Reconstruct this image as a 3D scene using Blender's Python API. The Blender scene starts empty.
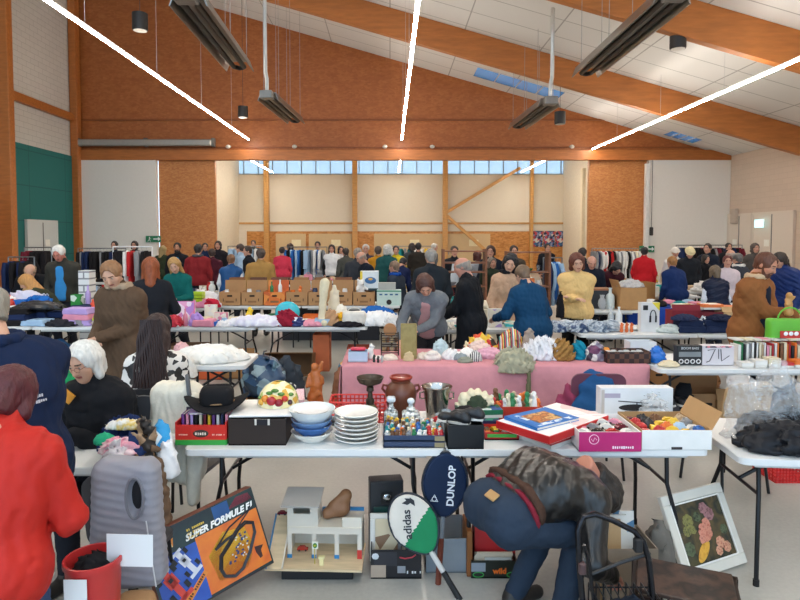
import bpy, math, random
import numpy as np
from mathutils import Vector, Matrix, Euler
PI = math.pi
R = math.radians
SC = bpy.context.scene
COL = SC.collection
rnd = random.Random(7)

# ------------------------------------------------------------------ camera
F = 600.0; H = 1.92; PITCH = R(2.6)
VPX, PPY = 390.0, 264.25
cam_d = bpy.data.cameras.new('camera'); cam = bpy.data.objects.new('camera', cam_d); COL.objects.link(cam)
cam_d.sensor_width = 36; cam_d.lens = 36 * F / 800; cam_d.clip_end = 200; cam_d.clip_start = .05
cam_d.shift_x = (400 - VPX) / 800; cam_d.shift_y = -(300 - PPY) / 800
cam.location = (0, 0, H); cam.rotation_euler = (PI / 2 - PITCH, 0, 0)
SC.camera = cam

def ray(px, py):
    u = (px - VPX) / F; v = (PPY - py) / F; c, s = math.cos(PITCH), math.sin(PITCH)
    return Vector((u, c + v * s, -s + v * c))
def at(px, py, Y):
    d = ray(px, py); return Vector((0, 0, H)) + d * (Y / d.y)
def onz(px, py, z):
    d = ray(px, py); t = (z - H) / d.z; return Vector((0, 0, H)) + d * t
def AX(px, Y): return (px - VPX) / F * Y

# ------------------------------------------------------------------ materials
def lin(c):
    if isinstance(c, str):
        c = c.lstrip('#'); c = [int(c[i:i + 2], 16) / 255 for i in (0, 2, 4)]
    return tuple((x / 12.92 if x <= .04045 else ((x + .055) / 1.055) ** 2.4) for x in c) + (1.0,)
_M = {}
def newmat(name):
    m = bpy.data.materials.new(name); m.use_nodes = True
    nt = m.node_tree; b = nt.nodes['Principled BSDF']
    return m, nt, b
def lk(nt, a, b): nt.links.new(a, b)
def M(c, rough=.6, metal=0, kind='plain', scale=1.0, bump=None, var=.12, alpha=1, trans=0, spec=.5):
    """plain | cloth | knit | hair | wood | leather | card : a procedural material of one colour"""
    if isinstance(c, bpy.types.Material): return c
    key = (c, rough, metal, kind, scale, bump, var, alpha, trans, spec)
    if key in _M: return _M[key]
    m, nt, b = newmat(kind + '_' + str(c).strip('#')); _M[key] = m
    b.inputs['Roughness'].default_value = rough; b.inputs['Metallic'].default_value = metal
    b.inputs['Specular IOR Level'].default_value = spec
    if trans: b.inputs['Transmission Weight'].default_value = trans; b.inputs['IOR'].default_value = 1.4
    if alpha < 1: b.inputs['Alpha'].default_value = alpha
    col = lin(c)
    N = nt.nodes
    tc = N.new('ShaderNodeTexCoord'); src = tc.outputs['Object']
    nz = N.new('ShaderNodeTexNoise'); nz.inputs['Detail'].default_value = 3
    mp = N.new('ShaderNodeMapping'); lk(nt, src, mp.inputs['Vector']); lk(nt, mp.outputs[0], nz.inputs['Vector'])
    ns = {'plain': 9, 'cloth': 14, 'knit': 25, 'hair': 60, 'wood': 6, 'leather': 20, 'card': 12}[kind] * scale
    nz.inputs['Scale'].default_value = ns
    if kind == 'hair': mp.inputs['Scale'].default_value = (1, 1, .12)
    if kind == 'wood': mp.inputs['Scale'].default_value = (1, 6, 6)
    mix = N.new('ShaderNodeMix'); mix.data_type = 'RGBA'
    v = {'hair': .45, 'wood': .35, 'leather': .2}.get(kind, var)
    mix.inputs[6].default_value = tuple(x * (1 - v) for x in col[:3]) + (1,)
    mix.inputs[7].default_value = tuple(min(1, x * (1 + v)) for x in col[:3]) + (1,)
    lk(nt, nz.outputs[0], mix.inputs[0]); lk(nt, mix.outputs[2], b.inputs['Base Color'])
    bs = bump if bump is not None else {'plain': 0, 'cloth': .35, 'knit': .6, 'hair': .7, 'wood': .1, 'leather': .35, 'card': .08}[kind]
    if bs:
        bp = N.new('ShaderNodeBump'); bp.inputs['Strength'].default_value = bs; bp.inputs['Distance'].default_value = .012
        lk(nt, nz.outputs[0], bp.inputs['Height']); lk(nt, bp.outputs[0], b.inputs['Normal'])
    if kind in ('cloth', 'knit'): b.inputs['Specular IOR Level'].default_value = .2
    return m
def cloth(c, **k): return M(c, rough=.9, kind='cloth', **k)
def knit(c, **k): return M(c, rough=.95, kind='knit', **k)
def hairm(c): return M(c, rough=.55, kind='hair')
def card(c='#a87a4e', **k): return M(c, rough=.8, kind='card', **k)
def metal(c='#8a8d90', rough=.35): return M(c, rough=rough, metal=1)
def wood(c='#8a5a30', **k): return M(c, rough=.5, kind='wood', **k)
def plastic(c, rough=.35): return M(c, rough=rough)
def printm(cols, scale=20, kind='cell', rough=.5, stretch=(1, 1, 1)):
    """a printed or woven pattern of several colours in object space"""
    key = ('print', tuple(cols), scale, kind, rough, stretch)
    if key in _M: return _M[key]
    m, nt, b = newmat('print'); _M[key] = m; N = nt.nodes
    b.inputs['Roughness'].default_value = rough
    tc = N.new('ShaderNodeTexCoord'); mp = N.new('ShaderNodeMapping'); lk(nt, tc.outputs['Object'], mp.inputs['Vector'])
    mp.inputs['Scale'].default_value = stretch
    if kind == 'cell':
        t = N.new('ShaderNodeTexVoronoi'); t.inputs['Scale'].default_value = scale
        lk(nt, mp.outputs[0], t.inputs['Vector'])
        sp = N.new('ShaderNodeSeparateColor'); lk(nt, t.outputs['Color'], sp.inputs[0]); out = sp.outputs[0]
    elif kind == 'stripe':
        t = N.new('ShaderNodeTexWave'); t.inputs['Scale'].default_value = scale; t.wave_profile = 'SAW'
        lk(nt, mp.outputs[0], t.inputs['Vector']); out = t.outputs['Fac']; t.inputs['Distortion'].default_value = .6
    elif kind == 'check':
        t = N.new('ShaderNodeTexChecker'); t.inputs['Scale'].default_value = scale
        lk(nt, mp.outputs[0], t.inputs['Vector']); out = t.outputs['Fac']
    else:
        t = N.new('ShaderNodeTexNoise'); t.inputs['Scale'].default_value = scale; t.inputs['Detail'].default_value = 4
        lk(nt, mp.outputs[0], t.inputs['Vector'])
        mr = N.new('ShaderNodeMapRange'); mr.inputs[1].default_value = .3; mr.inputs[2].default_value = .7
        lk(nt, t.outputs[0], mr.inputs[0]); out = mr.outputs[0]
    cr = N.new('ShaderNodeValToRGB'); cr.color_ramp.interpolation = 'CONSTANT' if kind != 'soft' else 'LINEAR'
    n = len(cols); el = cr.color_ramp.elements
    while len(el) < n: el.new(.5)
    for i, c in enumerate(cols): el[i].position = i / n if kind != 'soft' else i / max(1, n - 1); el[i].color = lin(c)
    lk(nt, out, cr.inputs[0]); lk(nt, cr.outputs[0], b.inputs['Base Color'])
    return m
def emit(c, s):
    key = ('emit', c, s)
    if key in _M: return _M[key]
    m, nt, b = newmat('lamp'); _M[key] = m
    b.inputs['Base Color'].default_value = lin(c); b.inputs['Emission Color'].default_value = lin(c); b.inputs['Emission Strength'].default_value = s
    return m
def clear(c='#ffffff', rough=.05, a=.35):
    key = ('clear', c, rough, a)
    if key in _M: return _M[key]
    m, nt, b = newmat('clear'); _M[key] = m
    b.inputs['Base Color'].default_value = lin(c); b.inputs['Roughness'].default_value = rough
    b.inputs['Alpha'].default_value = a; b.inputs['Specular IOR Level'].default_value = .9
    if rough >= .08:
        v = nt.nodes.new('ShaderNodeTexVoronoi'); v.inputs['Scale'].default_value = 26; bp = nt.nodes.new('ShaderNodeBump'); bp.inputs['Strength'].default_value = .8; bp.inputs['Distance'].default_value = .02
        lk(nt, nt.nodes.new('ShaderNodeTexCoord').outputs['Object'], v.inputs['Vector']); lk(nt, v.outputs['Distance'], bp.inputs['Height']); lk(nt, bp.outputs[0], b.inputs['Normal'])
    return m

# ------------------------------------------------------------------ mesh builder
I4 = Matrix.Identity(4)
def TR(x=0, y=0, z=0, rx=0, ry=0, rz=0, s=1):
    m = Matrix.Translation((x, y, z)) @ Euler((R(rx), R(ry), R(rz))).to_matrix().to_4x4()
    return m @ Matrix.Diagonal((s, s, s, 1)) if not isinstance(s, tuple) else m @ Matrix.Diagonal(s + (1,))
class MB:
    def __init__(self): self.v = []; self.f = []; self.m = []
    def add(self, vs, fs, mi=0, X=None):
        o = len(self.v)
        if X is not None: vs = [X @ Vector(p) for p in vs]
        self.v.extend(tuple(p) for p in vs); self.f.extend(tuple(i + o for i in f) for f in fs); self.m.extend([mi] * len(fs)); return self
    def box(self, c, s, mi=0, X=None, b=0, taper=1):
        hx, hy, hz = s[0] / 2, s[1] / 2, s[2] / 2; cx, cy, cz = c
        if b <= 0:
            vs = []
            for z in (-1, 1):
                t = taper if z > 0 else 1
                vs += [(cx + x * hx * t, cy + y * hy * t, cz + z * hz) for x, y in ((-1, -1), (1, -1), (1, 1), (-1, 1))]
            return self.add(vs, [(0, 3, 2, 1), (4, 5, 6, 7), (0, 1, 5, 4), (1, 2, 6, 5), (2, 3, 7, 6), (3, 0, 4, 7)], mi, X)
        b = min(b, hx * .9, hy * .9, hz * .9)
        vs = []; idx = {}
        for x in (-1, 1):
            for y in (-1, 1):
                for z in (-1, 1):
                    for a in range(3):
                        e = [b, b, b]; e[a] = 0
                        idx[(x, y, z, a)] = len(vs)
                        t = taper if z > 0 else 1
                        vs.append((cx + x * (hx - e[0]) * t, cy + y * (hy - e[1]) * t, cz + z * (hz - e[2])))
        fs = []
        for a in range(3):
            u, w = [(1, 2), (2, 0), (0, 1)][a]
            for sgn in (-1, 1):
                q = []
                for su, sw in ((-1, -1), (1, -1), (1, 1), (-1, 1)):
                    k = [0, 0, 0]; k[a] = sgn; k[u] = su; k[w] = sw; q.append(idx[(k[0], k[1], k[2], a)])
                fs.append(tuple(q if sgn > 0 else q[::-1]))
            for su in (-1, 1):
                for sw in (-1, 1):
                    k0 = [0, 0, 0]; k1 = [0, 0, 0]; k0[a] = -1; k1[a] = 1; k0[u] = k1[u] = su; k0[w] = k1[w] = sw
                    q = [idx[(*k0, u)], idx[(*k1, u)], idx[(*k1, w)], idx[(*k0, w)]]
                    fs.append(tuple(q if su * sw > 0 else q[::-1]))
        for x in (-1, 1):
            for y in (-1, 1):
                for z in (-1, 1):
                    q = [idx[(x, y, z, 0)], idx[(x, y, z, 1)], idx[(x, y, z, 2)]]
                    fs.append(tuple(q if x * y * z > 0 else q[::-1]))
        return self.add(vs, fs, mi, X)
    def cyl(self, p0, p1, r0, r1=None, n=12, mi=0, X=None, caps=True):
        r1 = r0 if r1 is None else r1
        p0 = Vector(p0); p1 = Vector(p1); d = (p1 - p0).normalized()
        a = d.orthogonal().normalized(); b = d.cross(a)
        vs = []
        for p, r in ((p0, r0), (p1, r1)):
            vs += [p + (a * math.cos(t) + b * math.sin(t)) * r for t in [2 * PI * i / n for i in range(n)]]
        fs = [(i, (i + 1) % n, n + (i + 1) % n, n + i) for i in range(n)]
        if caps: fs += [tuple(range(n))[::-1], tuple(range(n, 2 * n))]
        return self.add(vs, fs, mi, X)
    def tube(self, pts, r, n=8, mi=0, X=None, closed=False):
        pts = [Vector(p) for p in pts]; N = len(pts); vs = []; prev = None
        rr = r if isinstance(r, (list, tuple)) else [r] * N
        for i, p in enumerate(pts):
            if closed: d = pts[(i + 1) % N] - pts[i - 1]
            else: d = pts[min(i + 1, N - 1)] - pts[max(i - 1, 0)]
            d.normalize()
            a = d.orthogonal().normalized() if prev is None else (prev - d * prev.dot(d)).normalized()
            prev = a; b = d.cross(a)
            vs += [p + (a * math.cos(t) + b * math.sin(t)) * rr[i] for t in [2 * PI * k / n for k in range(n)]]
        fs = []
        for i in range(N if closed else N - 1):
            j = (i + 1) % N
            fs += [(i * n + k, i * n + (k + 1) % n, j * n + (k + 1) % n, j * n + k) for k in range(n)]
        if not closed: fs += [tuple(range(n))[::-1], tuple(range((N - 1) * n, N * n))]
        return self.add(vs, fs, mi, X)
    def lathe(self, prof, n=20, mi=0, X=None, c=(0, 0), sy=1):
        vs = []; fs = []
        for r, z in prof: vs += [(c[0] + r * math.cos(2 * PI * i / n), c[1] + sy * r * math.sin(2 * PI * i / n), z) for i in range(n)]
        for k in range(len(prof) - 1):
            fs += [(k * n + i, k * n + (i + 1) % n, (k + 1) * n + (i + 1) % n, (k + 1) * n + i) for i in range(n)]
        if prof[0][0] > 1e-5: fs.append(tuple(range(n))[::-1])
        if prof[-1][0] > 1e-5: fs.append(tuple(range((len(prof) - 1) * n, len(prof) * n)))
        return self.add(vs, fs, mi, X)
    def prism(self, pts, z0, z1, mi=0, X=None):
        n = len(pts); vs = [(x, y, z0) for x, y in pts] + [(x, y, z1) for x, y in pts]
        a = sum(pts[i][0] * pts[(i + 1) % n][1] - pts[(i + 1) % n][0] * pts[i][1] for i in range(n))
        fs = [tuple(range(n))[::-1], tuple(range(n, 2 * n))] + [(i, (i + 1) % n, n + (i + 1) % n, n + i) for i in range(n)]
        if a < 0: fs = [f[::-1] for f in fs]
        return self.add(vs, fs, mi, X)
    def ball(self, c, r, n=10, mi=0, X=None):
        if not isinstance(r, tuple): r = (r, r, r)
        m = max(4, n // 2 + 1); prof = []
        vs = []; fs = []
        vs.append((c[0], c[1], c[2] - r[2]))
        for k in range(1, m):
            t = PI * k / m
            vs += [(c[0] + r[0] * math.sin(t) * math.cos(2 * PI * i / n), c[1] + r[1] * math.sin(t) * math.sin(2 * PI * i / n), c[2] - r[2] * math.cos(t)) for i in range(n)]
        vs.append((c[0], c[1], c[2] + r[2])); L = len(vs) - 1
        fs += [(0, 1 + (i + 1) % n, 1 + i) for i in range(n)]
        for k in range(m - 2):
            b = 1 + k * n; fs += [(b + i, b + (i + 1) % n, b + n + (i + 1) % n, b + n + i) for i in range(n)]
        b = 1 + (m - 2) * n; fs += [(b + i, b + (i + 1) % n, L) for i in range(n)]
        return self.add(vs, fs, mi, X)
    def arr(self, V, Fc, mi=0, X=None, mats=None):
        o = len(self.v)
        if X is not None:
            A = np.array(X); V = V @ A[:3, :3].T + A[:3, 3]
        self.v.extend(map(tuple, V.tolist())); self.f.extend(tuple(q) for q in (Fc + o).tolist())
        self.m.extend(mats.tolist() if mats is not None else [mi] * len(Fc)); return self
    def build(self, name, mats, parent=None, sharp=38, loc=None, rz=0):
        me = bpy.data.meshes.new(name); me.from_pydata(self.v, [], self.f)
        if not isinstance(mats, (list, tuple)): mats = [mats]
        for m in mats: me.materials.append(m)
        if len(mats) > 1: me.polygons.foreach_set('material_index', self.m)
        me.polygons.foreach_set('use_smooth', [True] * len(self.f))
        me.set_sharp_from_angle(angle=R(sharp))
        o = bpy.data.objects.new(name, me); COL.objects.link(o)
        if parent is not None: o.parent = parent
        if loc is not None: o.location = loc
        if rz: o.rotation_euler.z = R(rz)
        return o
def tag(o, label=None, cat=None, group=None, kind=None):
    if label and len(label.split()) > 16: print('LONG', len(label.split()), label)
    if label: o['label'] = label
    if cat: o['category'] = cat
    if group: o['group'] = group
    if kind: o['kind'] = kind
    return o
def thing(name, label, cat, loc=(0, 0, 0), rz=0, group=None, rot=None):
    o = bpy.data.objects.new(name, None); COL.objects.link(o); o.empty_display_size = .1
    o.location = loc; o.rotation_euler = (0, 0, R(rz)) if rot is None else tuple(R(a) for a in rot)
    return tag(o, label, cat, group)
def single(mb, name, label, cat, mats, loc=(0, 0, 0), rz=0, group=None, rot=None, sharp=38):
    o = mb.build(name, mats, None, sharp); o.location = loc
    o.rotation_euler = (0, 0, R(rz)) if rot is None else tuple(R(a) for a in rot)
    return tag(o, label, cat, group)
def struct(mb, name, mats, sharp=38):
    return tag(mb.build(name, mats, None, sharp), kind='structure')
def textmesh(name, s, size, mat, parent, X, depth=.0008, align='CENTER', shear=0, bold=0):
    if s.startswith('~'):   # lettering too small to read: rows of short marks
        b = MB(); rows = s[1:].split('|'); g = random.Random(len(s))
        for k, r_ in enumerate(rows):
            w = len(r_) * size * .6; x = -w / 2 if align == 'CENTER' else 0
            for ch in r_:
                if ch != ' ': b.box((x + size * .3, -k * size * 1.25 + g.uniform(-.03, .03) * size, 0), (size * g.uniform(.25, .5), size * g.uniform(.5, .75), depth * 2))
                x += size * .6
        o = b.build(name, mat, parent); o.matrix_local = X; return o
    cu = bpy.data.curves.new('t', 'FONT'); cu.body = s; cu.size = size; cu.extrude = depth; cu.align_x = align; cu.align_y = 'CENTER'
    cu.shear = shear; cu.offset = bold; cu.resolution_u = 3
    o = bpy.data.objects.new('t', cu); COL.objects.link(o)
    dg = bpy.context.evaluated_depsgraph_get(); me = bpy.data.meshes.new_from_object(o.evaluated_get(dg))
    bpy.data.objects.remove(o); bpy.data.curves.remove(cu)
    me.materials.clear(); me.materials.append(mat)
    ob = bpy.data.objects.new(name, me); COL.objects.link(ob); ob.parent = parent; ob.matrix_local = X
    return ob

# ------------------------------------------------------------------ implicit surfaces
def snet(f, lo, hi, h):
    lo = np.array(lo, float) - h * 1.5; hi = np.array(hi, float) + h * 1.5
    n = np.maximum(4, np.ceil((hi - lo) / h).astype(int) + 1)
    ax = [lo[i] + h * np.arange(n[i]) for i in range(3)]
    X, Y, Z = np.meshgrid(*ax, indexing='ij')
    D = f(X, Y, Z).astype(np.float32); D[np.abs(D) < 1e-7] = 1e-7
    for s in ((0, slice(None), slice(None)), (-1, slice(None), slice(None)), (slice(None), 0, slice(None)), (slice(None), -1, slice(None)), (slice(None), slice(None), 0), (slice(None), slice(None), -1)): D[s] = np.maximum(D[s], 1e-3)
    S = D < 0
    c = np.zeros(tuple(n - 1), int)
    for i in (0, 1):
        for j in (0, 1):
            for k in (0, 1): c += S[i:n[0] - 1 + i, j:n[1] - 1 + j, k:n[2] - 1 + k]
    mask = (c > 0) & (c < 8); I = np.argwhere(mask)
    if len(I) == 0: return np.zeros((0, 3)), np.zeros((0, 4), int)
    ID = -np.ones(tuple(n - 1), int); ID[mask] = np.arange(len(I))
    acc = np.zeros((len(I), 3)); cnt = np.zeros(len(I))
    for a in range(3):
        o1, o2 = [(1, 2), (0, 2), (0, 1)][a]
        for u in (0, 1):
            for w in (0, 1):
                p = I.copy(); p[:, o1] += u; p[:, o2] += w; q = p.copy(); q[:, a] += 1
                d0 = D[p[:, 0], p[:, 1], p[:, 2]]; d1 = D[q[:, 0], q[:, 1], q[:, 2]]
                x = (d0 < 0) != (d1 < 0); t = np.where(x, d0 / np.where(d0 == d1, 1, d0 - d1), 0)
                P = p.astype(float); P[:, a] += t; acc[x] += P[x]; cnt[x] += 1
    V = lo + h * acc / cnt[:, None]
    Fs = []
    for a in range(3):
        o1, o2 = [(1, 2), (2, 0), (0, 1)][a]
        sl0 = [slice(1, -1)] * 3; sl1 = [slice(1, -1)] * 3
        sl0[a] = slice(0, -1); sl1[a] = slice(1, None)
        e = S[tuple(sl0)] != S[tuple(sl1)]
        E = np.argwhere(e); 
        if len(E) == 0: continue
        off = np.array([1, 1, 1]); off[a] = 0; E = E + off
        def cell(du, dw):
            q = E.copy(); q[:, o1] -= du; q[:, o2] -= dw; return ID[q[:, 0], q[:, 1], q[:, 2]]
        quad = np.stack([cell(1, 1), cell(0, 1), cell(0, 0), cell(1, 0)], 1)
        ins = S[E[:, 0], E[:, 1], E[:, 2]]
        quad[~ins] = quad[~ins][:, ::-1]; Fs.append(quad)
    return V, np.concatenate(Fs)
def smin(a, b, k):
    h = np.maximum(k - np.abs(a - b), 0) / k
    return np.minimum(a, b) - h * h * k * .25
def d_cap(X, Y, Z, a, b, ra, rb):
    ba = np.array(b, float) - np.array(a, float); L2 = float(ba @ ba) + 1e-9
    t = np.clip(((X - a[0]) * ba[0] + (Y - a[1]) * ba[1] + (Z - a[2]) * ba[2]) / L2, 0, 1)
    return np.sqrt((X - a[0] - t * ba[0]) ** 2 + (Y - a[1] - t * ba[1]) ** 2 + (Z - a[2] - t * ba[2]) ** 2) - (ra + (rb - ra) * t)
def d_ell(X, Y, Z, c, r):
    return (np.sqrt(((X - c[0]) / r[0]) ** 2 + ((Y - c[1]) / r[1]) ** 2 + ((Z - c[2]) / r[2]) ** 2) - 1) * min(r)
def d_box(X, Y, Z, c, h, r=0):
    q = [np.abs(A - c[i]) - (h[i] - r) for i, A in enumerate((X, Y, Z))]
    return np.sqrt(sum(np.maximum(a, 0) ** 2 for a in q)) + np.minimum(np.maximum(np.maximum(q[0], q[1]), q[2]), 0) - r
def wob(X, Y, Z, fr, seed, st=(1, 1, 1), ridge=False):
    g = np.random.RandomState(seed); o = 0
    for i in range(4):
        k = g.normal(size=3); k = k / np.linalg.norm(k) * fr * (1 + .6 * i) * np.array(st); ph = g.rand() * 6.3
        w = .6 * np.sin(X * k[1] * .7 + Y * k[2] * .7 + Z * k[0] * .7 + ph * 2)
        s = np.sin(X * k[0] + Y * k[1] + Z * k[2] + ph + w)
        o = o + (1 - 2 * np.abs(s) if ridge else s) / (1 + .5 * i)
    return o / 2.2
def sdfmesh(prims, h, k=.04, fold=0, fr=25, seed=1, st=(1, 1, .6), clip=None, ridge=False):
    """prims: (a, b, ra, rb); clip: list of (normal, offset) keeping n.p < offset"""
    A = np.array([[*p[0]] for p in prims]); B = np.array([[*p[1]] for p in prims]); r = np.array([max(p[2], p[3]) for p in prims])[:, None] + fold
    lo = np.minimum((A - r).min(0), (B - r).min(0)); hi = np.maximum((A + r).max(0), (B + r).max(0))
    def f(X, Y, Z):
        d = None
        for p in prims:
            e = d_cap(X, Y, Z, *p[:4]); d = e if d is None else smin(d, e, p[4] if len(p) > 4 else k)
        if fold: d = d + fold * wob(X, Y, Z, fr, seed, st, ridge)
        if clip:
            for n, o in clip: d = np.maximum(d, X * n[0] + Y * n[1] + Z * n[2] - o)
        return d
    return snet(f, lo, hi, h)
# ------------------------------------------------------------------ people
def head_f(X, Y, Z):
    ax = np.abs(X)
    d = d_ell(X, Y, Z, (0, -.012, .028), (.076, .096, .088))
    d = smin(d, d_cap(X, Y, Z, (0, .03, -.015), (0, .046, -.088), .056, .03), .035)
    d = smin(d, d_cap(ax, Y, Z, (.036, .045, -.018), (.02, .05, -.075), .03, .024), .03)
    d = smin(d, d_cap(ax, Y, Z, (.012, .076, .036), (.04, .066, .034), .011, .009), .02)
    d = np.maximum(d, -(np.sqrt((ax - .031) ** 2 + (Y - .099) ** 2 + ((Z - .014) * 1.2) ** 2) - .02))
    d = smin(d, d_cap(X, Y, Z, (0, .083, .018), (0, .104, -.022), .008, .012), .012)
    d = smin(d, d_cap(ax, Y, Z, (.008, .096, -.024), (.012, .09, -.025), .007, .006), .006)
    d = smin(d, d_cap(ax, Y, Z, (0, .086, -.05), (.018, .078, -.052), .007, .004), .008)
    d = smin(d, d_ell(ax, Y, Z, (.077, -.008, .002), (.010, .02, .032)), .006)
    d = smin(d, d_cap(X, Y, Z, (0, -.02, -.05), (0, -.045, -.2), .052, .058), .03)
    return d
HV, HF = snet(head_f, (-.1, -.12, -.2), (.1, .13, .13), .0075)
_fc = HV[HF].mean(1)
HM = np.zeros(len(HF), int)
HM[(np.abs(_fc[:, 0]) < .022) & (_fc[:, 1] > .075) & (_fc[:, 2] > -.059) & (_fc[:, 2] < -.044)] = 1
HM[(np.abs(np.abs(_fc[:, 0]) - .03) < .019) & (_fc[:, 1] > .06) & (_fc[:, 2] > .031) & (_fc[:, 2] < .042)] = 2
def hand_mesh(curl):
    pr = [((-.018, .01, 0), (-.024, .075, 0), .016, .015), ((.018, .01, 0), (.026, .075, 0), .018, .014), ((0, .0, 0), (0, .08, 0), .018, .015), ((0, -.03, 0), (0, .02, 0), .022, .02)]
    for x, L, r in ((-.031, .022, .0075), (-.011, .028, .0085), (.010, .030, .009), (.031, .026, .0085)):
        p = Vector((x, .078, 0)); a = curl * .3
        for s in (1.35, .9, .75):
            q = p + Vector((x * .12, math.cos(a), -math.sin(a))) * L * s
            pr.append((tuple(p), tuple(q), r, r * .92, .006)); p = q; a += curl
    p = Vector((.026, .015, -.004)); d = Vector((.75, .62, -.25)).normalized()
    for L, bend in ((.034, 0), (.028, .5), (.022, .8)):
        dd = (d + Vector((-.5, .4, -.3)) * bend * max(.3, curl)).normalized(); q = p + dd * L
        pr.append((tuple(p), tuple(q), .011, .009, .008)); p = q
    return sdfmesh(pr, .0058, .012)
HANDS = {'relaxed': hand_mesh(.45), 'grip': hand_mesh(1.05)}
SKIN = {}
def skinset(c):
    if c not in SKIN:
        SKIN[c] = [M(c, .55, var=.05), M('#9a4f48', .5, var=.05), M('#4a3424', .8), M('#a89c92', .25, var=.02), M('#2a2018', .2)]
    return SKIN[c]
def hair_fn(style):
    def f(X, Y, Z):
        ax = np.abs(X)
        t = .013 if style in ('short', 'sides', 'crew') else .018
        if style == 'crew': t = .008
        d = d_ell(X, Y, Z, (0, -.016, .034), (.077 + t, .093 + t, .085 + t))
        nape = -.055
        if style in ('short', 'sides', 'crew'):
            d = smin(d, d_cap(X, Y, Z, (0, -.05, .0), (0, -.055, -.045), .055, .05), .02)
            d = np.maximum(d, -(Z + .065))
        if style == 'bob':
            d = smin(d, d_cap(ax, Y, Z, (.07, -.01, .02), (.075, .0, -.08), .035, .03), .03)
            d = smin(d, d_cap(X, Y, Z, (0, -.06, .0), (0, -.07, -.09), .07, .06), .03); d = np.maximum(d, -(Z + .115))
        if style in ('long', 'ponytail', 'verylong'):
            L = {'long': -.2, 'verylong': -.36, 'ponytail': -.05}[style]
            d = smin(d, d_cap(ax, Y, Z, (.066, -.02, .02), (.078, -.02, L), .035, .03), .03)
            d = smin(d, d_cap(X, Y, Z, (0, -.06, .0), (0, -.09, L), .07, .065), .03)
            if style == 'verylong': d = smin(d, d_cap(ax, Y, Z, (.05, -.08, -.05), (.05, -.11, L - .05), .05, .035), .03)
            if style == 'ponytail': d = smin(d, d_cap(X, Y, Z, (0, -.115, .04), (0, -.15, -.19), .032, .018), .015)
        if style == 'bun':
            d = smin(d, d_ell(X, Y, Z, (0, -.11, .07), (.04, .04, .04)), .01); d = np.maximum(d, -(Z + .06))
        if style == 'curly':
            d = smin(d, d_cap(ax, Y, Z, (.06, -.02, .03), (.07, -.02, -.07), .045, .045), .03)
            d = smin(d, d_cap(X, Y, Z, (0, -.06, .03), (0, -.06, -.08), .08, .06), .03)
            d = d + .007 * wob(X, Y, Z, 110, 4)
        else: d = d + .003 * wob(X, Y, Z, 150, 9, (1, 1, .18)) + .005 * wob(X, Y, Z, 55, 5, (1, 1, .35), True)
        if style == 'sides':
            d = np.maximum(d, -d_ell(X, Y, Z, (0, .01, .12), (.072, .125, .1)))
            d = np.maximum(d, Z - .05)
        fz = .052 if style in ('short', 'crew', 'sides', 'bun') else .04
        cut = d_ell(ax, Y, Z, (0, .105, -.03 + fz), (.064, .075, .088))
        d = np.maximum(d, -cut)
        if style in ('short', 'crew', 'sides'):
            d = np.maximum(d, -np.maximum(np.maximum(Z - .0, -(Y + .03)), -(.05 - 1)))
        return d
    zl = {'long': -.26, 'verylong': -.48, 'ponytail': -.24, 'curly': -.15, 'bob': -.16}.get(style, -.12)
    return snet(f, (-.15, -.2, zl), (.15, .14, .17), .0085 if style != 'verylong' else .01)
_HC = {}
def hairdata(style):
    if style not in _HC: _HC[style] = hair_fn(style)
    return _HC[style]
def beard_data():
    if 'beard' not in _HC:
        def f(X, Y, Z):
            ax = np.abs(X)
            d = d_cap(ax, Y, Z, (.062, .015, -.01), (.03, .05, -.085), .016, .03)
            d = smin(d, d_cap(X, Y, Z, (0, .06, -.085), (0, .055, -.11), .032, .024), .02)
            d = smin(d, d_cap(ax, Y, Z, (0, .094, -.037), (.03, .075, -.055), .008, .012), .008)
            d = np.maximum(d, -d_ell(X, Y, Z, (0, .1, -.052), (.017, .03, .006)))
            return d + .003 * wob(X, Y, Z, 120, 3)
        _HC['beard'] = snet(f, (-.1, -.02, -.15), (.1, .13, .02), .008)
    return _HC['beard']
def ik(a, t, l1, l2, pole):
    a = Vector(a); t = Vector(t); d = t - a; D = d.length; mx = (l1 + l2) * .995
    if D > mx: d = d * (mx / D); D = mx; t = a + d
    D = max(D, abs(l1 - l2) + .02)
    u = d.normalized(); x = (l1 * l1 - l2 * l2 + D * D) / (2 * D); hgt = math.sqrt(max(0, l1 * l1 - x * x))
    p = Vector(pole); p = p - u * p.dot(u); p = p.normalized() if p.length > 1e-4 else u.orthogonal().normalized()
    return a + u * x + p * hgt, t
PEOPLE = []
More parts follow.
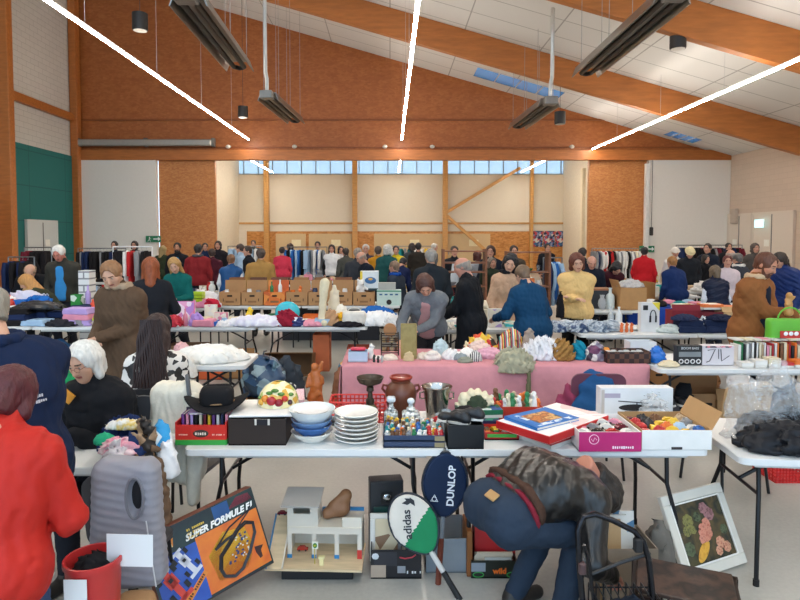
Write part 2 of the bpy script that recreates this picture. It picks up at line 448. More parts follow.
def person(label, X, Y, face, h=1.7, top='#333333', topkind='jacket', pants='#2a3040', hair='#4a3626', style='short', skin='#c99a80',
           lean=6, hl=None, hr=None, head=(0, 0), sit=False, wide=1.0, female=False, coat=0, hood=None, beard=False, near=False, z0=0.0,
           topmat=None, collar=None, shirt=None, glasses=False, vest=None, crouch=0, hat=None, detail=True, grip=False, bow=None, hipx=0, puff=0.0, group=None, build=True, knees=None, twist=0, feet=None, nohem=False, hx=None):
    """face: degrees, 0 = facing away along +Y, 90 = facing -X (left), 180 = towards the viewer, 270 = right"""
    s = h / 1.72; far = not near
    root = thing('person', label, 'person', (X, Y, z0), face, group)
    L = R(lean); Lu = R(bow if bow is not None else lean * 1.25)
    hip = (.55 if sit else .92 * s - crouch)
    P0 = Vector((0, hipx, hip)); d1 = Vector((0, math.sin(L), math.cos(L))); d2 = Vector((0, math.sin(Lu), math.cos(Lu)))
    Pw = P0 + d1 * .15 * s; Pc = Pw + d1 * .14 * s; Pu = Pc + d2 * .14 * s; Nb = Pu + d2 * .1 * s
    tw = Matrix.Rotation(R(twist), 3, 'Z'); RX = tw @ Vector((1, 0, 0))
    w = wide * (.93 if female else 1.0); sw = (.165 if female else .185) * s * wide
    Sh = {sd: Pu + d2 * .012 * s + RX * sw * sd for sd in (-1, 1)}
    pitch, yaw = head; hp = R(pitch) ; 
    ha = Lu * .5 + hp
    hd = Vector((0, math.sin(ha * .8), math.cos(ha * .8)))
    Hc = Nb + hd * .165 * s
    HMt = Matrix.Translation(Hc) @ (Matrix.Rotation(-ha, 4, 'X') @ Matrix.Rotation(R(yaw), 4, 'Z')) @ Matrix.Diagonal((s, s, s, 1)) @ Matrix.Translation((0, .02, 0))
    arms = {}
    for sd, tgt in ((-1, hl), (1, hr)):
        S = Sh[sd]
        if tgt is None: tgt = (S.x + .05 * sd, S.y + .06, S.z - .52 * s)
        e, wr = ik(S, tgt, .29 * s, .26 * s, (.5 * sd, -.7, -.5)); arms[sd] = (S, e, wr)
    legs = {}
    for sd in (-1, 1):
        Hp = P0 + Vector((.09 * w * sd, 0, -.03))
        if sit: ft = Vector((.12 * sd, .42, .08)); pole = (0, .3, 1)
        elif feet: ft = Vector(feet[0 if sd < 0 else 1]); pole = (0, 1, 0)
        else: ft = Vector((.10 * sd, -.02 + .05 * sd, .08)); pole = (0, 1, 0)
        k, an = ik(Hp, ft, .44 * s, .42 * s, pole); legs[sd] = (Hp, k, an)
    def torso(g, low=True, shw=1.0):
        pr = []
        def c(p, hw, r, rr=None): pr.append((tuple(p - RX * hw * w * s), tuple(p + RX * hw * w * s), r * s * (.5 + .5 * wide) + g, r * s * (.5 + .5 * wide) + g, .07))
        if low: c(P0, .085 if female else .075, .115)
        c(Pw, .06, .10); c(Pc, .085, .113); c(Pu, .095, .09)
        pr.append((tuple(Sh[-1]), tuple(Sh[1]), .058 * s + g * .7, .058 * s + g * .7, .07))
        pr.append((tuple(Pu), tuple(Nb), .08 * s + g, .058 * s + g * .6, .05))
        if female: 
            fw = tw @ Vector((0, math.cos(L), -math.sin(L)))
            for q in (-1, 1): pr.append((tuple(Pc + d1 * .03 + RX * .07 * q + fw * .065), tuple(Pc + d1 * .05 + RX * .065 * q + fw * .06), .058 * s + g * .7, .05 * s + g * .7, .05))
        return pr
    def armp(sd, g, cut=1.0):
        S, e, wr = arms[sd]; wv = e + (wr - e) * cut
        return [(tuple(S), tuple(e), .052 * s + g, .042 * s + g, .022), (tuple(e), tuple(wv), .042 * s + g, .029 * s + g * .8, .018)]
    def legp(sd, g, cut=1.0):
        a, k, an = legs[sd]; ac = k + (an - k) * cut
        return [(tuple(a), tuple(k), .088 * s * w + g, .058 * s + g, .04), (tuple(k), tuple(ac), .057 * s + g, .042 * s + g * .9, .03)]
    B = MB()
    V, Fc = sdfmesh(torso(-.012) + armp(-1, -.006) + armp(1, -.006) + legp(-1, -.008) + legp(1, -.008), .024, .03)
    B.arr(V, Fc)
    B.arr(HV, HF, X=HMt, mats=HM)
    if detail:
        for sd in (-1, 1):
            B.ball((.031 * sd, .077, .014), (.0125, .0105, .0065), 8, 3, HMt); B.ball((.031 * sd, .083, .013), (.0065, .0055, .006), 6, 4, HMt)
    for sd in (-1, 1):
        S, e, wr = arms[sd]; y = (wr - e).normalized()
        inward = Vector((-sd, 0, .0)); zz = Vector((0, 0, 1)) if abs(y.z) < .75 else Vector((sd, 0, 0)); x = y.cross(zz).normalized(); z = x.cross(y)
        tx = -sd  # thumb towards the middle
        m = Matrix(((x.x * tx, y.x, z.x, wr.x), (x.y * tx, y.y, z.y, wr.y), (x.z * tx, y.z, z.z, wr.z), (0, 0, 0, 1))) @ Matrix.Diagonal((s, s, s, 1)) if True else None
        hv, hf = HANDS['grip' if grip else 'relaxed']
        B.arr(hv, hf if tx > 0 else hf[:, ::-1], X=m)
    B.build('body', skinset(skin), root, 80)
    seed = len(PEOPLE) + 3; PEOPLE.append(root)
    hres = .011 if near else .016
    # upper garment
    g = {'jacket': .026, 'sweater': .016, 'coat': .03, 'puffer': .045, 'vest': .03, 'shirt': .012}[topkind] + puff
    hem = -.05 if coat == 0 else coat
    pr = torso(g, not nohem)
    if topkind not in ('sweater', 'shirt'): pr.append((tuple(Nb - d2 * .03), tuple(Nb + hd * (hx or .05)), .07, .064 if not hx else .075, .03))
    dn = Vector((0, 0, -1))
    pr2 = [(tuple(P0 - RX * .08 * w), tuple(P0 + RX * .08 * w), .118 * s + g, .118 * s + g, .06)] 
    if nohem: pr2 = []
    if coat:
        Q = P0 + Vector((0, .03 if not sit else .1, -coat * s))
        for q in (-1, 1): pr2.append((tuple(P0 + RX * .07 * q), tuple(Q + RX * .10 * q), .115 * s + g, .125 * s + g, .06))
    if hood:
        pr2.append((tuple(Nb - d2 * .02 + Vector((-.05, -.075, .0))), tuple(Nb - d2 * .02 + Vector((.05, -.075, .0))), .052, .052, .03))
        pr2.append((tuple(Nb + Vector((-.085, -.03, .01))), tuple(Nb + Vector((-.04, .05, -.03))), .028, .022, .02)); pr2.append((tuple(Nb + Vector((.085, -.03, .01))), tuple(Nb + Vector((.04, .05, -.03))), .028, .022, .02))
    fo = {'jacket': .0085, 'sweater': .008, 'coat': .0085, 'puffer': .009, 'vest': .009, 'shirt': .005}[topkind]
    st = (.7, .7, 1.4) if topkind in ('puffer', 'vest') else (1, 1, .6)
    hz = hip - (coat * s if coat else (.10 * s if not sit else .06))
    clip = [((0, 0, -1), -hz)] if lean < 45 else None
    am = [] if topkind == 'vest' else armp(-1, g * .75, .97) + armp(1, g * .75, .97)
    tm = topmat or {'sweater': knit(top), 'shirt': cloth(top), 'vest': M(top, .45, kind='cloth', bump=.15), 'puffer': M(top, .45, kind='cloth', bump=.15), 'jacket': cloth(top), 'coat': cloth(top)}[topkind]
    nm = {'jacket': 'jacket', 'sweater': 'sweater', 'coat': 'coat', 'puffer': 'padded_jacket', 'vest': 'padded_vest', 'shirt': 'shirt'}[topkind]
    V, Fc = sdfmesh(pr + pr2 + am, hres, .04, fo, 42 if near else 34, seed, st, clip, ridge=near)
    jk = MB().arr(V, Fc).build(nm, tm, root, 80)
    if topkind == 'vest':
        V, Fc = sdfmesh(torso(.008, False) + armp(-1, .012, .97) + armp(1, .012, .97), hres, .04, .004, 34, seed)
        MB().arr(V, Fc).build('shirt', knit(vest or '#dddddd'), root, 80)
    if collar:
        c = MB(); n0 = Nb + d2 * .03 + Vector((0, .01, 0))
        V, Fc = sdfmesh([(tuple(n0 + Vector((.095 * math.cos(a) , .085 * math.sin(a) - .015, .0 + .0 * math.sin(a)))), tuple(n0 + Vector((.095 * math.cos(b), .085 * math.sin(b) - .015, 0))), .03, .03) for a, b in [(R(110 + 40 * i), R(150 + 40 * i)) for i in range(8)]], .011, .02, .007, 90, seed)
        c.arr(V, Fc).build('collar', knit(collar), root, 80)
    if shirt:
        fw = Vector((0, math.cos(L), -math.sin(L)))
        V, Fc = sdfmesh([(tuple(P0 + fw * (.06 + g) * s + RX * q), tuple(Pu + fw * (.045 + g) * s + RX * q * .5), .09, .066) for q in (-.035, .035)], .011, .03, 0, 60, seed)
        MB().arr(V, Fc).build('shirt_front', cloth(shirt), root, 80)
    # trousers
    V, Fc = sdfmesh([(tuple(P0 - RX * .075 * w), tuple(P0 + RX * .075 * w), .118 * s, .118 * s, .06)] + legp(-1, .014) + legp(1, .014), hres, .03, .005, 40, seed + 1, (1, 1, .8), None, ridge=near)
    MB().arr(V, Fc).build('trousers', cloth(pants), root, 80)
    for sd in (-1, 1):
        an = legs[sd][2]
        b = MB(); V, Fc = sdfmesh([((an.x, an.y - .03, an.z - .035), (an.x * 1.1, an.y + .15, an.z - .045), .045, .035), ((an.x, an.y, an.z), (an.x, an.y, an.z - .03), .05, .045)], .014, .03, clip=[((0, 0, -1), -(an.z - .08))])
        b.arr(V, Fc).build('shoe', M('#26221f', .5, kind='leather'), root, 80)
    if style != 'bald':
        hv, hf = hairdata(style); MB().arr(hv, hf, X=HMt).build('hair', hairm(hair), root, 80)
    if beard:
        hv, hf = beard_data(); MB().arr(hv, hf, X=HMt).build('beard', hairm(hair), root, 80)
    if glasses:
        gl = MB()
        for sd in (-1, 1):
            gl.tube([(sd * .031 + .02 * math.cos(t), .104, .012 + .016 * math.sin(t)) for t in [2 * PI * i / 12 for i in range(12)]], .0015, 5, X=HMt, closed=True)
            gl.tube([(sd * .05, .104, .015), (sd * .075, .04, .018), (sd * .08, -.01, .012)], .0015, 5, X=HMt)
        gl.tube([(-.011, .105, .014), (.011, .105, .014)], .0015, 5, X=HMt); gl.build('glasses', metal('#8a5a50'), root)
    if hat:
        hm = MB()
        def f(X, Y, Z): return np.maximum(d_ell(X, Y, Z, (0, -.016, .04), (.105, .122, .115)) + .002 * wob(X, Y, Z, 90, 3), -(Z - .035 + Y * .25))
        V, Fc = snet(f, (-.13, -.16, -.02), (.13, .13, .17), .011); hm.arr(V, Fc, X=HMt)
        hm.tube([(.1 * math.cos(t), -.014 + .117 * math.sin(t), .048 - .03 * math.sin(t)) for t in [2 * PI * i / 20 for i in range(20)]], .016, 6, X=HMt, closed=True)
        hm.build('woolly_hat', knit(hat), root, 80)
    root['_j'] = 1; del root['_j']
    return root, dict(Nb=Nb, Pu=Pu, Pc=Pc, P0=P0, arms=arms, head=HMt, Pw=Pw)
# ------------------------------------------------------------------ the hall
XL, XR, YB, YF = -13.0, 14.0, 25.0, -7.0
SL = .285; CEI = 5.25 + XR * SL     # ceiling plane z = CEI - SL*x
def cz(x): return CEI - SL * x
def floor_mat():
    m, nt, b = newmat('resin_floor'); N = nt.nodes
    tc = N.new('ShaderNodeTexCoord'); n1 = N.new('ShaderNodeTexNoise'); n1.inputs['Scale'].default_value = .9; n1.inputs['Detail'].default_value = 6
    n2 = N.new('ShaderNodeTexNoise'); n2.inputs['Scale'].default_value = 40; n2.inputs['Detail'].default_value = 3
    lk(nt, tc.outputs['Object'], n1.inputs['Vector']); lk(nt, tc.outputs['Object'], n2.inputs['Vector'])
    cr = N.new('ShaderNodeValToRGB'); e = cr.color_ramp.elements; e[0].position = .3; e[0].color = lin('#9c9a94'); e[1].position = .7; e[1].color = lin('#bcbab2')
    mx = N.new('ShaderNodeMix'); mx.data_type = 'FLOAT'; mx.inputs[0].default_value = .25
    lk(nt, n1.outputs[0], mx.inputs[2]); lk(nt, n2.outputs[0], mx.inputs[3]); lk(nt, mx.outputs[0], cr.inputs[0]); lk(nt, cr.outputs[0], b.inputs['Base Color'])
    b.inputs['Roughness'].default_value = .32
    return m
def osb_mat(c1, c2, c3, sc=1.0, rough=.5):
    m, nt, b = newmat('strand_board'); N = nt.nodes
    tc = N.new('ShaderNodeTexCoord'); mp = N.new('ShaderNodeMapping'); lk(nt, tc.outputs['Object'], mp.inputs['Vector'])
    mp.inputs['Scale'].default_value = (sc, sc, sc * 2.2)
    v = N.new('ShaderNodeTexVoronoi'); v.inputs['Scale'].default_value = 5; lk(nt, mp.outputs[0], v.inputs['Vector'])
    n = N.new('ShaderNodeTexNoise'); n.inputs['Scale'].default_value = 1.2; n.inputs['Detail'].default_value = 8; lk(nt, mp.outputs[0], n.inputs['Vector'])
    s = N.new('ShaderNodeSeparateColor'); lk(nt, v.outputs['Color'], s.inputs[0])
    mx = N.new('ShaderNodeMix'); mx.data_type = 'FLOAT'; mx.inputs[0].default_value = .55; lk(nt, s.outputs[0], mx.inputs[2]); lk(nt, n.outputs[0], mx.inputs[3])
    cr = N.new('ShaderNodeValToRGB'); e = cr.color_ramp.elements; e.new(.5)
    for i, (p, c) in enumerate(((.2, c1), (.5, c2), (.8, c3))): e[i].position = p; e[i].color = lin(c)
    lk(nt, mx.outputs[0], cr.inputs[0]); lk(nt, cr.outputs[0], b.inputs['Base Color']); b.inputs['Roughness'].default_value = rough
    return m
def grid_mat(name, base, line, w, h, axes=(0, 1), lw=.012, off=.5, rough=.7, bump=.0):
    """tiles / blocks with thin joints, in object space"""
    m, nt, b = newmat(name); N = nt.nodes
    tc = N.new('ShaderNodeTexCoord'); sp = N.new('ShaderNodeSeparateXYZ'); lk(nt, tc.outputs['Object'], sp.inputs[0])
    cb = N.new('ShaderNodeCombineXYZ'); lk(nt, sp.outputs[axes[0]], cb.inputs[0]); lk(nt, sp.outputs[axes[1]], cb.inputs[1])
    br = N.new('ShaderNodeTexBrick'); lk(nt, cb.outputs[0], br.inputs['Vector']); br.offset = off; br.inputs['Scale'].default_value = 1
    br.inputs['Brick Width'].default_value = w; br.inputs['Row Height'].default_value = h; br.inputs['Mortar Size'].default_value = lw
    a = lin(base); br.inputs['Color1'].default_value = a; br.inputs['Color2'].default_value = tuple(x * .96 for x in a[:3]) + (1,); br.inputs['Mortar'].default_value = lin(line)
    lk(nt, br.outputs['Color'], b.inputs['Base Color']); b.inputs['Roughness'].default_value = rough
    return m
OSB = osb_mat('#9a5524', '#a65f2b', '#b16b35', 1.6); OSB2 = osb_mat('#b0702c', '#c98a44', '#daa05c', 1.6)
OSBR = osb_mat('#b06c38', '#bf7c44', '#cc8e54', 2.6)
GLU = M('#b26a30', .45, kind='wood', scale=.35); GLU2 = M('#c89654', .45, kind='wood', scale=.5)
WHITEW = M('#e8e2d8', .75, var=.03); PANEL = M('#d6d0c4', .7, var=.03)
struct(MB().box(((XL + XR) / 2, 14, -.05), (XR - XL + 4, 46, .1)), 'floor', floor_mat())
# ceiling: acoustic tiles on the slope, two skylights cut in
CT = grid_mat('acoustic_tile', '#dcdad6', '#a8a6a2', 2.4, 1.2, lw=.02, off=0, rough=.9)
def roof(x0, x1, y0, y1, mb, t=.12):
    vs = [(x, y, cz(x) + dz) for dz in (0, t) for x, y in ((x0, y0), (x1, y0), (x1, y1), (x0, y1))]
    mb.add(vs, [(0, 3, 2, 1)[::1], (4, 5, 6, 7), (0, 1, 5, 4), (1, 2, 6, 5), (2, 3, 7, 6), (3, 0, 4, 7)])
sky = [(3.3, 6.6, 22.9, 24.1), (11.1, 12.3, 23.8, 24.6)]
ce = MB(); xs = [XL - .3, 2.9, 4.95, 9.9, 10.8, XR + .3]
roof(XL - .3, 3.3, YF, YB + .2, ce); roof(6.6, 11.1, YF, YB + .2, ce); roof(12.3, XR + .3, YF, YB + .2, ce)
for x0, x1, y0, y1 in sky: roof(x0, x1, YF, y0, ce); roof(x0, x1, y1, YB + .2, ce)
struct(ce, 'ceiling', CT)
GLASSB = clear('#4aa4e8', .07, .75)
for i, (x0, x1, y0, y1) in enumerate(sky):
    g = MB(); roof(x0, x1, y0, y1, g, .02); w = struct(g, 'window_%d' % (i + 1), GLASSB)
    fr = MB()
    for t in range(1, 4):
        x = x0 + (x1 - x0) * t / 4; fr.box((x, (y0 + y1) / 2, cz(x) - .01), (.04, y1 - y0, .03))
    fr.build('window_frame', M('#c8ccd0', .5), w)
# gable above the opening
gb = MB()
zo = 5.12
xo0, xo1 = AX(216, YB), AX(588, YB)
gb.add([(x, y, z) for y in (YB, YB + .25) for x, z in ((XL, zo), (XR, zo), (XR, cz(XR)), (XL, cz(XL)))], [(0, 1, 2, 3), (7, 6, 5, 4), (0, 4, 5, 1), (1, 5, 6, 2), (2, 6, 7, 3), (3, 7, 4, 0)])
struct(gb, 'wall_gable', OSB)
tb = MB().box(((XL + XR) / 2, YB - .12, 5.28), (XR - XL, .26, .42), b=.02); struct(tb, 'trim_1', GLU)
struct(MB().box(((XL + XR) / 2, YB - .03, 6.75), (XR - XL, .06, .07)), 'trim_2', M('#8c4c1c', .5))
struct(MB().box(((XL + XR) / 2, YB - .02, 5.62), (XR - XL, .05, .05)), 'trim_3', M('#8c4c1c', .5))
# below the beam: boards and folding partitions either side
struct(MB().box(((AX(160, YB) + xo0) / 2, YB + .1, zo / 2), (xo0 - AX(160, YB), .2, zo)), 'wall_back_left', OSBR)
struct(MB().box(((xo1 + AX(645, YB)) / 2, YB + .1, zo / 2), (AX(645, YB) - xo1, .2, zo)), 'wall_back_right', OSBR)
struct(MB().box(((XL + AX(160, YB)) / 2 + .1, YB - .1, 2.72), (AX(160, YB) - XL - .25, .25, 5.4), b=.02), 'wall_partition_left', WHITEW)
struct(MB().box(((XR + AX(645, YB)) / 2, YB - .1, 2.55), (XR - AX(645, YB), .25, 5.1), b=.02), 'wall_partition_right', WHITEW)
struct(MB().box((AX(643, YB), YB - .25, 2.45), (.16, .16, 4.95)), 'trim_4', M('#e2e0da', .5))
# the bay behind
Y2 = 32.5
pan = grid_mat('cream_panel', '#e0d8c4', '#b8ad94', 4.4, 2.4, (0, 2), .03, 0)
struct(MB().box(((xo0 + xo1) / 2, Y2 + .1, 3.75), (xo1 - xo0 + 8, .2, 3.05)), 'wall_bay_upper', M('#e4dcc8', .7, var=.03))
struct(MB().box(((xo0 + xo1) / 2, Y2 + .12, 1.35), (xo1 - xo0 + 8, .2, 2.7)), 'wall_bay_lower', OSB2)
for i, (a, b_) in enumerate(((113 + 118, 247), (276, 306), (309, 352), (374, 444), (446, 490))):
    x0, x1 = AX(a, Y2), AX(b_, Y2)
    d = MB().box(((x0 + x1) / 2, Y2 - .03, 1.05), (x1 - x0, .08, 2.1 if i else 2.5), b=.01); o = struct(d, 'door_%d' % (i + 1), M('#d3b98c' if i else '#e8e0d0', .6, var=.04))
    if i:
        MB().box((x1 - .12 if i % 2 else x0 + .12, Y2 - .1, 1.05), (.04, .05, .16), b=.01).build('door_handle', metal(), o)
        MB().box(((x0 + x1) / 2 + .3, Y2 - .075, 1.6), (.5, .01, .35)).build('notice', M('#efe6c0', .8), o)
struct(MB().box(((xo0 + xo1) / 2, Y2 + .05, 2.66), (xo1 - xo0 + 8, .2, .1)), 'trim_5', GLU2)
win = MB(); wf = MB(); z0, z1 = 5.3, 6.35
win.box(((xo0 + xo1) / 2, Y2 + .2, (z0 + z1) / 2), (xo1 - xo0 + 6, .02, z1 - z0)); w = struct(win, 'window_3', clear('#a8d4ee', .15, .45))
x = xo0 - 3
while x < xo1 + 3: wf.box((x, Y2 + .15, (z0 + z1) / 2), (.05, .08, z1 - z0)); x += .78
wf.box(((xo0 + xo1) / 2, Y2 + .12, z0), (xo1 - xo0 + 6, .12, .08)); wf.build('window_frame', M('#8aa0ac', .5), w)
for k, px in enumerate((267, 355, 445, 531)): struct(MB().box((AX(px, Y2 - .3), Y2 - .3, 3.2), (.26 if k != 3 else .16, .3, 6.4), b=.01), 'trim_%d' % (6 + k), GLU2)
br = MB()
def bar(mb, p, q, w, d): 
    p, q = Vector(p), Vector(q); v = (q - p); X = Matrix.Translation((p + q) / 2) @ v.to_track_quat('Z', 'Y').to_matrix().to_4x4(); mb.box((0, 0, 0), (w, d, v.length), X=X)
bar(br, at(447, 212, Y2 - .35), at(520, 168, Y2 - .35), .22, .16); struct(br, 'trim_10', GLU2)
br = MB(); bar(br, at(447, 216, Y2 - .35), at(485, 250, Y2 - .35), .2, .16); struct(br, 'trim_11', GLU2)
struct(MB().box((xo0 - 1, (YB + Y2) / 2 + .2, 3.2), (.2, Y2 - YB - .2, 6.4)), 'wall_bay_left', M('#e0d8c4', .7))
struct(MB().box((xo1 + 1.2, (YB + Y2) / 2 + .2, 3.2), (.2, Y2 - YB - .2, 6.4)), 'wall_bay_right', M('#e0d8c4', .7))
struct(MB().box(((xo0 + xo1) / 2, (YB + Y2) / 2 + .2, 6.45), (xo1 - xo0 + 8, Y2 - YB, .15)), 'ceiling_bay', M('#b0854f', .7, kind='wood'))
struct(MB().box((AX(584, 29), 29, 2.6), (.35, .3, 5.2), b=.01), 'trim_12', M('#e6dcc0', .6))
# side walls
BR = grid_mat('painted_block', '#d8d4cc', '#b8b4ac', .5, .2, (1, 2), .008)
struct(MB().box((XL - .1, (YF + YB) / 2, 6.4), (.2, YB - YF, 12.8)), 'wall_left', BR)
struct(MB().box((XR + .1, (YF + YB) / 2, 2.62), (.2, YB - YF, 5.25)), 'wall_right', grid_mat('painted_block2', '#cdb9a6', '#bba592', .5, .2, (1, 2), .004))
tl = grid_mat('teal_panel', '#1f6f6b', '#185a58', 2.4, 1.25, (1, 2), .02, 0)
struct(MB().box((XL + .04, 22.6, 2.6), (.08, 4.6, 5.2)), 'trim_13', tl)
struct(MB().box((XL + .05, 10, 1.6), (.1, 18.5, 3.2)), 'trim_14', M('#9a5424', .5, kind='wood', scale=.5))
r_ = MB(); bar(r_, (XL + .12, 20.2, 6.75), (XL + .12, 24.9, 6.75), .16, .3); struct(r_, 'trim_15', GLU)
struct(MB().box((XL + .18, YB - .3, 6.4), (.3, .35, 12.8), b=.02), 'trim_16', GLU)
def dbl_door(n, wx, y0, y1, h, sgn, c):
    d = MB().box((wx + sgn * .05, (y0 + y1) / 2, h / 2), (.08, y1 - y0, h)); o = struct(d, 'door_%d' % n, M(c, .5, var=.03))
    MB().box((wx + sgn * .1, (y0 + y1) / 2, h / 2), (.02, .03, h)).build('door_gap', M('#777370', .7), o)
    f = MB().box((wx + sgn * .06, y0 - .04, h / 2), (.1, .08, h)).box((wx + sgn * .06, y1 + .04, h / 2), (.1, .08, h)).box((wx + sgn * .06, (y0 + y1) / 2, h + .05), (.1, y1 - y0 + .16, .1)); f.build('door_frame', M(c, .4, var=.03), o)
    MB().box((wx + sgn * .11, (y0 + y1) / 2 + .25, 1.7), (.01, .3, .25)).build('notice', M('#f0ede4', .8), o)
    MB().box((wx + sgn * .13, (y0 + y1) / 2 - .1, 1.05), (.05, .05, .25), b=.01).build('door_handle', M('#333333', .4), o)
dbl_door(6, XL + .09, 21.3, 23.1, 2.45, 1, '#cfd2cf')
dbl_door(7, XR, 20.8, 23.0, 2.75, -1, '#d8cbbc')
dbl_door(8, XR, 23.2, 24.7, 2.75, -1, '#d8cbbc')
# glulam rafters and their columns
for i, y in enumerate((8.2, 13.9, 19.6)):
    r = MB(); h_ = .88; x0, x1 = XL, XR
    vs = [(x, yy, cz(x) - dz) for yy in (y - .11, y + .11) for x, dz in ((x0, h_), (x1, h_), (x1, 0.01), (x0, 0.01))]
    r.add(vs, [(0, 1, 2, 3), (7, 6, 5, 4), (0, 4, 5, 1), (1, 5, 6, 2), (2, 6, 7, 3), (3, 7, 4, 0)])
    struct(r, 'trim_%d' % (17 + i), M('#b26c32', .5, kind='wood', scale=.3))
for i, y in enumerate((19.6,)):
    struct(MB().box((XL + .4, y, 6.3), (.75, .3, 12.6), b=.02), 'trim_20', GLU)
    struct(MB().box((XR - .2, y, 2.2), (.4, .25, 4.5), b=.02), 'trim_21', GLU)
# lamps: continuous LED lines, heaters, downlights
LED = emit('#fff6ea', 75)
def ledline(name, label, x, z, y0, y1, group='ceiling light lines'):
    t = thing(name, label, 'ceiling light', (x, y0, z), 0, group)
    MB().box((0, (y1 - y0) / 2, .035), (.03, y1 - y0, .05)).build('housing', M('#e8e8e8', .4), t)
    MB().box((0, (y1 - y0) / 2, -.005), (.07, y1 - y0, .03), b=.01).build('diffuser', LED, t)
    y = 14.0 if y0 < YB else 1
    while y < y1 - y0: MB().cyl((0, y, .06), (0, y, cz(x) - z - .03 if y0 < YB else .95), .004, n=5).build('suspension_wire', M('#bbbbbb', .4), t); y += 3.5
    y = 14.6 if y0 < YB else 2
    while y < y1 - y0: MB().box((0, y, .0), (.085, .06, .07)).build('joint', M('#e0e0e0', .4), t); y += 4.2
ledline('light_line', 'long white light line running from top left towards the gable wall', -5.75, 5.88, -6, 24.6)
ledline('light_line', 'long white light line hanging down the middle of the hall', .47, 5.88, -6, 24.6)
ledline('light_line', 'long white light line slanting in from the upper right', 8.25, 5.5, -6, 24.6)
ledline('light_line', 'short light line behind the beam above the left boards', -6.15, 5.3, 25.9, 31.5, 'bay light lines')
ledline('light_line', 'short light line behind the beam in the middle', .45, 5.3, 25.9, 31.5, 'bay light lines')
ledline('light_line', 'short light line behind the beam near the right boards', 6.85, 5.3, 25.9, 31.5, 'bay light lines')
def heater(label, p, q, pipe=None):
    p, q = Vector(p), Vector(q); d = q - p; L = d.length
    t = thing('radiant_heater', label, 'heater', p, 0, 'gas radiant heaters'); t.rotation_euler = (0, 0, math.atan2(d.y, d.x) - PI / 2)
    ho = MB(); 
    pts = [(-.3, -.12), (-.22, .1), (.22, .1), (.3, -.12), (.28, -.12), (.2, .08), (-.2, .08), (-.28, -.12)]
    vs = [(x, y, z) for y in (0, L) for x, z in pts]; n = 8
    ho.add(vs, [(i, (i + 1) % n, n + (i + 1) % n, n + i)[::-1] for i in range(n)] + [tuple(range(n)), tuple(range(n, 2 * n))[::-1]])
    ho.build('reflector', M('#9a9a98', .35, metal=1), t)
    tu = MB()
    for x in (-.11, .11): tu.cyl((x, .05, -.05), (x, L - .1, -.05), .05, n=10)
    tu.tube([(-.11, L - .1, -.05), (0, L, -.05), (.11, L - .1, -.05)], .05, 8); tu.build('tube', M('#4a4642', .5, metal=.6), t)
    MB().box((0, -.12, 0), (.35, .28, .22), b=.02).build('burner', M('#8c8a86', .4, metal=.5), t)
    for y in (L * .1, L * .5, L * .9):
        for x in (-.22, .22): MB().cyl((x, y, .09), (x, y, cz(p.x) - p.z - (.1 if p.x < 0 else .35)), .006, n=5).build('chain', M('#999999', .5), t)
    if pipe:
        pp = MB(); pp.tube([(0, -.1, .1), (0, -.12, .45), (0, -.25, .6), (0, -.25, cz(p.x) - p.z)], .055, 8); pp.build('flue', M('#c4c4c0', .4, metal=.4), t)
heater('big grey radiant heater hanging in the top left, cut by the frame', at(188, -2, 9.5), at(240, 62, 13.2))
heater('small radiant heater with white flue pipe left of the centre light', at(268, 96, 17), at(296, 122, 20.5), 1)
heater('small radiant heater with white flue pipe right of the centre light', at(549, 102, 16.5), at(517, 130, 20.0), 1)
heater('big grey radiant heater hanging in the top right, near the black downlight', at(672, -4, 9.5), at(585, 70, 13.8))
for (px, py, Y), lb in zip(((140, 22, 14.5), (243, 112, 22), (678, 40, 14), (560, 118, 20)), ('black cylinder downlight left of the big left heater', 'black cylinder downlight low before the gable wall', 'black cylinder downlight beside the big right heater', 'black cylinder downlight under the rafter, right of the small heater')):
    p = at(px, py, Y); t = thing('downlight', lb, 'ceiling light', p, 0, 'black downlights')
    MB().lathe([(.17, -.2), (.18, -.17), (.18, .2), (.05, .22)], 20).build('body', M('#1c1a1a', .5), t)
    MB().lathe([(.02, -.202), (.155, -.206)], 20).build('diffuser', M('#d8d4cc', .4), t)
    MB().cyl((0, 0, .2), (0, 0, cz(p.x) - p.z), .008, n=6).build('cable', M('#333333', .5), t)
# rolled screen and conduit on the gable wall
t = thing('projection_screen', 'long grey rolled screen housing on the gable wall above white partition', 'screen', (AX(147, 24.6), 24.6, 5.75))
MB().box((0, 0, 0), (5.4, .22, .26), b=.04).build('housing', M('#a8a49c', .4, metal=.4), t)
b_ = MB()
for x in (-2.75, -.0, 2.75): b_.box((x, .1, .02), (.12, .24, .34))
b_.build('bracket', M('#6a6660', .5), t)
for i, px in enumerate((229, 295, 385, 432, 571)):
    t = thing('floodlight', ('small round fitting on the long beam, %s' % ['left end, past the screen housing', 'above the bay windows at left', 'beside the centre light line', 'right of the centre light line', 'by the right light line'][i]), 'fitting', (AX(px, 24.6), 24.65, 5.6), 0, 'beam fittings')
    MB().ball((0, 0, 0), (.1, .08, .08), 10).build('head', M('#cfc8bc', .4), t); MB().box((0, .08, .02), (.2, .06, .05)).build('bracket', M('#7a7066', .5), t)
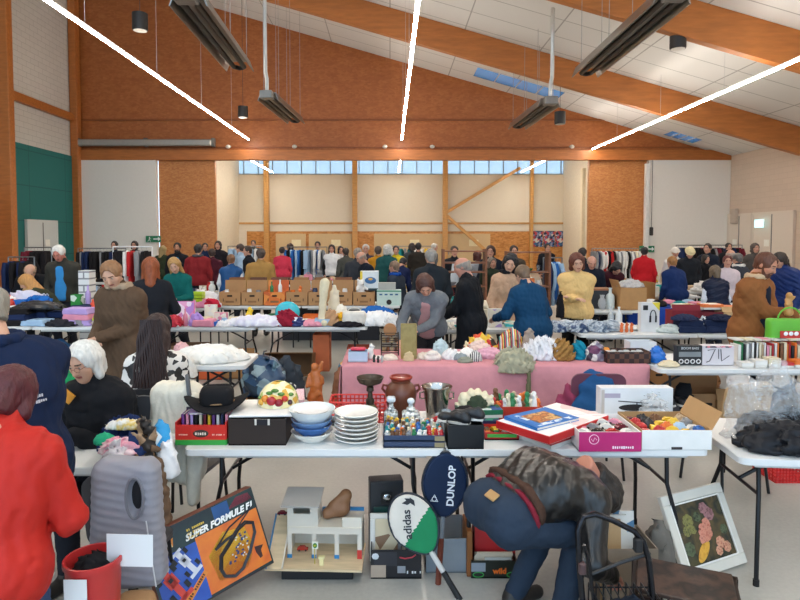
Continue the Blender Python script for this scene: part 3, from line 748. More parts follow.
def exitsign(label, p, rz, green='#1d7a52'):
    t = thing('exit_sign', label, 'sign', p, rz)
    MB().box((0, 0, 0), (.62, .05, .26), b=.01).build('panel', M(green, .4), t)
    a = MB(); z = -.03
    a.box((.12, z, 0), (.22, .012, .05)); a.prism([(0, 0), (.1, .09), (0, .18)], -.0, .01, X=TR(.2, z + .006, -.09, 90)); 
    a.ball((-.15, z, .07), (.022, .008, .022), 8); bar(a, (-.15, z, .05), (-.16, z, -.02), .045, .012); bar(a, (-.16, z, -.02), (-.22, z, -.1), .03, .012); bar(a, (-.16, z, -.02), (-.1, z, -.1), .03, .012); bar(a, (-.15, z, .03), (-.08, z, .0), .02, .012)
    a.build('running_figure', M('#f2f6f2', .5), t)
exitsign('green exit sign on the white partition at left', (AX(152.5, 24.6), 24.72, 1.92 + (237 - 239) / 600 * 24.7), 0)
exitsign('green exit sign low on the white partition at right', (AX(649, 24.5), 24.72, 1.92 - 12 / 600 * 24.7), 0)
o = thing('exit_sign', 'lit exit sign above the double doors', 'sign', (XR - .25, 22.4, 2.42), 90)
MB().box((0, 0, 0), (.5, .06, .3), b=.01).build('panel', emit('#bfe8ec', 1.2), o); MB().box((-.05, -.035, 0), (.1, .01, .16)).box((.1, -.035, 0), (.12, .01, .05)).build('symbol', M('#2a8a6a', .5), o)
t = thing('wall_speaker', 'black speaker hung on a white cable by the right partition', 'speaker', (AX(651, 24.6), 24.6, 2.15))
MB().box((0, 0, 0), (.14, .1, .35), b=.03).build('body', M('#2a2826', .6), t); MB().cyl((0, 0, .15), (0, 0, 2.9), .012, n=5).build('cable', M('#33302e', .6), t)
t = thing('wall_box', 'beige bell box high on the right wall corner', 'box', (XR - .15, 24.2, 2.75)); MB().box((0, 0, 0), (.15, .35, .6), b=.02).build('case', M('#b8a898', .5), t)
for i, px in enumerate((537, 549, 561)):
    t = thing('poster', ['leftmost of three dark posters on far boards', 'middle of three dark posters on far boards', 'rightmost of three dark posters on far boards'][i], 'poster', (AX(px, Y2 - .05), Y2 - .03, 1.82))
    MB().box((0, 0, 0), (.6, .02, .85)).build('sheet', printm(('#1e2a4a', '#8a93b8', '#c44a5a', '#30405e', '#d8d0c8', '#3a6a9a'), 9), t)
t = thing('poster', 'pale printed notice right of the dark posters', 'poster', (AX(573, Y2 - .05), Y2 - .03, 1.75)); MB().box((0, 0, 0), (.5, .02, .45)).build('sheet', printm(('#c9a468', '#b8a8a0', '#8890a8'), 14), t)
# daylight and world
W = bpy.data.worlds.new('world'); SC.world = W; W.use_nodes = True
bg = W.node_tree.nodes['Background']; bg.inputs[0].default_value = lin('#b8d8f4'); bg.inputs[1].default_value = 2.6
SC.view_settings.view_transform = 'Standard'; SC.view_settings.look = 'None'; SC.view_settings.gamma = 1; SC.view_settings.exposure = 0.15
# ------------------------------------------------------------------ kinds of goods
CN = {'white': '#e0ddd8', 'cream': '#d9cdb0', 'red': '#b8282a', 'pink': '#dc8fa4', 'blue': '#2a62a8', 'navy': '#1d2a4c', 'black': '#1d1b1d', 'green': '#2c7a48', 'teal': '#24888a', 'yellow': '#e0b832',
      'orange': '#dd702a', 'purple': '#6c3c80', 'brown': '#6b4528', 'grey': '#88888a', 'beige': '#bca080', 'pale blue': '#a0bcd6', 'lilac': '#b49ad0', 'maroon': '#6a1e2c', 'silver': '#b4b6b8', 'olive': '#6a6a3c', 'turquoise': '#3ab8c0', 'ochre': '#b8822c'}
_SH = {}
def shared(key, fn, name, mats, parent=None, sharp=38):
    """an object that shares its mesh with others of its kind and carries its own materials"""
    if key not in _SH:
        o = fn().build(name, [M('#888888')] * len(mats), None, sharp); _SH[key] = o.data; bpy.data.objects.remove(o)
        me = _SH[key]
        while len(me.materials) < len(mats): me.materials.append(M('#888888'))
    o = bpy.data.objects.new(name, _SH[key]); COL.objects.link(o)
    for i, m in enumerate(mats): o.material_slots[i].link = 'OBJECT'; o.material_slots[i].material = m
    if parent: o.parent = parent
    return o
def place(o, label, cat, loc, rz=0, group=None, s=1, rot=None):
    tag(o, label, cat, group); o.location = loc
    o.rotation_euler = (0, 0, R(rz)) if rot is None else tuple(R(a) for a in rot)
    o.scale = (s, s, s) if not isinstance(s, tuple) else s
    return o
def ring(w, d, r, n=5):
    pts = []
    for cx, cy, a0 in ((w / 2 - r, d / 2 - r, 0), (-w / 2 + r, d / 2 - r, 90), (-w / 2 + r, -d / 2 + r, 180), (w / 2 - r, -d / 2 + r, 270)):
        for i in range(n + 1): a = R(a0 + 90 * i / n); pts.append((cx + r * math.cos(a), cy + r * math.sin(a)))
    return pts
TOPM = M('#dcdddc', .35, var=.02); LEGM = M('#17171a', .35, metal=.3)
RECTS = []
def folding_table(label, x0, x1, y0, d=.75, z=.74, rz=0, group='folding tables', inset=.17):
    w = x1 - x0; RECTS.append((x0, x1, y0, y0 + d))
    t = thing('folding_table', label, 'table', ((x0 + x1) / 2, y0 + d / 2, 0), rz, group)
    MB().prism(ring(w, d, .045), z - .035, z - .002).prism(ring(w - .012, d - .012, .04), z - .004, z).build('table_top', TOPM, t)
    r = MB()
    for s in (-1, 1): r.box((0, s * (d / 2 - .07), z - .05), (w - .2, .03, .03))
    r.box((0, -(d / 2 - .07), z - .05), (.01, .01, .01)); r.build('rail', M('#c8c8c6', .5), t)
    for sx in (-1, 1):
        for sy in (-1, 1):
            x = sx * (w / 2 - inset); y = sy * (d / 2 - .09)
            MB().tube([(x, y * .75, z - .04), (x, y * .8, z * .66), (x + sx * .03, y, z * .42), (x + sx * .03, y, .012)], .0125, 8).build('leg', LEGM, t)
            if y0 < 6: MB().cyl((x + sx * .03, y, 0), (x + sx * .03, y, .035), .017, n=8).build('foot_cap', M('#101012', .7), t.children[-1])
        x = sx * (w / 2 - inset)
        MB().cyl((x, -d * .29, z * .66), (x, d * .29, z * .66), .01, n=8).build('crossbar', LEGM, t)
        MB().tube([(x, 0, z * .66), (x - sx * .15, 0, z * .78), (x - sx * .38, 0, z - .05)], .011, 8).build('brace', LEGM, t)
    return t
def carton(label, loc, size, rz=0, col='#b08050', mat=None, flaps='', handle=True, group=None, inside='#8a6238', name='cardboard_box', rot=None, wall=.006, fa=110):
    w, d, h = size; t = thing(name, label, 'box', loc, rz, group, rot); m = mat or card(col)
    b = MB().box((0, 0, .004), (w, d, .008)).box((0, -d / 2 + wall / 2, h / 2), (w, wall, h)).box((0, d / 2 - wall / 2, h / 2), (w, wall, h)).box((-w / 2 + wall / 2, 0, h / 2), (wall, d - 2 * wall, h)).box((w / 2 - wall / 2, 0, h / 2), (wall, d - 2 * wall, h))
    b.build('body', m, t)
    for c in flaps:
        X, L, fw = {'f': (TR(0, -d / 2, h, 180 - fa), w, d * .4), 'b': (TR(0, d / 2, h, fa - 20, 0, 0), w, d * .45), 'l': (TR(-w / 2, 0, h, fa - 40, 0, 90), d, w * .3), 'r': (TR(w / 2, 0, h, fa - 40, 0, -90), d, w * .3)}[c]
        MB().box((0, fw / 2, 0), (L, fw, .005), X=X).build('flap', m, t)
    if handle: MB().prism(ring(.09, .028, .013), 0, .003, X=TR(0, -d / 2 - .0035, h * .72, 90)).build('handle_hole_shade', M('#1c130c', .9), t)  # dark plate on the front stands in for shade inside a hand hole
    return t
def book(label, loc, size, rz=0, col='#2a62a8', pages=True, group=None, rot=None, mat=None, name='book', cat='book'):
    w, d, h = size; t = thing(name, label, cat, loc, rz, group, rot); c = mat or M(col, .45)
    k = min(.003, h * .15)
    MB().box((0, 0, k / 2), (w, d, k)).box((0, 0, h - k / 2), (w, d, k)).box((-w / 2 + k / 2, 0, h / 2), (k, d, h)).build('cover', c, t)
    MB().box((.001, 0, h / 2), (w - .01, d - .008, h - 2 * k)).build('pages', M('#e4dccb', .8), t)
    return t
def gamebox(label, loc, size, rz=0, col='#b8282a', top=None, group=None, rot=None, name='game_box', cat='box', lid=.6):
    w, d, h = size; t = thing(name, label, cat, loc, rz, group, rot)
    MB().box((0, 0, h * (1 - lid) / 2 + .002), (w - .006, d - .006, h * (1 - lid) + .004)).build('base', M('#d8d4cc', .6), t)
    MB().box((0, 0, h * (1 - lid / 2)), (w, d, h * lid), b=.001).build('lid', M(col, .4), t)
    if top: MB().box((0, 0, h + .0008), (w - .012, d - .012, .0016)).build('picture', top, t)
    return t
def _fold(v):
    def f():
        g = random.Random(v)
        def F(X, Y, Z):
            d = None
            for k in range(3):
                zc = .014 + k * .024; w = .17 - .006 * k + g.uniform(-.005, .005)
                e = d_box(X, Y, Z, (g.uniform(-.006, .006), 0, zc), (w, .13, .0125), .0115)
                d = e if d is None else np.minimum(d, e)
            return d + .0035 * wob(X, Y, Z, 22, v)
        V, Fc = snet(F, (-.2, -.16, -.01), (.2, .16, .1), .0115); V[:, 2] -= V[:, 2].min(); return MB().arr(V, Fc)
    return f
def folded(label, loc, size=(.34, .26, .075), rz=0, col='#444444', mat=None, group=None, name='folded_garment', cat='clothing', v=None):
    v = (hash(label) % 3 if False else len(label) % 3) if v is None else v
    o = shared(('fold', v), _fold(v), name, [mat or cloth(col)], None, 80)
    return place(o, label, cat, loc, rz, group, (size[0] / .35, size[1] / .27, size[2] / .075))
def heap(label, loc, size, col='#888888', mat=None, seed=1, rz=0, group=None, name='crumpled_cloth', cat='clothing', amp=.13, fr=9, h=None, parent=None, flat=True, ridge=True):
    """soft heap of one thing; size = half extents in x, y and full height"""
    mm = (size[0] * size[1] * size[2]) ** (1 / 3)
    def F(X, Y, Z):
        d = (np.sqrt((X / size[0]) ** 2 + (Y / size[1]) ** 2 + ((Z) / size[2]) ** 2) - 1) * min(size) + amp * min(size) * 1.6 * wob(X / mm, Y / mm, Z / mm, fr * .6, seed, ridge=ridge) + .35 * amp * min(size) * wob(X / mm, Y / mm, Z / mm, fr * 1.9, seed + 5, ridge=True)
        return np.maximum(d, -Z)
    m = max(size); V, Fc = snet(F, (-size[0] * 1.25, -size[1] * 1.25, -.01), (size[0] * 1.25, size[1] * 1.25, size[2] * 1.3), h or max(m / 13, .009))
    o = MB().arr(V, Fc).build(name, mat or cloth(col), parent, 80)
    if parent: o.location = loc; return o
    return place(o, label, cat, loc, rz, group)
BOT = {'bottle': [(0, 0), (.033, 0), (.035, .01), (.035, .15), (.03, .175), (.013, .2), (.012, .25), (.0145, .25), (.0145, .265), (0, .265)],
       'vase': [(0, 0), (.04, 0), (.045, .01), (.07, .09), (.06, .15), (.03, .19), (.035, .22), (.045, .235), (.038, .232), (.026, .19), (0, .18)],
       'jar': [(0, 0), (.04, 0), (.043, .01), (.043, .09), (.036, .1), (.038, .1), (.038, .118), (0, .12)],
       'bowl': [(0, .004), (.03, .004), (.032, 0), (.036, 0), (.04, .008), (.07, .035), (.085, .06), (.082, .06), (.065, .035), (.035, .012), (0, .01)],
       'candlestick': [(0, 0), (.045, 0), (.045, .01), (.015, .03), (.01, .06), (.018, .08), (.01, .1), (.01, .16), (.025, .175), (.02, .19), (0, .185)],
       'glass': [(0, .004), (.025, 0), (.028, .003), (.032, .1), (.03, .1), (.026, .012), (0, .01)],
       'lamp_base': [(0, 0), (.06, 0), (.06, .015), (.02, .03), (.05, .09), (.055, .13), (.02, .2), (.012, .21), (.012, .26), (0, .26)]}
def lathed(kind, label, loc, s=1, col='#888888', mat=None, group=None, rz=0, name=None, cat=None):
    o = shared(('lathe', kind), lambda: MB().lathe(BOT[kind], 18), name or kind, [mat or M(col, .25)])
    return place(o, label, cat or kind.split('_')[0], loc, rz, group, s)
def mug(label, loc, s=1, col='#b8282a', group=None, rz=0):
    t = thing('mug', label, 'mug', loc, rz, group); t.scale = (s, s, s)
    shared('mugb', lambda: MB().lathe([(0, .004), (.034, 0), (.04, .004), (.041, .092), (.038, .092), (.036, .01), (0, .008)], 16), 'body', [M(col, .25)], t)
    shared('mugh', lambda: MB().tube([(.038, 0, .075), (.058, 0, .074), (.066, 0, .05), (.058, 0, .026), (.038, 0, .02)], .006, 6), 'handle', [M(col, .25)], t)
    return t
def _plush():
    pr = [((0, 0, .07), (0, .0, .13), .07, .055, .03), ((0, -.005, .2), (0, -.01, .205), .06, .06, .02), ((0, -.06, .19), (0, -.065, .188), .022, .02, .02)]
    for s in (-1, 1):
        pr += [((s * .045, 0, .25), (s * .05, 0, .262), .022, .02, .01), ((s * .055, -.01, .14), (s * .095, -.06, .1), .026, .022, .02), ((s * .045, -.03, .03), (s * .06, -.12, .028), .034, .028, .02)]
    return sdfmesh(pr, .011, .02, .002, 90, 4)
def plush(label, loc, s=1, col='#b08a60', group=None, rz=0):
    t = thing('soft_toy', label, 'toy', loc, rz, group); t.scale = (s, s, s)
    def f():
        V, Fc = _plush(); V[:, 2] -= V[:, 2].min(); return MB().arr(V, Fc)
    shared('plush', f, 'body', [knit(col)], t, 80)
    shared('plushe', lambda: MB().ball((-.022, -.062, .215), .006, 6).ball((.022, -.062, .215), .006, 6).ball((0, -.086, .195), (.01, .006, .007), 6), 'face', [M('#141010', .2)], t)
    return t
def _fig():
    pr = [((0, 0, .02), (0, 0, .07), .026, .02, .02), ((0, 0, .075), (0, 0, .1), .018, .014, .015), ((0, -.002, .125), (0, -.002, .13), .018, .017, .008), ((-.018, 0, .1), (-.026, -.02, .07), .008, .007, .01), ((.018, 0, .1), (.028, -.01, .12), .008, .006, .01)]
    V, F_ = sdfmesh(pr, .006, .015, .0015, 120, 4); V[:, 2] -= V[:, 2].min(); return MB().arr(V, F_)
def figurine(label, loc, s=1, col='#dddddd', group=None, rz=0, mat=None, name='figurine', cat='figurine'):
    return place(shared('fig', _fig, name, [mat or M(col, .4)], None, 80), label, cat, loc, rz, group, s)
def _shoe():
    pr = [((0, -.09, .035), (0, -.02, .055), .036, .034, .03), ((0, -.02, .05), (0, .1, .03), .034, .034, .03), ((0, .1, .03), (0, .13, .026), .034, .026, .02), ((0, -.085, .04), (0, -.075, .085), .034, .03, .02)]
    def f(X, Y, Z):
        d = None
        for p in pr: e = d_cap(X, Y, Z, *p[:4]); d = e if d is None else smin(d, e, .03)
        d = np.maximum(d, -Z); return np.maximum(d, -d_ell(X, Y, Z, (0, -.065, .115), (.024, .05, .045)))
    V, F_ = snet(f, (-.05, -.14, 0), (.05, .17, .13), .009); return MB().arr(V, F_)
def shoe(label, loc, s=1, col='#222222', group=None, rz=0, name='shoe'):
    t = thing(name, label, 'shoe', loc, rz, group); t.scale = (s, s, s)
    shared('shoe', _shoe, 'upper', [M(col, .45, kind='leather')], t, 80)
    shared('sole', lambda: MB().prism([(-.034, -.115), (.034, -.115), (.036, -.03), (.042, .07), (.032, .14), (0, .162), (-.032, .14), (-.042, .07), (-.036, -.03)], -.004, .012), 'sole', [M('#d8d4cc' if col != '#d8d4cc' else '#777777', .7)], t)
    t.location.z += .004 * s
    return t
def toycar(label, loc, s=1, col='#b8282a', group=None, rz=0):
    t = thing('toy_car', label, 'toy', loc, rz, group); t.scale = (s, s, s)
    shared('carb', lambda: MB().prism([(-.07, .012), (.07, .012), (.07, .03), (.045, .034), (.025, .055), (-.035, .055), (-.055, .036), (-.07, .034)], -.028, .028, X=TR(rx=90)), 'body', [M(col, .25)], t)
    shared('carw', lambda: MB().cyl((.042, -.031, .013), (.042, .031, .013), .013, n=10).cyl((-.042, -.031, .013), (-.042, .031, .013), .013, n=10), 'wheels', [M('#161616', .6)], t)
    return t
def bagthing(label, loc, size, col='#333333', rz=0, group=None, mat=None, name='handbag', cat='bag', handle=True):
    w, d, h = size; t = thing(name, label, cat, loc, rz, group)
    def F(X, Y, Z): return d_box(X, Y, Z, (0, 0, h / 2), (w / 2 * 1.0, d / 2, h / 2), min(d, h) * .3) + .006 * wob(X, Y, Z, 25, int(w * 100)) + (Z - h / 2) * .04
    V, Fc = snet(F, (-w * .6, -d * .7, -.01), (w * .6, d * .7, h * 1.1), max(w, h) / 16); V[:, 2] -= V[:, 2].min()
    MB().arr(V, Fc).build('body', mat or M(col, .5, kind='leather'), t, 80)
    if handle: MB().tube([(w * .28 * math.cos(a), -d * .15, h * .95 + h * .35 * math.sin(a)) for a in [PI * i / 8 for i in range(9)]], .008, 6).build('handle', mat or M(col, .5), t)
    return t
def _garm(v):
    def f():
        g = random.Random(v + 40); W = .2 + .03 * (v % 2); L = .75 + .12 * (v % 3); nz = 14; ns = 12; vs = []
        for i in range(nz + 1):
            z = -L * i / nz; t = i / nz
            w = W * (.30 + .7 * min(1, (t * 8) ** .6)) * (1 + .12 * t); th = .028 + .022 * t
            for k in range(ns * 2):
                a = 2 * PI * k / (ns * 2); r = 1 + .18 * math.sin(3 * a + v * 2 + t * 2.5) * t
                vs.append((th * math.sin(a) * r * 1.2, w * math.cos(a) * (.97 + .05 * math.sin(5 * t + v)), z))
        n = ns * 2; mb = MB()
        fs = [(i * n + k, (i + 1) * n + k, (i + 1) * n + (k + 1) % n, i * n + (k + 1) % n) for i in range(nz) for k in range(n)] + [tuple(range(n)), tuple(range(nz * n, nz * n + n))[::-1]]
        return mb.add(vs, fs)
    return f
def _slv(s): return lambda: MB().tube([(0, s * .19, -.03), (.02, s * .235, -.2), (.02, s * .235, -.4), (0, s * .22, -.56)], [.04, .05, .045, .035], 10)
def _hook(): return MB().tube([(0, .0, 0), (0, .0, .03), (0, .022, .055), (0, 0, .075), (0, -.018, .06)], .004, 5)
HANGH = 1.45
def garment(label, loc, col, rz=0, v=0, group=None, name='hanging_garment', kind='cloth', s=1):
    t = thing(name, label, 'clothing', loc, rz, group); m = cloth(col) if kind == 'cloth' else M(col, .45, kind='leather'); t.scale = (s, s, s)
    shared(('garm', v), _garm(v), 'body', [m], t, 80).location = (0, 0, -.02); shared('slvl', _slv(-1), 'sleeve', [m], t, 80).location = (0, 0, -.02); shared('slvr', _slv(1), 'sleeve', [m], t, 80).location = (0, 0, -.02); shared('hook', _hook, 'hanger', [metal('#b0b0b0')], t)
    return t
def rack(label, x0, x1, y, h, cols, seed, place_, white=False, name='clothes_rail', rz=0, gap=.085, s=1, depthx=False):
    """straight rail with garments hung edge-on; runs along x, or along y with depthx"""
    g = random.Random(seed); L = x1 - x0; t = thing(name, label, 'clothes rail', ((x0 + x1) / 2, y, 0), rz, 'clothes rails')
    RECTS.append((x0, x1, y - .3, y + .3)); m = M('#e8e8e8', .3) if white else metal('#8c8c8c')
    MB().cyl((-L / 2, 0, h), (L / 2, 0, h), .014, n=8).build('rail', m, t)
    for q in (-1, 1):
        MB().cyl((q * L / 2, 0, .05), (q * L / 2, 0, h), .014, n=8).build('post', m, t); MB().cyl((q * L / 2, -.25, .05), (q * L / 2, .25, .05), .016, n=8).build('foot', m, t)
    ca, sa = math.cos(R(rz)), math.sin(R(rz)); x = -L / 2 + .08; prev = None; k = 0
    while x < L / 2 - .05:
        c = g.choice(cols); nm = {'white': 'shirt', 'pale blue': 'shirt', 'blue': 'jacket', 'black': 'coat', 'navy': 'coat', 'brown': 'coat', 'grey': 'coat'}.get(c, 'blouse')
        lb = '%s %s on a hanger, %s' % (c, nm, place_)
        if prev and prev != c: lb = '%s %s hanging right after a %s one, %s' % (c, nm, prev, place_)
        garment(lb, ((x0 + x1) / 2 + x * ca, y + x * sa, h - .066 * s), CN[c], rz + g.uniform(-14, 14), g.randrange(3), '%s garments, %s' % (c, place_), s=s, name='hanging_' + nm)
        prev = c; x += gap * g.uniform(.85, 1.25); k += 1
def wedge(label, loc, size, col, rot, group=None): return gamebox(label, loc, size, 0, col, rot=rot, group=group)
# ---- rows of small goods ------------------------------------------------
KW = {'book': .17, 'game box': .27, 'mug': .1, 'bottle': .08, 'jar': .1, 'bowl': .18, 'soft toy': .2, 'figurine': .07, 'folded garment': .3, 'garment heap': .27, 'shoe': .13, 'toy car': .15, 'handbag': .28, 'vase': .15, 'candlestick': .1, 'plastic tub': .24, 'upright box': .2, 'glass': .08}
def small(kind, c, label, loc, g, group, s=1.0):
    col = CN[c]; a = g.uniform(-18, 18)
    if kind == 'book': return book(label, loc, (.15, .21, g.uniform(.02, .045)), a, col, group=group)
    if kind == 'game box': return gamebox(label, loc, (.25, g.uniform(.18, .26), g.uniform(.04, .07)), a * .5, col, printm((col, '#e8e0d0', CN[g.choice(list(CN))], CN[g.choice(list(CN))]), 9, 'cell'), group)
    if kind == 'upright box':
        w, h = g.uniform(.13, .18), g.uniform(.16, .26); t = gamebox(label, loc, (w, h, .09), 0, col, printm((col, '#e8e0d0', CN[g.choice(list(CN))]), 12, 'cell'), group, rot=(90, 0, a * .6), name='packaging_box'); t.location.z += h / 2; t.location.y += .045; return t
    if kind == 'mug': return mug(label, loc, 1, col, group, a * 6)
    if kind in ('bottle', 'jar', 'bowl', 'vase', 'candlestick', 'glass'): return lathed(kind, label, loc, g.uniform(.85, 1.15), col, None if kind != 'glass' else clear(col, .05, .4), group)
    if kind == 'soft toy': return plush(label, loc, g.uniform(.75, 1.1), col, group, a * 2)
    if kind == 'figurine': return figurine(label, loc, g.uniform(.7, 1.2), col, group, a * 4)
    if kind == 'folded garment': return folded(label, loc, (.28, .24, g.uniform(.05, .1)), a * .4, col, group=group)
    if kind == 'garment heap': return heap(label, loc, (.12, .11, g.uniform(.07, .13)), col, None, g.randrange(40), a * 5, group, h=.016)
    if kind == 'shoe': return shoe(label, loc, 1, col, group, 180 + a)
    if kind == 'toy car': return toycar(label, loc, 1, col, group, a * 3)
    if kind == 'handbag': return bagthing(label, loc, (.24, .1, .17), col, a, group)
    if kind == 'plastic tub': return carton(label, loc, (.22, .16, .1), a * .5, mat=M(col, .35), handle=False, group=group, name='plastic_tub', wall=.004)
def clutter(where, x0, x1, ys, z, kinds, cols, seed, pad=.02):
    """kinds: weighted string list; ys: rows back to front"""
    g = random.Random(seed); ks = kinds.split(','); cs = cols.split(',')
    for r, y in enumerate(ys):
        x = x0 + g.uniform(0, .05); row = []
        while x < x1 - .08:
            k = g.choice(ks).strip(); c = g.choice(cs).strip(); w = KW[k]
            if x + w > x1: break
            row.append((x + w / 2, k, c)); x += w + pad + g.uniform(0, .05)
        for i, (xx, k, c) in enumerate(row):
            nb = row[i - 1] if i > 0 else (row[i + 1] if i + 1 < len(row) else None)
            if i > 0 and i + 1 < len(row): lb = '%s %s between %s %s and %s %s, %s' % (c, k, row[i - 1][2], row[i - 1][1], row[i + 1][2], row[i + 1][1], where)
            elif nb: lb = '%s %s at the %s end beside a %s %s, %s' % (c, k, 'left' if i == 0 else 'right', nb[2], nb[1], where)
            else: lb = '%s %s %s' % (c, k, where)
            if len(lb.split()) > 16 and nb: lb = '%s %s right after %s %s, %s' % (c, k, nb[1 + 1], nb[1], where)
            small(k, c, lb, (xx, y + g.uniform(-.015, .015), z), g, k + 's, ' + where)
# ------------------------------------------------------------------ the two front tables and what stands on them
Z = .74
folding_table('front folding table carrying plates and hat, race game box leaning under it', -1.15, .305, 3.28)
folding_table('front folding table behind the bending man, toy boxes on it', .312, 1.78, 3.28)
def bx(px, Y): return AX(px, Y)
# fruit box with books, hat
t = thing('fruit_box', 'red and green cardboard fruit box packed with books under the black hat', 'box', (bx(206, 3.5), 3.51, Z))
b = MB(); w, d, h = .285, .3, .125
for y in (-d / 2, d / 2): b.box((0, y, .06), (w, .008, .11)).box((0, y, .015), (w + .002, .0095, .03), 1)
for x in (-w / 2, w / 2): b.box((x, 0, .065), (.008, d, .13)).box((x, 0, .015), (.0095, d + .002, .03), 1)
b.box((0, 0, .006), (w, d, .008), 1); b.build('body', [M('#c8281c', .5), M('#2f9a3c', .5)], t)
e = MB().ball((0, -d / 2 - .004, .066), (.045, .003, .022), 20); e.build('oval_label', M('#3a2a20', .5), t)
textmesh('label_lettering', '~xxxxx', .022, M('#e8d8c8', .5), t, TR(0, -d / 2 - .0085, .066, 90), .0004)
textmesh('side_lettering', '~xxxxxxx', .012, M('#f0b8a8', .5), t, TR(-.1, -d / 2 - .0055, .06, 90), .0004); textmesh('side_lettering', '~xx xxxxx x', .012, M('#f0b8a8', .5), t, TR(.1, -d / 2 - .0055, .06, 90), .0004)
g = random.Random(5); cl = ['purple', 'pink', 'lilac', 'black', 'cream', 'maroon', 'yellow', 'purple', 'white', 'navy', 'pink']
for i, c in enumerate(cl):
    nb = 'leftmost in row' if i == 0 else 'right after %s one' % cl[i - 1]
    book('%s paperback standing in the red fruit box, %s' % (c, nb), (bx(206, 3.5) - .125 + i * .025, 3.5, Z + .088), (.2, .15, .02), col=CN[c], group='books in the red fruit box', rot=(90, 0, 90))
book('lilac magazine lying flat across the books under the hat', (bx(206, 3.5), 3.52, Z + .163), (.2, .24, .012), 8, '#a88ab8')
t = thing('cowboy_hat', 'black felt cowboy hat with thin brown band', 'hat', (bx(215, 3.5), 3.5, Z + .178), 12)
def hatf(X, Y, Z_):
    r = np.sqrt((X / .185) ** 2 + (Y / .15) ** 2); zb = .018 + .055 * (np.abs(X) / .185) ** 2.5 - .018 * (Y / .15) ** 2
    return np.maximum((r - 1) * .15, np.abs(Z_ - zb) - .0055)
V, Fc = snet(hatf, (-.2, -.17, -.02), (.2, .17, .1), .0065); MB().arr(V, Fc).build('brim', M('#1b1a1c', .85, kind='cloth'), t, 80)
def crf(X, Y, Z_):
    d = d_box(X, Y, Z_, (0, 0, .065), (.098 , .078, .065), .05)
    return smin(np.maximum(d, -d_cap(X, Y, Z_, (-.07, 0, .145), (.07, 0, .145), .02, .03)), d + .02, .01)
V, Fc = snet(crf, (-.12, -.1, 0), (.12, .1, .14), .007); MB().arr(V, Fc).build('crown', M('#1b1a1c', .85, kind='cloth'), t, 80)
MB().tube([(.099 * math.cos(a) * (1 - .06 * abs(math.sin(2 * a))), .079 * math.sin(a) * (1 - .06 * abs(math.sin(2 * a))), .034) for a in [2 * PI * i / 28 for i in range(28)]], .005, 6, closed=True).build('band', M('#8a6a48', .6), t)
# dark box with lid
t = carton('dark brown storage box with notched front, white lid and glass shade on it', (bx(261, 3.5), 3.51, Z), (.325, .32, .15), col='#2c211c', handle=False, name='storage_box')
MB().box((.03, -.163, .135), (.085, .004, .034)).build('notch', M('#d8d0c4', .7), t); MB().box((.03, -.1655, .135), (.062, .003, .034)).build('notch_opening', M('#14121a', .7), t)  # the notch is not cut: a dark plate paints the shade inside it
t = thing('box_lid', 'white cardboard lid lying loose on dark brown box', 'lid', (bx(262, 3.5), 3.55, Z + .152), 3)
MB().box((0, 0, .006), (.36, .34, .012), b=.003).build('panel', M('#e8e6e2', .6), t)
t = thing('glass_lampshade', 'leaded glass lampshade with fruit and green leaves on white lid', 'lampshade', (bx(278, 3.65), 3.62, Z + .166), 0)
GL = printm(('#efe4b8', '#e8dca8', '#f0e8c4', '#b8c46a', '#efe0a8', '#d8a848', '#ece0b4'), 26, rough=.25)
MB().lathe([(.125, 0), (.122, .03), (.108, .07), (.082, .105), (.045, .13), (.022, .137), (.02, .132), (.044, .124), (.08, .1), (.104, .066), (.118, .03), (.12, 0)], 28).build('shade', GL, t)
g = random.Random(3)
for i, (a, zz, c, r) in enumerate(((-100, .045, '#a8202c', .03), (-78, .035, '#8a1a28', .026), (-122, .055, '#d8852a', .024), (-60, .055, '#c8382a', .02), (-135, .03, '#e0a83a', .022), (-45, .03, '#3a1a30', .018))):
    rr = .123 - zz * .18; MB().ball((rr * math.cos(R(a)), rr * math.sin(R(a)), zz), (r, r, r * .9), 10).build('glass_fruit', M(c, .2), t)
for a, zz in ((-150, .05), (-112, .085), (-70, .08), (-35, .07), (-92, .1)):
    rr = .125 - zz * .38; MB().ball((rr * math.cos(R(a)), rr * math.sin(R(a)), zz), (.024, .02, .012), 8).build('glass_leaf', M('#4f7a34', .25), t)
tag(thing_ := MB().box((0, 0, .03), (.05, .16, .06)).build('card_bundle', printm(('#d85a78', '#f0e0e0', '#8a3a6a', '#ffffff'), 30, 'stripe', stretch=(3, .1, .1))), 'bundle of pink and white striped cards behind the bowls', 'cards'); thing_.location = (bx(299, 3.85), 3.87, Z + .1)
single(MB().box((0, 0, .05), (.1, .1, .1), b=.004), 'tin_box', 'small white tin standing under the striped cards', 'tin', [M('#c8c4bc', .4)], (bx(299, 3.85), 3.9, Z))
bpy.data.objects['card_bundle'].rotation_euler = (R(12), 0, R(8))
# bowls
def bowl(label, z, r, h, col, px=311, Y=3.44, group='bowls in the stack'):
    o = MB().lathe([(0, .004), (r * .42, .004), (r * .44, 0), (r * .5, 0), (r * .55, .006), (r * .85, h * .55), (r, h), (r * .97, h), (r * .8, h * .55), (r * .45, .014), (0, .012)], 28).build('bowl', M(col, .2), None)
    return place(o, label, 'bowl', (bx(px, Y), Y, z), 0, group)
bowl('white bowl, bottommost in the stack left of plates', Z, .123, .06, '#e4e2da')
bowl('blue bowl resting on the bottommost white bowl', Z + .035, .118, .062, '#4a78b8'); bowl('paler blue patterned bowl under the large white bowl', Z + .068, .12, .062, '#7a9cc8')
bowl('large white salad bowl on top of the bowl stack', Z + .105, .136, .085, '#e6ecec'); bowl('shallow white dish nested inside large salad bowl', Z + .155, .105, .03, '#f0f0ee')
nm = ['bottom', 'second lowest', 'third lowest', 'middle', 'third highest', 'second highest', 'top']
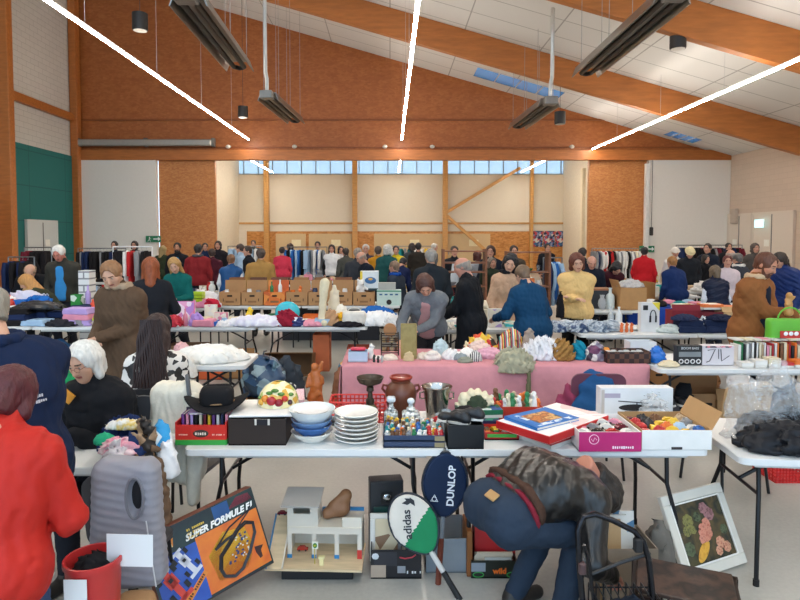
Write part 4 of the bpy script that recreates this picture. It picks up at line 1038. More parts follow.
for i in range(7):
    o = MB().lathe([(0, .004), (.07, .004), (.072, 0), (.076, 0), (.08, .005), (.126, .022), (.128, .026), (.122, .028), (.08, .012), (0, .01)], 30).build('plate', M('#e9e7e0', .2), None)
    place(o, 'white stoneware plate, %s of the stack of plates' % nm[i], 'plate', (bx(356, 3.43) + rnd.uniform(-.004, .004), 3.44, Z + .0245 * i), 0, 'stacked white plates')
bowl('clear pressed glass dish behind the bowls', Z + .02, .1, .045, '#c4ccd0', 334, 3.78, None); bowl('pale blue glass saucer by the red basket', Z + .07, .09, .02, '#b0c8d4', 352, 3.72, None)
single(MB().box((0, 0, .035), (.12, .1, .07), b=.004), 'tin_box', 'small grey tin under the pale blue saucer', 'tin', [metal('#a0a4a8')], (bx(352, 3.72), 3.72, Z)); single(MB().lathe([(0, 0), (.07, 0), (.08, .02), (0, .02)], 18), 'coaster', 'grey slate coaster under the glass dish', 'coaster', [M('#66686a', .6)], (bx(334, 3.78), 3.78, Z))
def basket(label, loc, size, col, rz=0, nx=12, nz=4, name='plastic_basket'):
    w, d, h = size; t = thing(name, label, 'basket', loc, rz); m = M(col, .35)
    MB().box((0, 0, .004), (w, d, .008)).build('base', m, t)
    r = MB(); r.tube([(x, y, h) for x, y in ring(w, d, .03)], .006, 6, closed=True); r.build('rim', m, t)
    l = MB()
    for i in range(nx + 1):
        x = -w / 2 + .01 + (w - .02) * i / nx
        for y in (-d / 2, d / 2): l.box((x, y, h / 2), (.009, .005, h))
    for i in range(1, 8):
        y = -d / 2 + d * i / 8
        for x in (-w / 2, w / 2): l.box((x, y, h / 2), (.005, .009, h))
    for k in range(1, nz + 1):
        zz = h * k / (nz + 1)
        for y in (-d / 2, d / 2): l.box((0, y, zz), (w, .005, .008))
        for x in (-w / 2, w / 2): l.box((x, 0, zz), (.005, d, .008))
    l.build('lattice', m, t); return t
basket('bright red plastic lattice basket behind the plates', (bx(358, 3.87), 3.86, Z), (.36, .2, .13), '#d83a34')
# carved statue
pr = [((0, 0, .02), (0, 0, .06), .05, .045, .03), ((0, 0, .06), (.01, 0, .16), .042, .036, .02), ((.01, 0, .16), (0, 0, .23), .035, .025, .02), ((0, -.005, .265), (0, -.005, .275), .023, .021, .01), ((-.03, 0, .21), (-.045, -.03, .15), .014, .012, .01), ((.03, 0, .21), (.05, -.02, .17), .013, .011, .01), ((.05, -.02, .17), (.045, -.03, .21), .011, .01, .01), ((-.02, -.03, .05), (.03, -.04, .1), .02, .018, .01), ((0, 0, .01), (0, 0, .02), .055, .055, .01), ((.03, .0, .25), (.045, .0, .3), .014, .008, .01)]
V, Fc = sdfmesh(pr, .0065, .012, .004, 110, 8, (1, 1, .5), ridge=True); V[:, 2] -= V[:, 2].min()
single(MB().arr(V, Fc), 'carved_statue', 'carved orange wooden figure of a robed person with child', 'statue', [M('#a85a22', .45, kind='wood')], (bx(314, 3.95), 3.96, Z), sharp=80).scale = (1.05, 1.05, 1.0)
# oil lamp
t = thing('oil_lamp', 'old oil lamp with glass font and bronze dish top', 'lamp', (bx(370, 3.8), 3.76, Z + .03)); BRZ = M('#4a3f34', .4, metal=.7)
t.location = (bx(381, 3.75) - .07, 3.75, Z)
t.location.x = bx(370, 3.7); t.location.y = 3.68
MB().lathe([(0, 0), (.055, 0), (.055, .008), (.02, .02), (.018, .06)], 20).build('foot', BRZ, t)
MB().lathe([(.018, .06), (.045, .075), (.052, .1), (.04, .13), (.022, .145)], 20).build('glass_font', M('#6a6448', .12, alpha=.85), t)
MB().lathe([(.022, .145), (.026, .15), (.026, .175), (.016, .185), (.014, .22), (.024, .23), (.022, .25), (.012, .26)], 18).build('burner', BRZ, t)
MB().lathe([(0, .262), (.03, .262), (.07, .28), (.083, .305), (.084, .315), (.078, .315), (.066, .29), (0, .272)], 24).build('dish', BRZ, t)
# pot with handles
t = thing('clay_pot', 'brown glazed clay pot with two small handles and red rim', 'pot', (bx(401, 3.88), 3.88, Z)); CL = M('#6a3a26', .35)
MB().lathe([(0, 0), (.06, 0), (.075, .02), (.1, .12), (.104, .17), (.09, .21), (.062, .235), (.064, .262), (.075, .27), (.066, .27), (.052, .235), (.08, .2), (.09, .15), (0, .02)], 26).build('body', CL, t)
MB().lathe([(.063, .25), (.076, .262), (.076, .27), (.066, .275), (.06, .262)], 24).build('rim', M('#8a3020', .3), t)
for s in (-1, 1): MB().tube([(s * .088, 0, .21), (s * .115, 0, .215), (s * .122, 0, .19), (s * .1, 0, .165)], .009, 7).build('handle', M('#7a3828', .35), t)
# ice bucket
t = thing('ice_bucket', 'polished silver champagne bucket with flared rim', 'bucket', (bx(437, 3.82), 3.8, Z)); SV = M('#b4aaa0', .16, metal=1)
MB().lathe([(0, 0), (.06, 0), (.064, .008), (.07, .07), (.086, .2), (.098, .222), (.1, .228), (.094, .228), (.082, .2), (.064, .02), (0, .012)], 28).build('body', SV, t)
for s in (-1, 1): MB().tube([(s * .084, 0, .19), (s * .108, 0, .185), (s * .108, 0, .15), (s * .08, 0, .145)], .006, 6).build('handle', SV, t)
GLS = clear('#dfe8ec', .04, .42)
for label, px, w, h in (('square cut glass decanter with block stopper, in front of the pot', 391, .085, .1), ('wider cut glass decanter with round stopper beside the bucket', 411, .11, .095)):
    t = thing('decanter', label, 'decanter', (bx(px, 3.72), 3.7, Z), 0, 'cut glass decanters')
    MB().box((0, 0, h / 2), (w, w * .8, h), b=.012).box((0, 0, h + .01), (w * .5, w * .5, .02), b=.006).cyl((0, 0, h), (0, 0, h + .045), .016, .014, 14).build('body', printm(('#dcdedc', '#a8acac', '#f4f6f4', '#c4c8c4', '#7c807c'), 90, rough=.08) if w < .1 else printm(('#dcdedc', '#b0b4b4', '#f2f4f2', '#c8ccc0', '#8a8e90'), 70, rough=.08), t)
    if w < .1: MB().box((0, 0, h + .07), (.055, .055, .032), b=.009).build('stopper', M('#dce2e6', .08), t)
    else: MB().ball((0, 0, h + .063), (.024, .024, .02), 14).build('stopper', M('#dce2e6', .08), t)
for i, (px, Y) in enumerate(((441, 3.62), (450, 3.6), (447, 3.7))): lathed('glass', ['small clear tumbler in front of the silver bucket', 'clear tumbler right of the small one, by the black box', 'clear tumbler pushed against the silver bucket'][i], (bx(px, Y), Y, Z), 1.0, mat=clear('#dfe8ec', .04, .35), group='clear tumblers')
# cases with tiny figures
for k, (lb, zz) in enumerate((('lower of two navy flat cases at the table edge', 0), ('upper navy flat case lined white and crowded with tiny figures', .036))):
    t = thing('display_case', lb, 'case', (bx(413.5, 3.45), 3.46, Z + zz), 0, 'navy display cases')
    w, d, h = .345, .3, .034; b = MB().box((0, 0, .004), (w, d, .008)); 
    for s in (-1, 1): b.box((0, s * (d / 2 - .003), h / 2), (w, .006, h), b=.001).box((s * (w / 2 - .003), 0, h / 2), (.006, d, h), b=.001)
    b.build('body', M('#2a3a58', .45), t)
    if k: MB().box((0, 0, .0095), (w - .014, d - .014, .003)).build('lining', M('#d8d8d4', .7), t)
    else: MB().box((0, 0, h - .001), (w - .014, d - .014, .003)).build('cover_panel', M('#2a3a58', .45), t)
    MB().box((w / 2 - .03, -d / 2 - .001, .017), (.055, .004, .026)).build('clasp_label', M('#9a8a68', .4, metal=.4), t)
g = random.Random(21); fc = ['white', 'white', 'white', 'red', 'blue', 'yellow', 'teal', 'orange', 'green', 'cream', 'pale blue', 'grey', 'brown', 'black']; prev = None
for r in range(6):
    for c in range(11):
        cc = g.choice(fc) if r < 5 or c < 7 else g.choice(['red', 'orange', 'white'])
        if r == 0 and c > 7: cc = 'red'
        if r == 5 and c < 5: cc = 'yellow'
        rr = ['front', 'second', 'third', 'fourth', 'fifth', 'back'][r]; pr_ = prev if c else None
        lb = '%s tiny figure in the navy case, %s row, %s' % (cc, rr, 'left end' if not c else 'after a %s one' % pr_)
        figurine(lb, (bx(413.5, 3.45) - .15 + .03 * c + g.uniform(-.005, .005), 3.34 + .048 * r + g.uniform(-.006, .006), Z + .047), (.55, .55, g.uniform(.25, .36)), CN[cc], 'tiny figures in the navy case', g.uniform(0, 360)); prev = cc
# black box with footwear
carton('open black shoebox at the table edge', (bx(464.5, 3.4), 3.4, Z), (.2, .22, .135), col='#141416', handle=False, name='shoebox', mat=M('#121214', .45))
for i, (dx, rz_, lb) in enumerate(((-.045, 60, 'black sandal lying left in the shoebox'), (.03, 75, 'black sandal tilted right on top of the shoebox'))):
    o = shoe(lb, (bx(464.5, 3.4) + dx, 3.4, Z + .115 + .02 * i), .72, '#1e1e20', 'black sandals in the shoebox', rz_)
heap('black scarf with dark red lining tucked behind the sandals', (bx(466, 3.45), 3.46, Z + .12), (.07, .045, .075), '#232022', seed=4)
gamebox('navy game box with white print behind the black shoebox', (bx(473, 3.8), 3.72, Z), (.3, .2, .06), -3, '#1c2c50', printm(('#1c2c50', '#e0e8e4', '#16223e', '#1c2c50', '#2a8a6a'), 22))
gamebox('green game box stacked on the navy one', (bx(478, 3.8), 3.74, Z + .063), (.27, .18, .05), 5, '#1c6a4a', printm(('#1c6a4a', '#154c3a', '#1c6a4a', '#d8e0d8', '#2a4a8a'), 20))
heap('cream scarf crumpled on the green game box', (bx(474, 3.85), 3.77, Z + .115), (.11, .06, .09), '#d8ccae', seed=14)
heap('olive green cloth strip lying over the cream scarf', (bx(476, 3.8), 3.71, Z + .115), (.06, .03, .07), '#3a4434', seed=15)
# toys in red trays
t = carton('red cardboard tray of small toys, front one', (bx(501, 3.52), 3.52, Z), (.2, .16, .045), mat=M('#b8241c', .45), handle=False, name='toy_tray'); MB().box((0, -.082, .026), (.17, .002, .02)).build('stripe', M('#3a9a3a', .5), t)
t = carton('red cardboard tray heaped with toys behind the open one', (bx(516, 3.82), 3.82, Z), (.32, .17, .11), mat=M('#b03020', .45), handle=False, name='toy_tray')
g = random.Random(8); prev = None
for i in range(26):
    c = g.choice(['orange', 'cream', 'white', 'red', 'beige', 'brown', 'white', 'orange', 'green']); k = i % 13
    lb = '%s toy figure piled in the red tray, after %s one' % (c, prev) if prev else '%s toy figure at left end of the heaped red tray' % c
    figurine(lb, (bx(516, 3.82) - .14 + .0235 * k, 3.79 + .06 * (i // 13), Z + .02 + .05 * g.random()), g.uniform(.65, 1.0), CN[c], 'toys in the red tray', g.uniform(0, 360)); prev = c
for i in range(8): 
    c = ['orange', 'green', 'white', 'red', 'brown', 'yellow', 'orange', 'red'][i]; toycar('%s toy car in the front red tray, spot %s' % (c, ['by the shoebox', 'second from it', 'centre left', 'centre', 'centre right', 'near the game box', 'far corner', 'far right corner'][i]), (bx(501, 3.52) - .075 + .05 * (i % 4), 3.485 + .07 * (i // 4), Z + .012), .5, CN[c], 'toy cars in the front tray', 80 + 5 * i)
gamebox('flat red box supporting the big tilted game box', (.93, 3.47, Z), (.3, .26, .058), 38, '#b81e1e')
gamebox('big red and white game box set crosswise under the blue book', (.97, 3.52, Z + .06), (.6, .37, .045), 40, '#c02020', printm(('#ece8e4', '#e8c8c4', '#f0eeea', '#c83a30', '#ece8e4', '#d8d4d0', '#ece8e4'), 7), lid=.95)
t = book('large blue picture book lying on the red and white game box', (.89, 3.48, Z + .107), (.35, .26, .018), 33, '#1d6ab4')
MB().box((0.0, 0.0, .0186), (.2, .15, .0012)).build('picture', printm(('#2a1e18', '#c87a3a', '#8a4a28', '#e0b070', '#1c1410'), 14, 'soft'), t); MB().box((.0, -.1, .0186), (.28, .03, .001)).box((-.1, .045, .0186), (.05, .1, .001)).build('title_band', printm(('#d8e4ec', '#1d6ab4', '#e8eef0'), 40), t)
# magenta carton and its toys
t = carton('magenta and white carton with round logo, open and full', (bx(610, 3.3), 3.42, Z), (.34, .34, .11), mat=M('#e6e2de', .6), handle=False, name='toy_carton')
MB().box((0, -.1715, .056), (.342, .003, .108)).build('front_print', M('#b81a68', .45), t)
MB().tube([(-.09 + .026 * math.cos(a), -.1735, .07 + .026 * math.sin(a)) for a in [2 * PI * i / 20 for i in range(20)]], .0022, 5, closed=True).tube([(-.105, -.1735, .072), (-.095, -.1735, .058), (-.085, -.1735, .08), (-.075, -.1735, .066)], .002, 5).build('round_logo', M('#f0c4d8', .5), t)
textmesh('lettering', '~xxxxxxxxxx', .02, M('#f4e4ec', .5), t, TR(.07, -.1735, .025, 90), .0004)
g = random.Random(31)
for i in range(12):
    c = ['white', 'black', 'red', 'white', 'pink', 'grey', 'white', 'maroon', 'cream', 'red', 'white', 'pink'][i]
    toycar('%s toy car in the magenta carton, %s' % (c, ['left front', 'second of front row', 'third of front row', 'right front', 'left of the middle row', 'second of middle row', 'third of middle row', 'right end, middle row', 'left rear', 'second of rear row', 'third of rear row', 'right rear'][i]), (bx(610, 3.3) - .12 + .08 * (i % 4), 3.32 + .09 * (i // 4), Z + .075), .55, CN[c], 'cars in the magenta carton', g.uniform(-40, 40))
single(MB().box((0, 0, .03), (.3, .3, .06)), 'packing_card', 'grey card sheet filling the bottom of the magenta carton', 'card', [card('#b8b0a4')], (bx(610, 3.3), 3.42, Z + .01))
# helicopter box
t = thing('helicopter_box', 'long white box picturing a dark toy helicopter, standing upright', 'box', (bx(635, 4.0), 3.97, Z + .002), 0)
MB().box((0, 0, .09), (.48, .09, .18), b=.002).build('body', M('#d8dadc', .4), t)
h_ = MB().ball((-.02, -.046, .05), (.1, .003, .022), 20); h_.box((.09, -.047, .055), (.12, .003, .008)).box((.0, -.047, .085), (.26, .003, .005), X=TR(ry=4)).box((0, -.047, .075), (.006, .003, .02)).box((.15, -.047, .07), (.01, .003, .035)).box((-.03, -.047, .025), (.1, .003, .004))
h_.build('helicopter_picture', M('#1e1a1e', .4), t); MB().box((-.17, -.046, .13), (.12, .003, .03)).build('print_patch', M('#a8a0b0', .5), t)
MB().box((-.225, -.0465, .09), (.02, .003, .16)).build('side_band', M('#b8b0a8', .5), t)
# white fronted carton
t = carton('wide carton with white front and brown inside, full of plastic toys', (bx(680, 3.3) - .005, 3.46, Z), (.385, .36, .11), mat=M('#b08a5c', .7), handle=False, flaps='r', fa=100, name='toy_carton')
MB().box((0, -.1815, .0555), (.387, .003, .11), b=.001).build('front_panel', M('#e4e2de', .5), t); MB().box((0, -.184, .01), (.06, .002, .014)).build('bar_print', M('#2a1e1e', .5), t)
single(MB().box((0, 0, .025), (.34, .32, .05)), 'packing_card', 'brown card sheet filling the bottom of the white-fronted carton', 'card', [card('#a07a50')], (bx(680, 3.3) - .005, 3.46, Z + .01))
for i in range(20):
    c = ['red', 'red', 'yellow', 'yellow', 'blue', 'red', 'yellow', 'orange', 'pale blue', 'white', 'red', 'black', 'yellow', 'yellow', 'grey', 'maroon', 'black', 'brown', 'yellow', 'beige'][i]
    x = bx(680, 3.3) - .15 + .075 * (i % 5); y = 3.34 + .075 * (i // 5); lb = '%s plastic toy in the white-fronted carton, %s row, %s' % (c, ['front', 'second', 'third', 'rear'][i // 5], ['left end', 'left of centre', 'centre', 'right of centre', 'right end'][i % 5])
    if i % 3 == 0: toycar(lb, (x, y, Z + .062), .62, CN[c], 'plastic toys in the white carton', g.uniform(0, 180))
    else: heap(lb, (x, y, Z + .06), (.036, .03, .05), mat=M(CN[c], .3), seed=i, name='plastic_toy', cat='toy', group='plastic toys in the white carton', h=.009, amp=.2)
heap('clear plastic bag crumpled beside the white-fronted carton', (1.72, 3.86, Z), (.07, .1, .13), mat=clear('#e8ecee', .12, .4), seed=9, name='plastic_bag', cat='bag', amp=.25)
# ------------------------------------------------------------------ right hand table
folding_table('white folding table at right with plastic bag and black jacket', 1.9, 3.4, 3.08, rz=-5)
o = heap('large clear crinkled plastic bag standing on the right table', (bx(762, 3.55) + .02, 3.52, Z), (.2, .15, .40), mat=clear('#e6e8ea', .08, .27), seed=12, name='plastic_bag', cat='bag', amp=.2, fr=7, h=.012, ridge=False)
heap('grey belongings packed low inside the clear plastic bag', (bx(765, 3.55), 3.54, Z + .01), (.13, .09, .12), '#5a5654', seed=18)
heap('black shiny jacket crumpled on the right table', (bx(790, 3.3) + .03, 3.3, Z), (.25, .14, .13), mat=M('#1a1b20', .4, kind='cloth'), seed=22, fr=11, amp=.2, name='jacket')
heap('black trousers piled behind the shiny jacket', (bx(790, 3.6), 3.55, Z), (.1, .1, .22), '#17171a', seed=23)
def chair(label, loc, rz, col, h=.86, seat=.45, w=.42, legc=None):
    t = thing('chair', label, 'chair', loc, rz); m = M(col, .5)
    MB().prism(ring(w, .42, .06), seat - .012, seat + .012).build('seat', m, t)
    pts = []
    def f(X, Y, Zz): return np.maximum(d_box(X, Y, Zz, (0, 0, 0), (w / 2, .014, (h - seat - .06) / 2), .012), -1)
    mb = MB(); n = 8
    for i in range(n): 
        a = -1 + 2 * i / (n - 1)
    hh = h - seat - .1
    mb.prism(ring(w, hh, .07), -.009, .009, X=TR(0, .21, seat + .1 + hh / 2, 82)); mb.build('backrest', m, t)
    lm = legc or LEGM
    for sx in (-1, 1):
        MB().tube([(sx * (w / 2 - .03), -.17, seat - .01), (sx * (w / 2 - .0), -.2, .01)], .011, 8).build('leg', lm, t)
        MB().tube([(sx * (w / 2 - .03), .19, seat + .15), (sx * (w / 2 - .03), .17, seat - .01), (sx * (w / 2), .22, .01)], .011, 8).build('leg', lm, t)
    return t
chair('beige plastic chair standing empty behind the right tables', (bx(728, 4.55), 4.55, 0), 195, '#a88a62')
basket('red round plastic basket on the floor under the right table', (bx(790, 4.75), 4.75, 0), (.32, .3, .13), '#d02a2a')
# ------------------------------------------------------------------ under the front tables
t = thing('race_game_box', 'large old slot car racing set box leaning under the front table', 'box', (-1.12, 3.17, .012), 46, rot=(-23, 0, 46))
W_, H_, D_ = .6, .43, .075
MB().box((0, D_ / 2 + .002, H_ / 2), (W_, D_, H_), b=.002).build('box_body', M('#7a4430', .55, kind='card'), t)
t.location = (-.86, 3.02, .085); t.rotation_euler = (R(-17), R(-10), R(40))
fp = MB(); fy = 0
def fr(x0, x1, z0, z1, lay): return ((x0 + x1) / 2, -.0006 * lay, (z0 + z1) / 2), (x1 - x0, .0012, z1 - z0)
def patch(name, x0, x1, z0, z1, m, lay): c, s = fr(x0, x1, z0, z1, lay); return MB().box(c, s).build(name, m, t)
def poly(name, pts, m, lay): return MB().prism(pts, -.0006 * lay, -.0006 * lay + .0011, X=TR(0, 0, 0, 90) @ Matrix.Diagonal((1, 1, -1, 1))).build(name, m, t)
def soft(*c, sc=3): return printm(c, sc, 'soft', .35)
patch('cover_background', -.298, .298, .004, .426, soft('#16302e', '#0e1a20', '#16302e', '#1c4a48'), 1)
patch('blue_scene', -.285, -.06, .012, .3, soft('#1c3c98', '#2a58b8', '#16286a'), 2)
patch('blue_corner', .06, .15, .34, .42, soft('#1e5a9a', '#123a6a'), 2); poly('red_planet', [(.14, .37), (.2, .415), (.27, .41), (.285, .37)], M('#7a2a3a', .4), 2)
patch('orange_panel', -.06, .29, .02, .315, soft('#c83a1c', '#e07a20', '#b82418'), 3)
poly('yellow_glow', [(.0, .06), (.16, .05), (.22, .14), (.2, .25), (.08, .28), (-.02, .2)], soft('#eaa81c', '#f0c83a'), 4)
tr = MB(); loop = [(-.01 + .105 * 1, .0, 0)]
def tpath(ps, r=.011): MB().tube([(x, -.004, z) for x, z in ps], r, 4).build('track_picture', M('#22222a', .5), t)
pp = [(.02, .11), (.03, .07), (.08, .045), (.13, .06), (.19, .12), (.245, .2), (.25, .25), (.21, .27), (.16, .255), (.1, .21), (.04, .17), (.02, .11)]; tpath(pp)
tpath([(.02, .215), (.09, .235), (.14, .24)], .009); tpath([(.03, .22), (.12, .285), (.27, .33)], .005); tpath([(.14, .25), (.2, .29), (.275, .335)], .004)
gg = random.Random(2); sp = MB()
for i in range(26): sp.box((gg.uniform(.07, .2), -.0035, gg.uniform(.11, .23)), (.012, .001, .009))
sp.build('stand_picture', M('#2a3a6a', .5), t); sp = MB()
for i in range(18): sp.box((gg.uniform(.07, .2), -.004, gg.uniform(.11, .23)), (.008, .001, .007))
sp.build('crowd_picture', M('#e8e0d0', .5), t)
poly('controller_picture', [(.22, .1), (.235, .06), (.25, .065), (.25, .1), (.27, .12), (.22, .13)], M('#3a1a14', .5), 5)
def racer(x, z, s, a, c, nm):
    X = TR(x, -.004, z, 0, a) @ Matrix.Diagonal((s, 1, s, 1)); b = MB()
    b.box((0, 0, 0), (.026, .002, .15), X=X, taper=1).box((0, 0, -.07), (.075, .002, .018), X=X).box((0, 0, .075), (.055, .002, .014), X=X).box((0, 0, .015), (.045, .002, .05), X=X); b.build(nm, M(c, .4), t)
    for sx in (-1, 1):
        for zz in (-.04, .05): MB().box((sx * .036, -.0008, zz), (.018, .002, .03), X=X).build('wheel_picture', M('#17171c', .5), t)
    MB().box((0, -.0012, .02), (.016, .002, .016), X=X).build('cockpit_picture', M('#17171c', .5), t)
racer(-.215, .16, 1.25, -24, '#c83a2c', 'red_racer_picture'); racer(-.13, .225, 1.0, -28, '#d8dce8', 'white_racer_picture')
MB().ball((-.243, -.004, .245), (.028, .002, .025), 14).build('helmet_picture', M('#b0b4b8', .4), t)
poly('orange_band', [(-.2, .012), (-.045, .13), (-.06, .15), (-.23, .03)], M('#e0862a', .4), 5)
textmesh('band_lettering', '~xxxxxxx xxxxxxx', .02, M('#5a2a10', .5), t, TR(-.135, -.0045, .08, 90, -37.5), .0004)
textmesh('title', 'SUPER FORMULE F1', .044, M('#f0f0ec', .4), t, TR(.085, -.0042, .338, 90, -1), .0004, shear=.3, bold=.002)
textmesh('small_lettering', '~xx xxxxxxx|xx xxxxx|xxxxxx', .016, M('#d8b848', .5), t, TR(-.09, -.0042, .37, 90), .0004, 'LEFT')
poly('name_badge', [(-.275, .31), (-.17, .33), (-.16, .37), (-.19, .355), (-.21, .385), (-.225, .35), (-.265, .35)], M('#e08a2a', .4), 4); textmesh('badge_lettering', '~xxxxxx', .026, M('#f4e0a0', .5), t, TR(-.218, -.0045, .332, 90, -8), .0004, shear=.2)
# toy garage
t = thing('toy_garage', 'white wooden toy garage with tower, ramp and blue edges', 'toy', (bx(316, 3.4), 3.38, .075), -2); GW = M('#d8cfc0', .55, var=.04); BLU = M('#2a7ab0', .4); PLY = M('#d8c09a', .55, kind='wood')
MB().box((0, 0, .006), (.54, .3, .012)).build('base_board', PLY, t)
f = MB()
def wallx(x0, x1, z0, z1, y): f.box(((x0 + x1) / 2, y, (z0 + z1) / 2), (x1 - x0, .01, z1 - z0))
y0 = -.03
for x0, x1 in ((-.165, -.14), (-.025, -.0), (.105, .13), (.235, .26)): wallx(x0, x1, .012, .155, y0)
wallx(-.165, .26, .155, .19, y0); f.box((.0475, .14, .1), (.425, .01, .18)).box((-.16, .055, .1), (.01, .17, .18)).box((.255, .055, .1), (.01, .17, .18)); f.build('ground_floor', GW, t)
MB().box((.0475, .055, .194), (.425, .19, .008)).build('deck', M('#dcd2c0', .55), t)
f = MB(); wallx(-.165, -.13, .198, .35, y0); wallx(-.035, .01, .198, .35, y0); wallx(-.13, -.035, .198, .27, y0); wallx(-.13, -.035, .32, .35, y0)
f.box((-.16, .04, .275), (.01, .14, .15)).box((.005, .04, .275), (.01, .14, .15)).box((-.0775, .11, .275), (.17, .01, .15)); f.build('tower', GW, t)
MB().box((-.0775, .035, .358), (.215, .2, .01), X=TR(0, 0, .0, 8)).build('roof', M('#a8a49e', .5), t)
MB().box((.085, .14, .215), (.15, .012, .035)).box((.2, .14, .225), (.12, .012, .02)).build('blue_railing', BLU, t)
MB().box((.205, y0 - .001, .225), (.11, .008, .055)).build('upper_front', GW, t)
for x in (-.1525, -.0125, .1175): MB().box((x, y0 - .007, .025), (.027, .004, .02)).build('blue_plinth', BLU, t)
MB().box((.2475, y0 - .007, .04), (.027, .004, .05)).build('red_plinth', M('#c83a34', .4), t)
X = TR(-.215, -.02, .1, 34); MB().box((0, 0, 0), (.085, .32, .008), X=X).build('ramp', PLY, t)
for s in (-1, 1): MB().box((s * .045, 0, .012), (.006, .32, .02), X=X).build('ramp_rail', BLU if s < 0 else GW, t)
MB().cyl((-.0, -.09, .012), (-.0, -.09, .1), .003, n=6).build('sign_post', M('#c8b040', .5), t); MB().box((.002, -.09, .118), (.035, .004, .04)).build('fuel_sign', M('#e8e6d8', .4), t)
MB().ball((.002, -.0935, .118), (.013, .002, .015), 6).build('shield', M('#2f7a34', .4), t); textmesh('shield_lettering', 'BP', .015, M('#f0d820', .4), t, TR(.002, -.096, .118, 90), .0004)
MB().box((.04, -.1, .03), (.022, .02, .04)).box((.04, -.1, .055), (.034, .022, .012)).build('fuel_pump', M('#e4d8a0', .4), t)
toycar('tiny maroon toy car at the top of the garage ramp', (bx(284, 3.5), 3.6, .3), .4, '#6a1c2c').location = (bx(316, 3.45) - .215, 3.5, .27)
toycar('small red toy car inside the garage', (bx(316, 3.45) - .085, 3.43, .09), .45, '#b83a2c'); single(MB().box((0, 0, .037), (.4, .26, .074), b=.003), 'black_tray', 'low black box carrying the toy garage', 'box', [M('#17171a', .5)], (bx(318, 3.4), 3.41, 0))
t = thing('ankle_boot', 'worn brown leather boot lying on the garage deck', 'boot', (bx(336, 3.45), 3.46, .275), 20)
V, Fc = sdfmesh([((-.06, 0, .03), (.03, 0, .045), .03, .042, .03), ((.03, 0, .05), (.055, 0, .12), .042, .034, .03), ((.02, 0, .1), (-.02, .0, .07), .03, .03, .03)], .008, .03, .004, 60, 5); V[:, 2] -= V[:, 2].min(); MB().arr(V, Fc).build('upper', M('#8a6040', .55, kind='leather'), t, 80)
MB().tube([(.06, -.035, .04), (.07, -.02, .09), (.075, 0, .14)], .006, 6).build('seam', M('#4a2e1c', .6), t)
# black carton with frames
t = carton('black printed carton on the floor holding picture frames', (bx(396, 3.42), 3.42, 0), (.285, .26, .165), mat=M('#17161a', .4), handle=False, name='printed_carton')
MB().box((-.06, -.1315, .115), (.13, .002, .08)).build('grey_print', M('#2a2a30', .4), t); MB().box((-.1, -.133, .045), (.085, .002, .07)).build('beige_print', M('#a89684', .5), t); MB().box((.03, -.133, .055), (.045, .002, .04)).build('code_print', M('#8a8c90', .5), t)
MB().tube([(.02, -.133, .125), (.05, -.133, .118), (.09, -.133, .125), (.11, -.133, .14)], .004, 5).build('red_swoosh', M('#b8202c', .4), t); textmesh('lettering', '~x xx x', .024, M('#d8d8d8', .5), t, TR(.1, -.1335, .04, 90), .0004); MB().ball((-.115, -.132, .13), (.022, .002, .02), 6).build('round_print', M('#c8ccd0', .5), t)
def frame(label, loc, w, h, rot, fcol, pic, fw=.03, th=.02, extra=None, name='picture_frame'):
    t = thing(name, label, 'picture', loc, 0, None, rot); b = MB()
    b.box((0, 0, fw / 2), (w, th, fw), b=.004).box((0, 0, h - fw / 2), (w, th, fw), b=.004).box((-w / 2 + fw / 2, 0, h / 2), (fw, th, h - 2 * fw), b=.004).box((w / 2 - fw / 2, 0, h / 2), (fw, th, h - 2 * fw), b=.004); b.build('frame', M(fcol, .5), t)
    MB().box((0, .001, h / 2), (w - fw * 2, th * .5, h - fw * 2)).build('picture', pic, t); return t
frame('white framed warm toned print standing in the black carton', (bx(389, 3.4), 3.385, .05), .22, .27, (-6, 0, 0), '#dcd8d0', printm(('#b89a78', '#d8c8a8', '#8a6a50', '#e4dcc8'), 12), .03)
t = thing('cassette_case', 'tall black case with chrome clasp rising behind the frames', 'case', (bx(384, 3.55) + .01, 3.53, 0), 8); MB().box((0, 0, .24), (.2, .1, .48), b=.006).build('body', M('#26282c', .45), t)
MB().box((0, -.053, .38), (.07, .006, .07), b=.002).build('clasp_plate', M('#16181a', .3), t); MB().ball((0, -.058, .385), (.024, .008, .022), 12).build('clasp', metal('#c0c4c8', .2), t)
single(MB().box((0, 0, .16), (.24, .02, .32), b=.003), 'record_sleeve', 'dark green album sleeve between the frames and the black case', 'record', [M('#123a34', .4)], (bx(394, 3.45), 3.45, .012), rot=(-4, 0, 0))
for i, c in enumerate(('beige', 'brown', 'cream', 'grey')): book('%s book upright at the right of the black carton, %s' % (c, ['outermost', 'second from the wall', 'third from the wall', 'fourth from the wall'][i]), (bx(414, 3.42) - .02 - .024 * i, 3.44, .1), (.17, .16, .02), col=CN[c], group='books in the black carton', rot=(90, 0, 90))
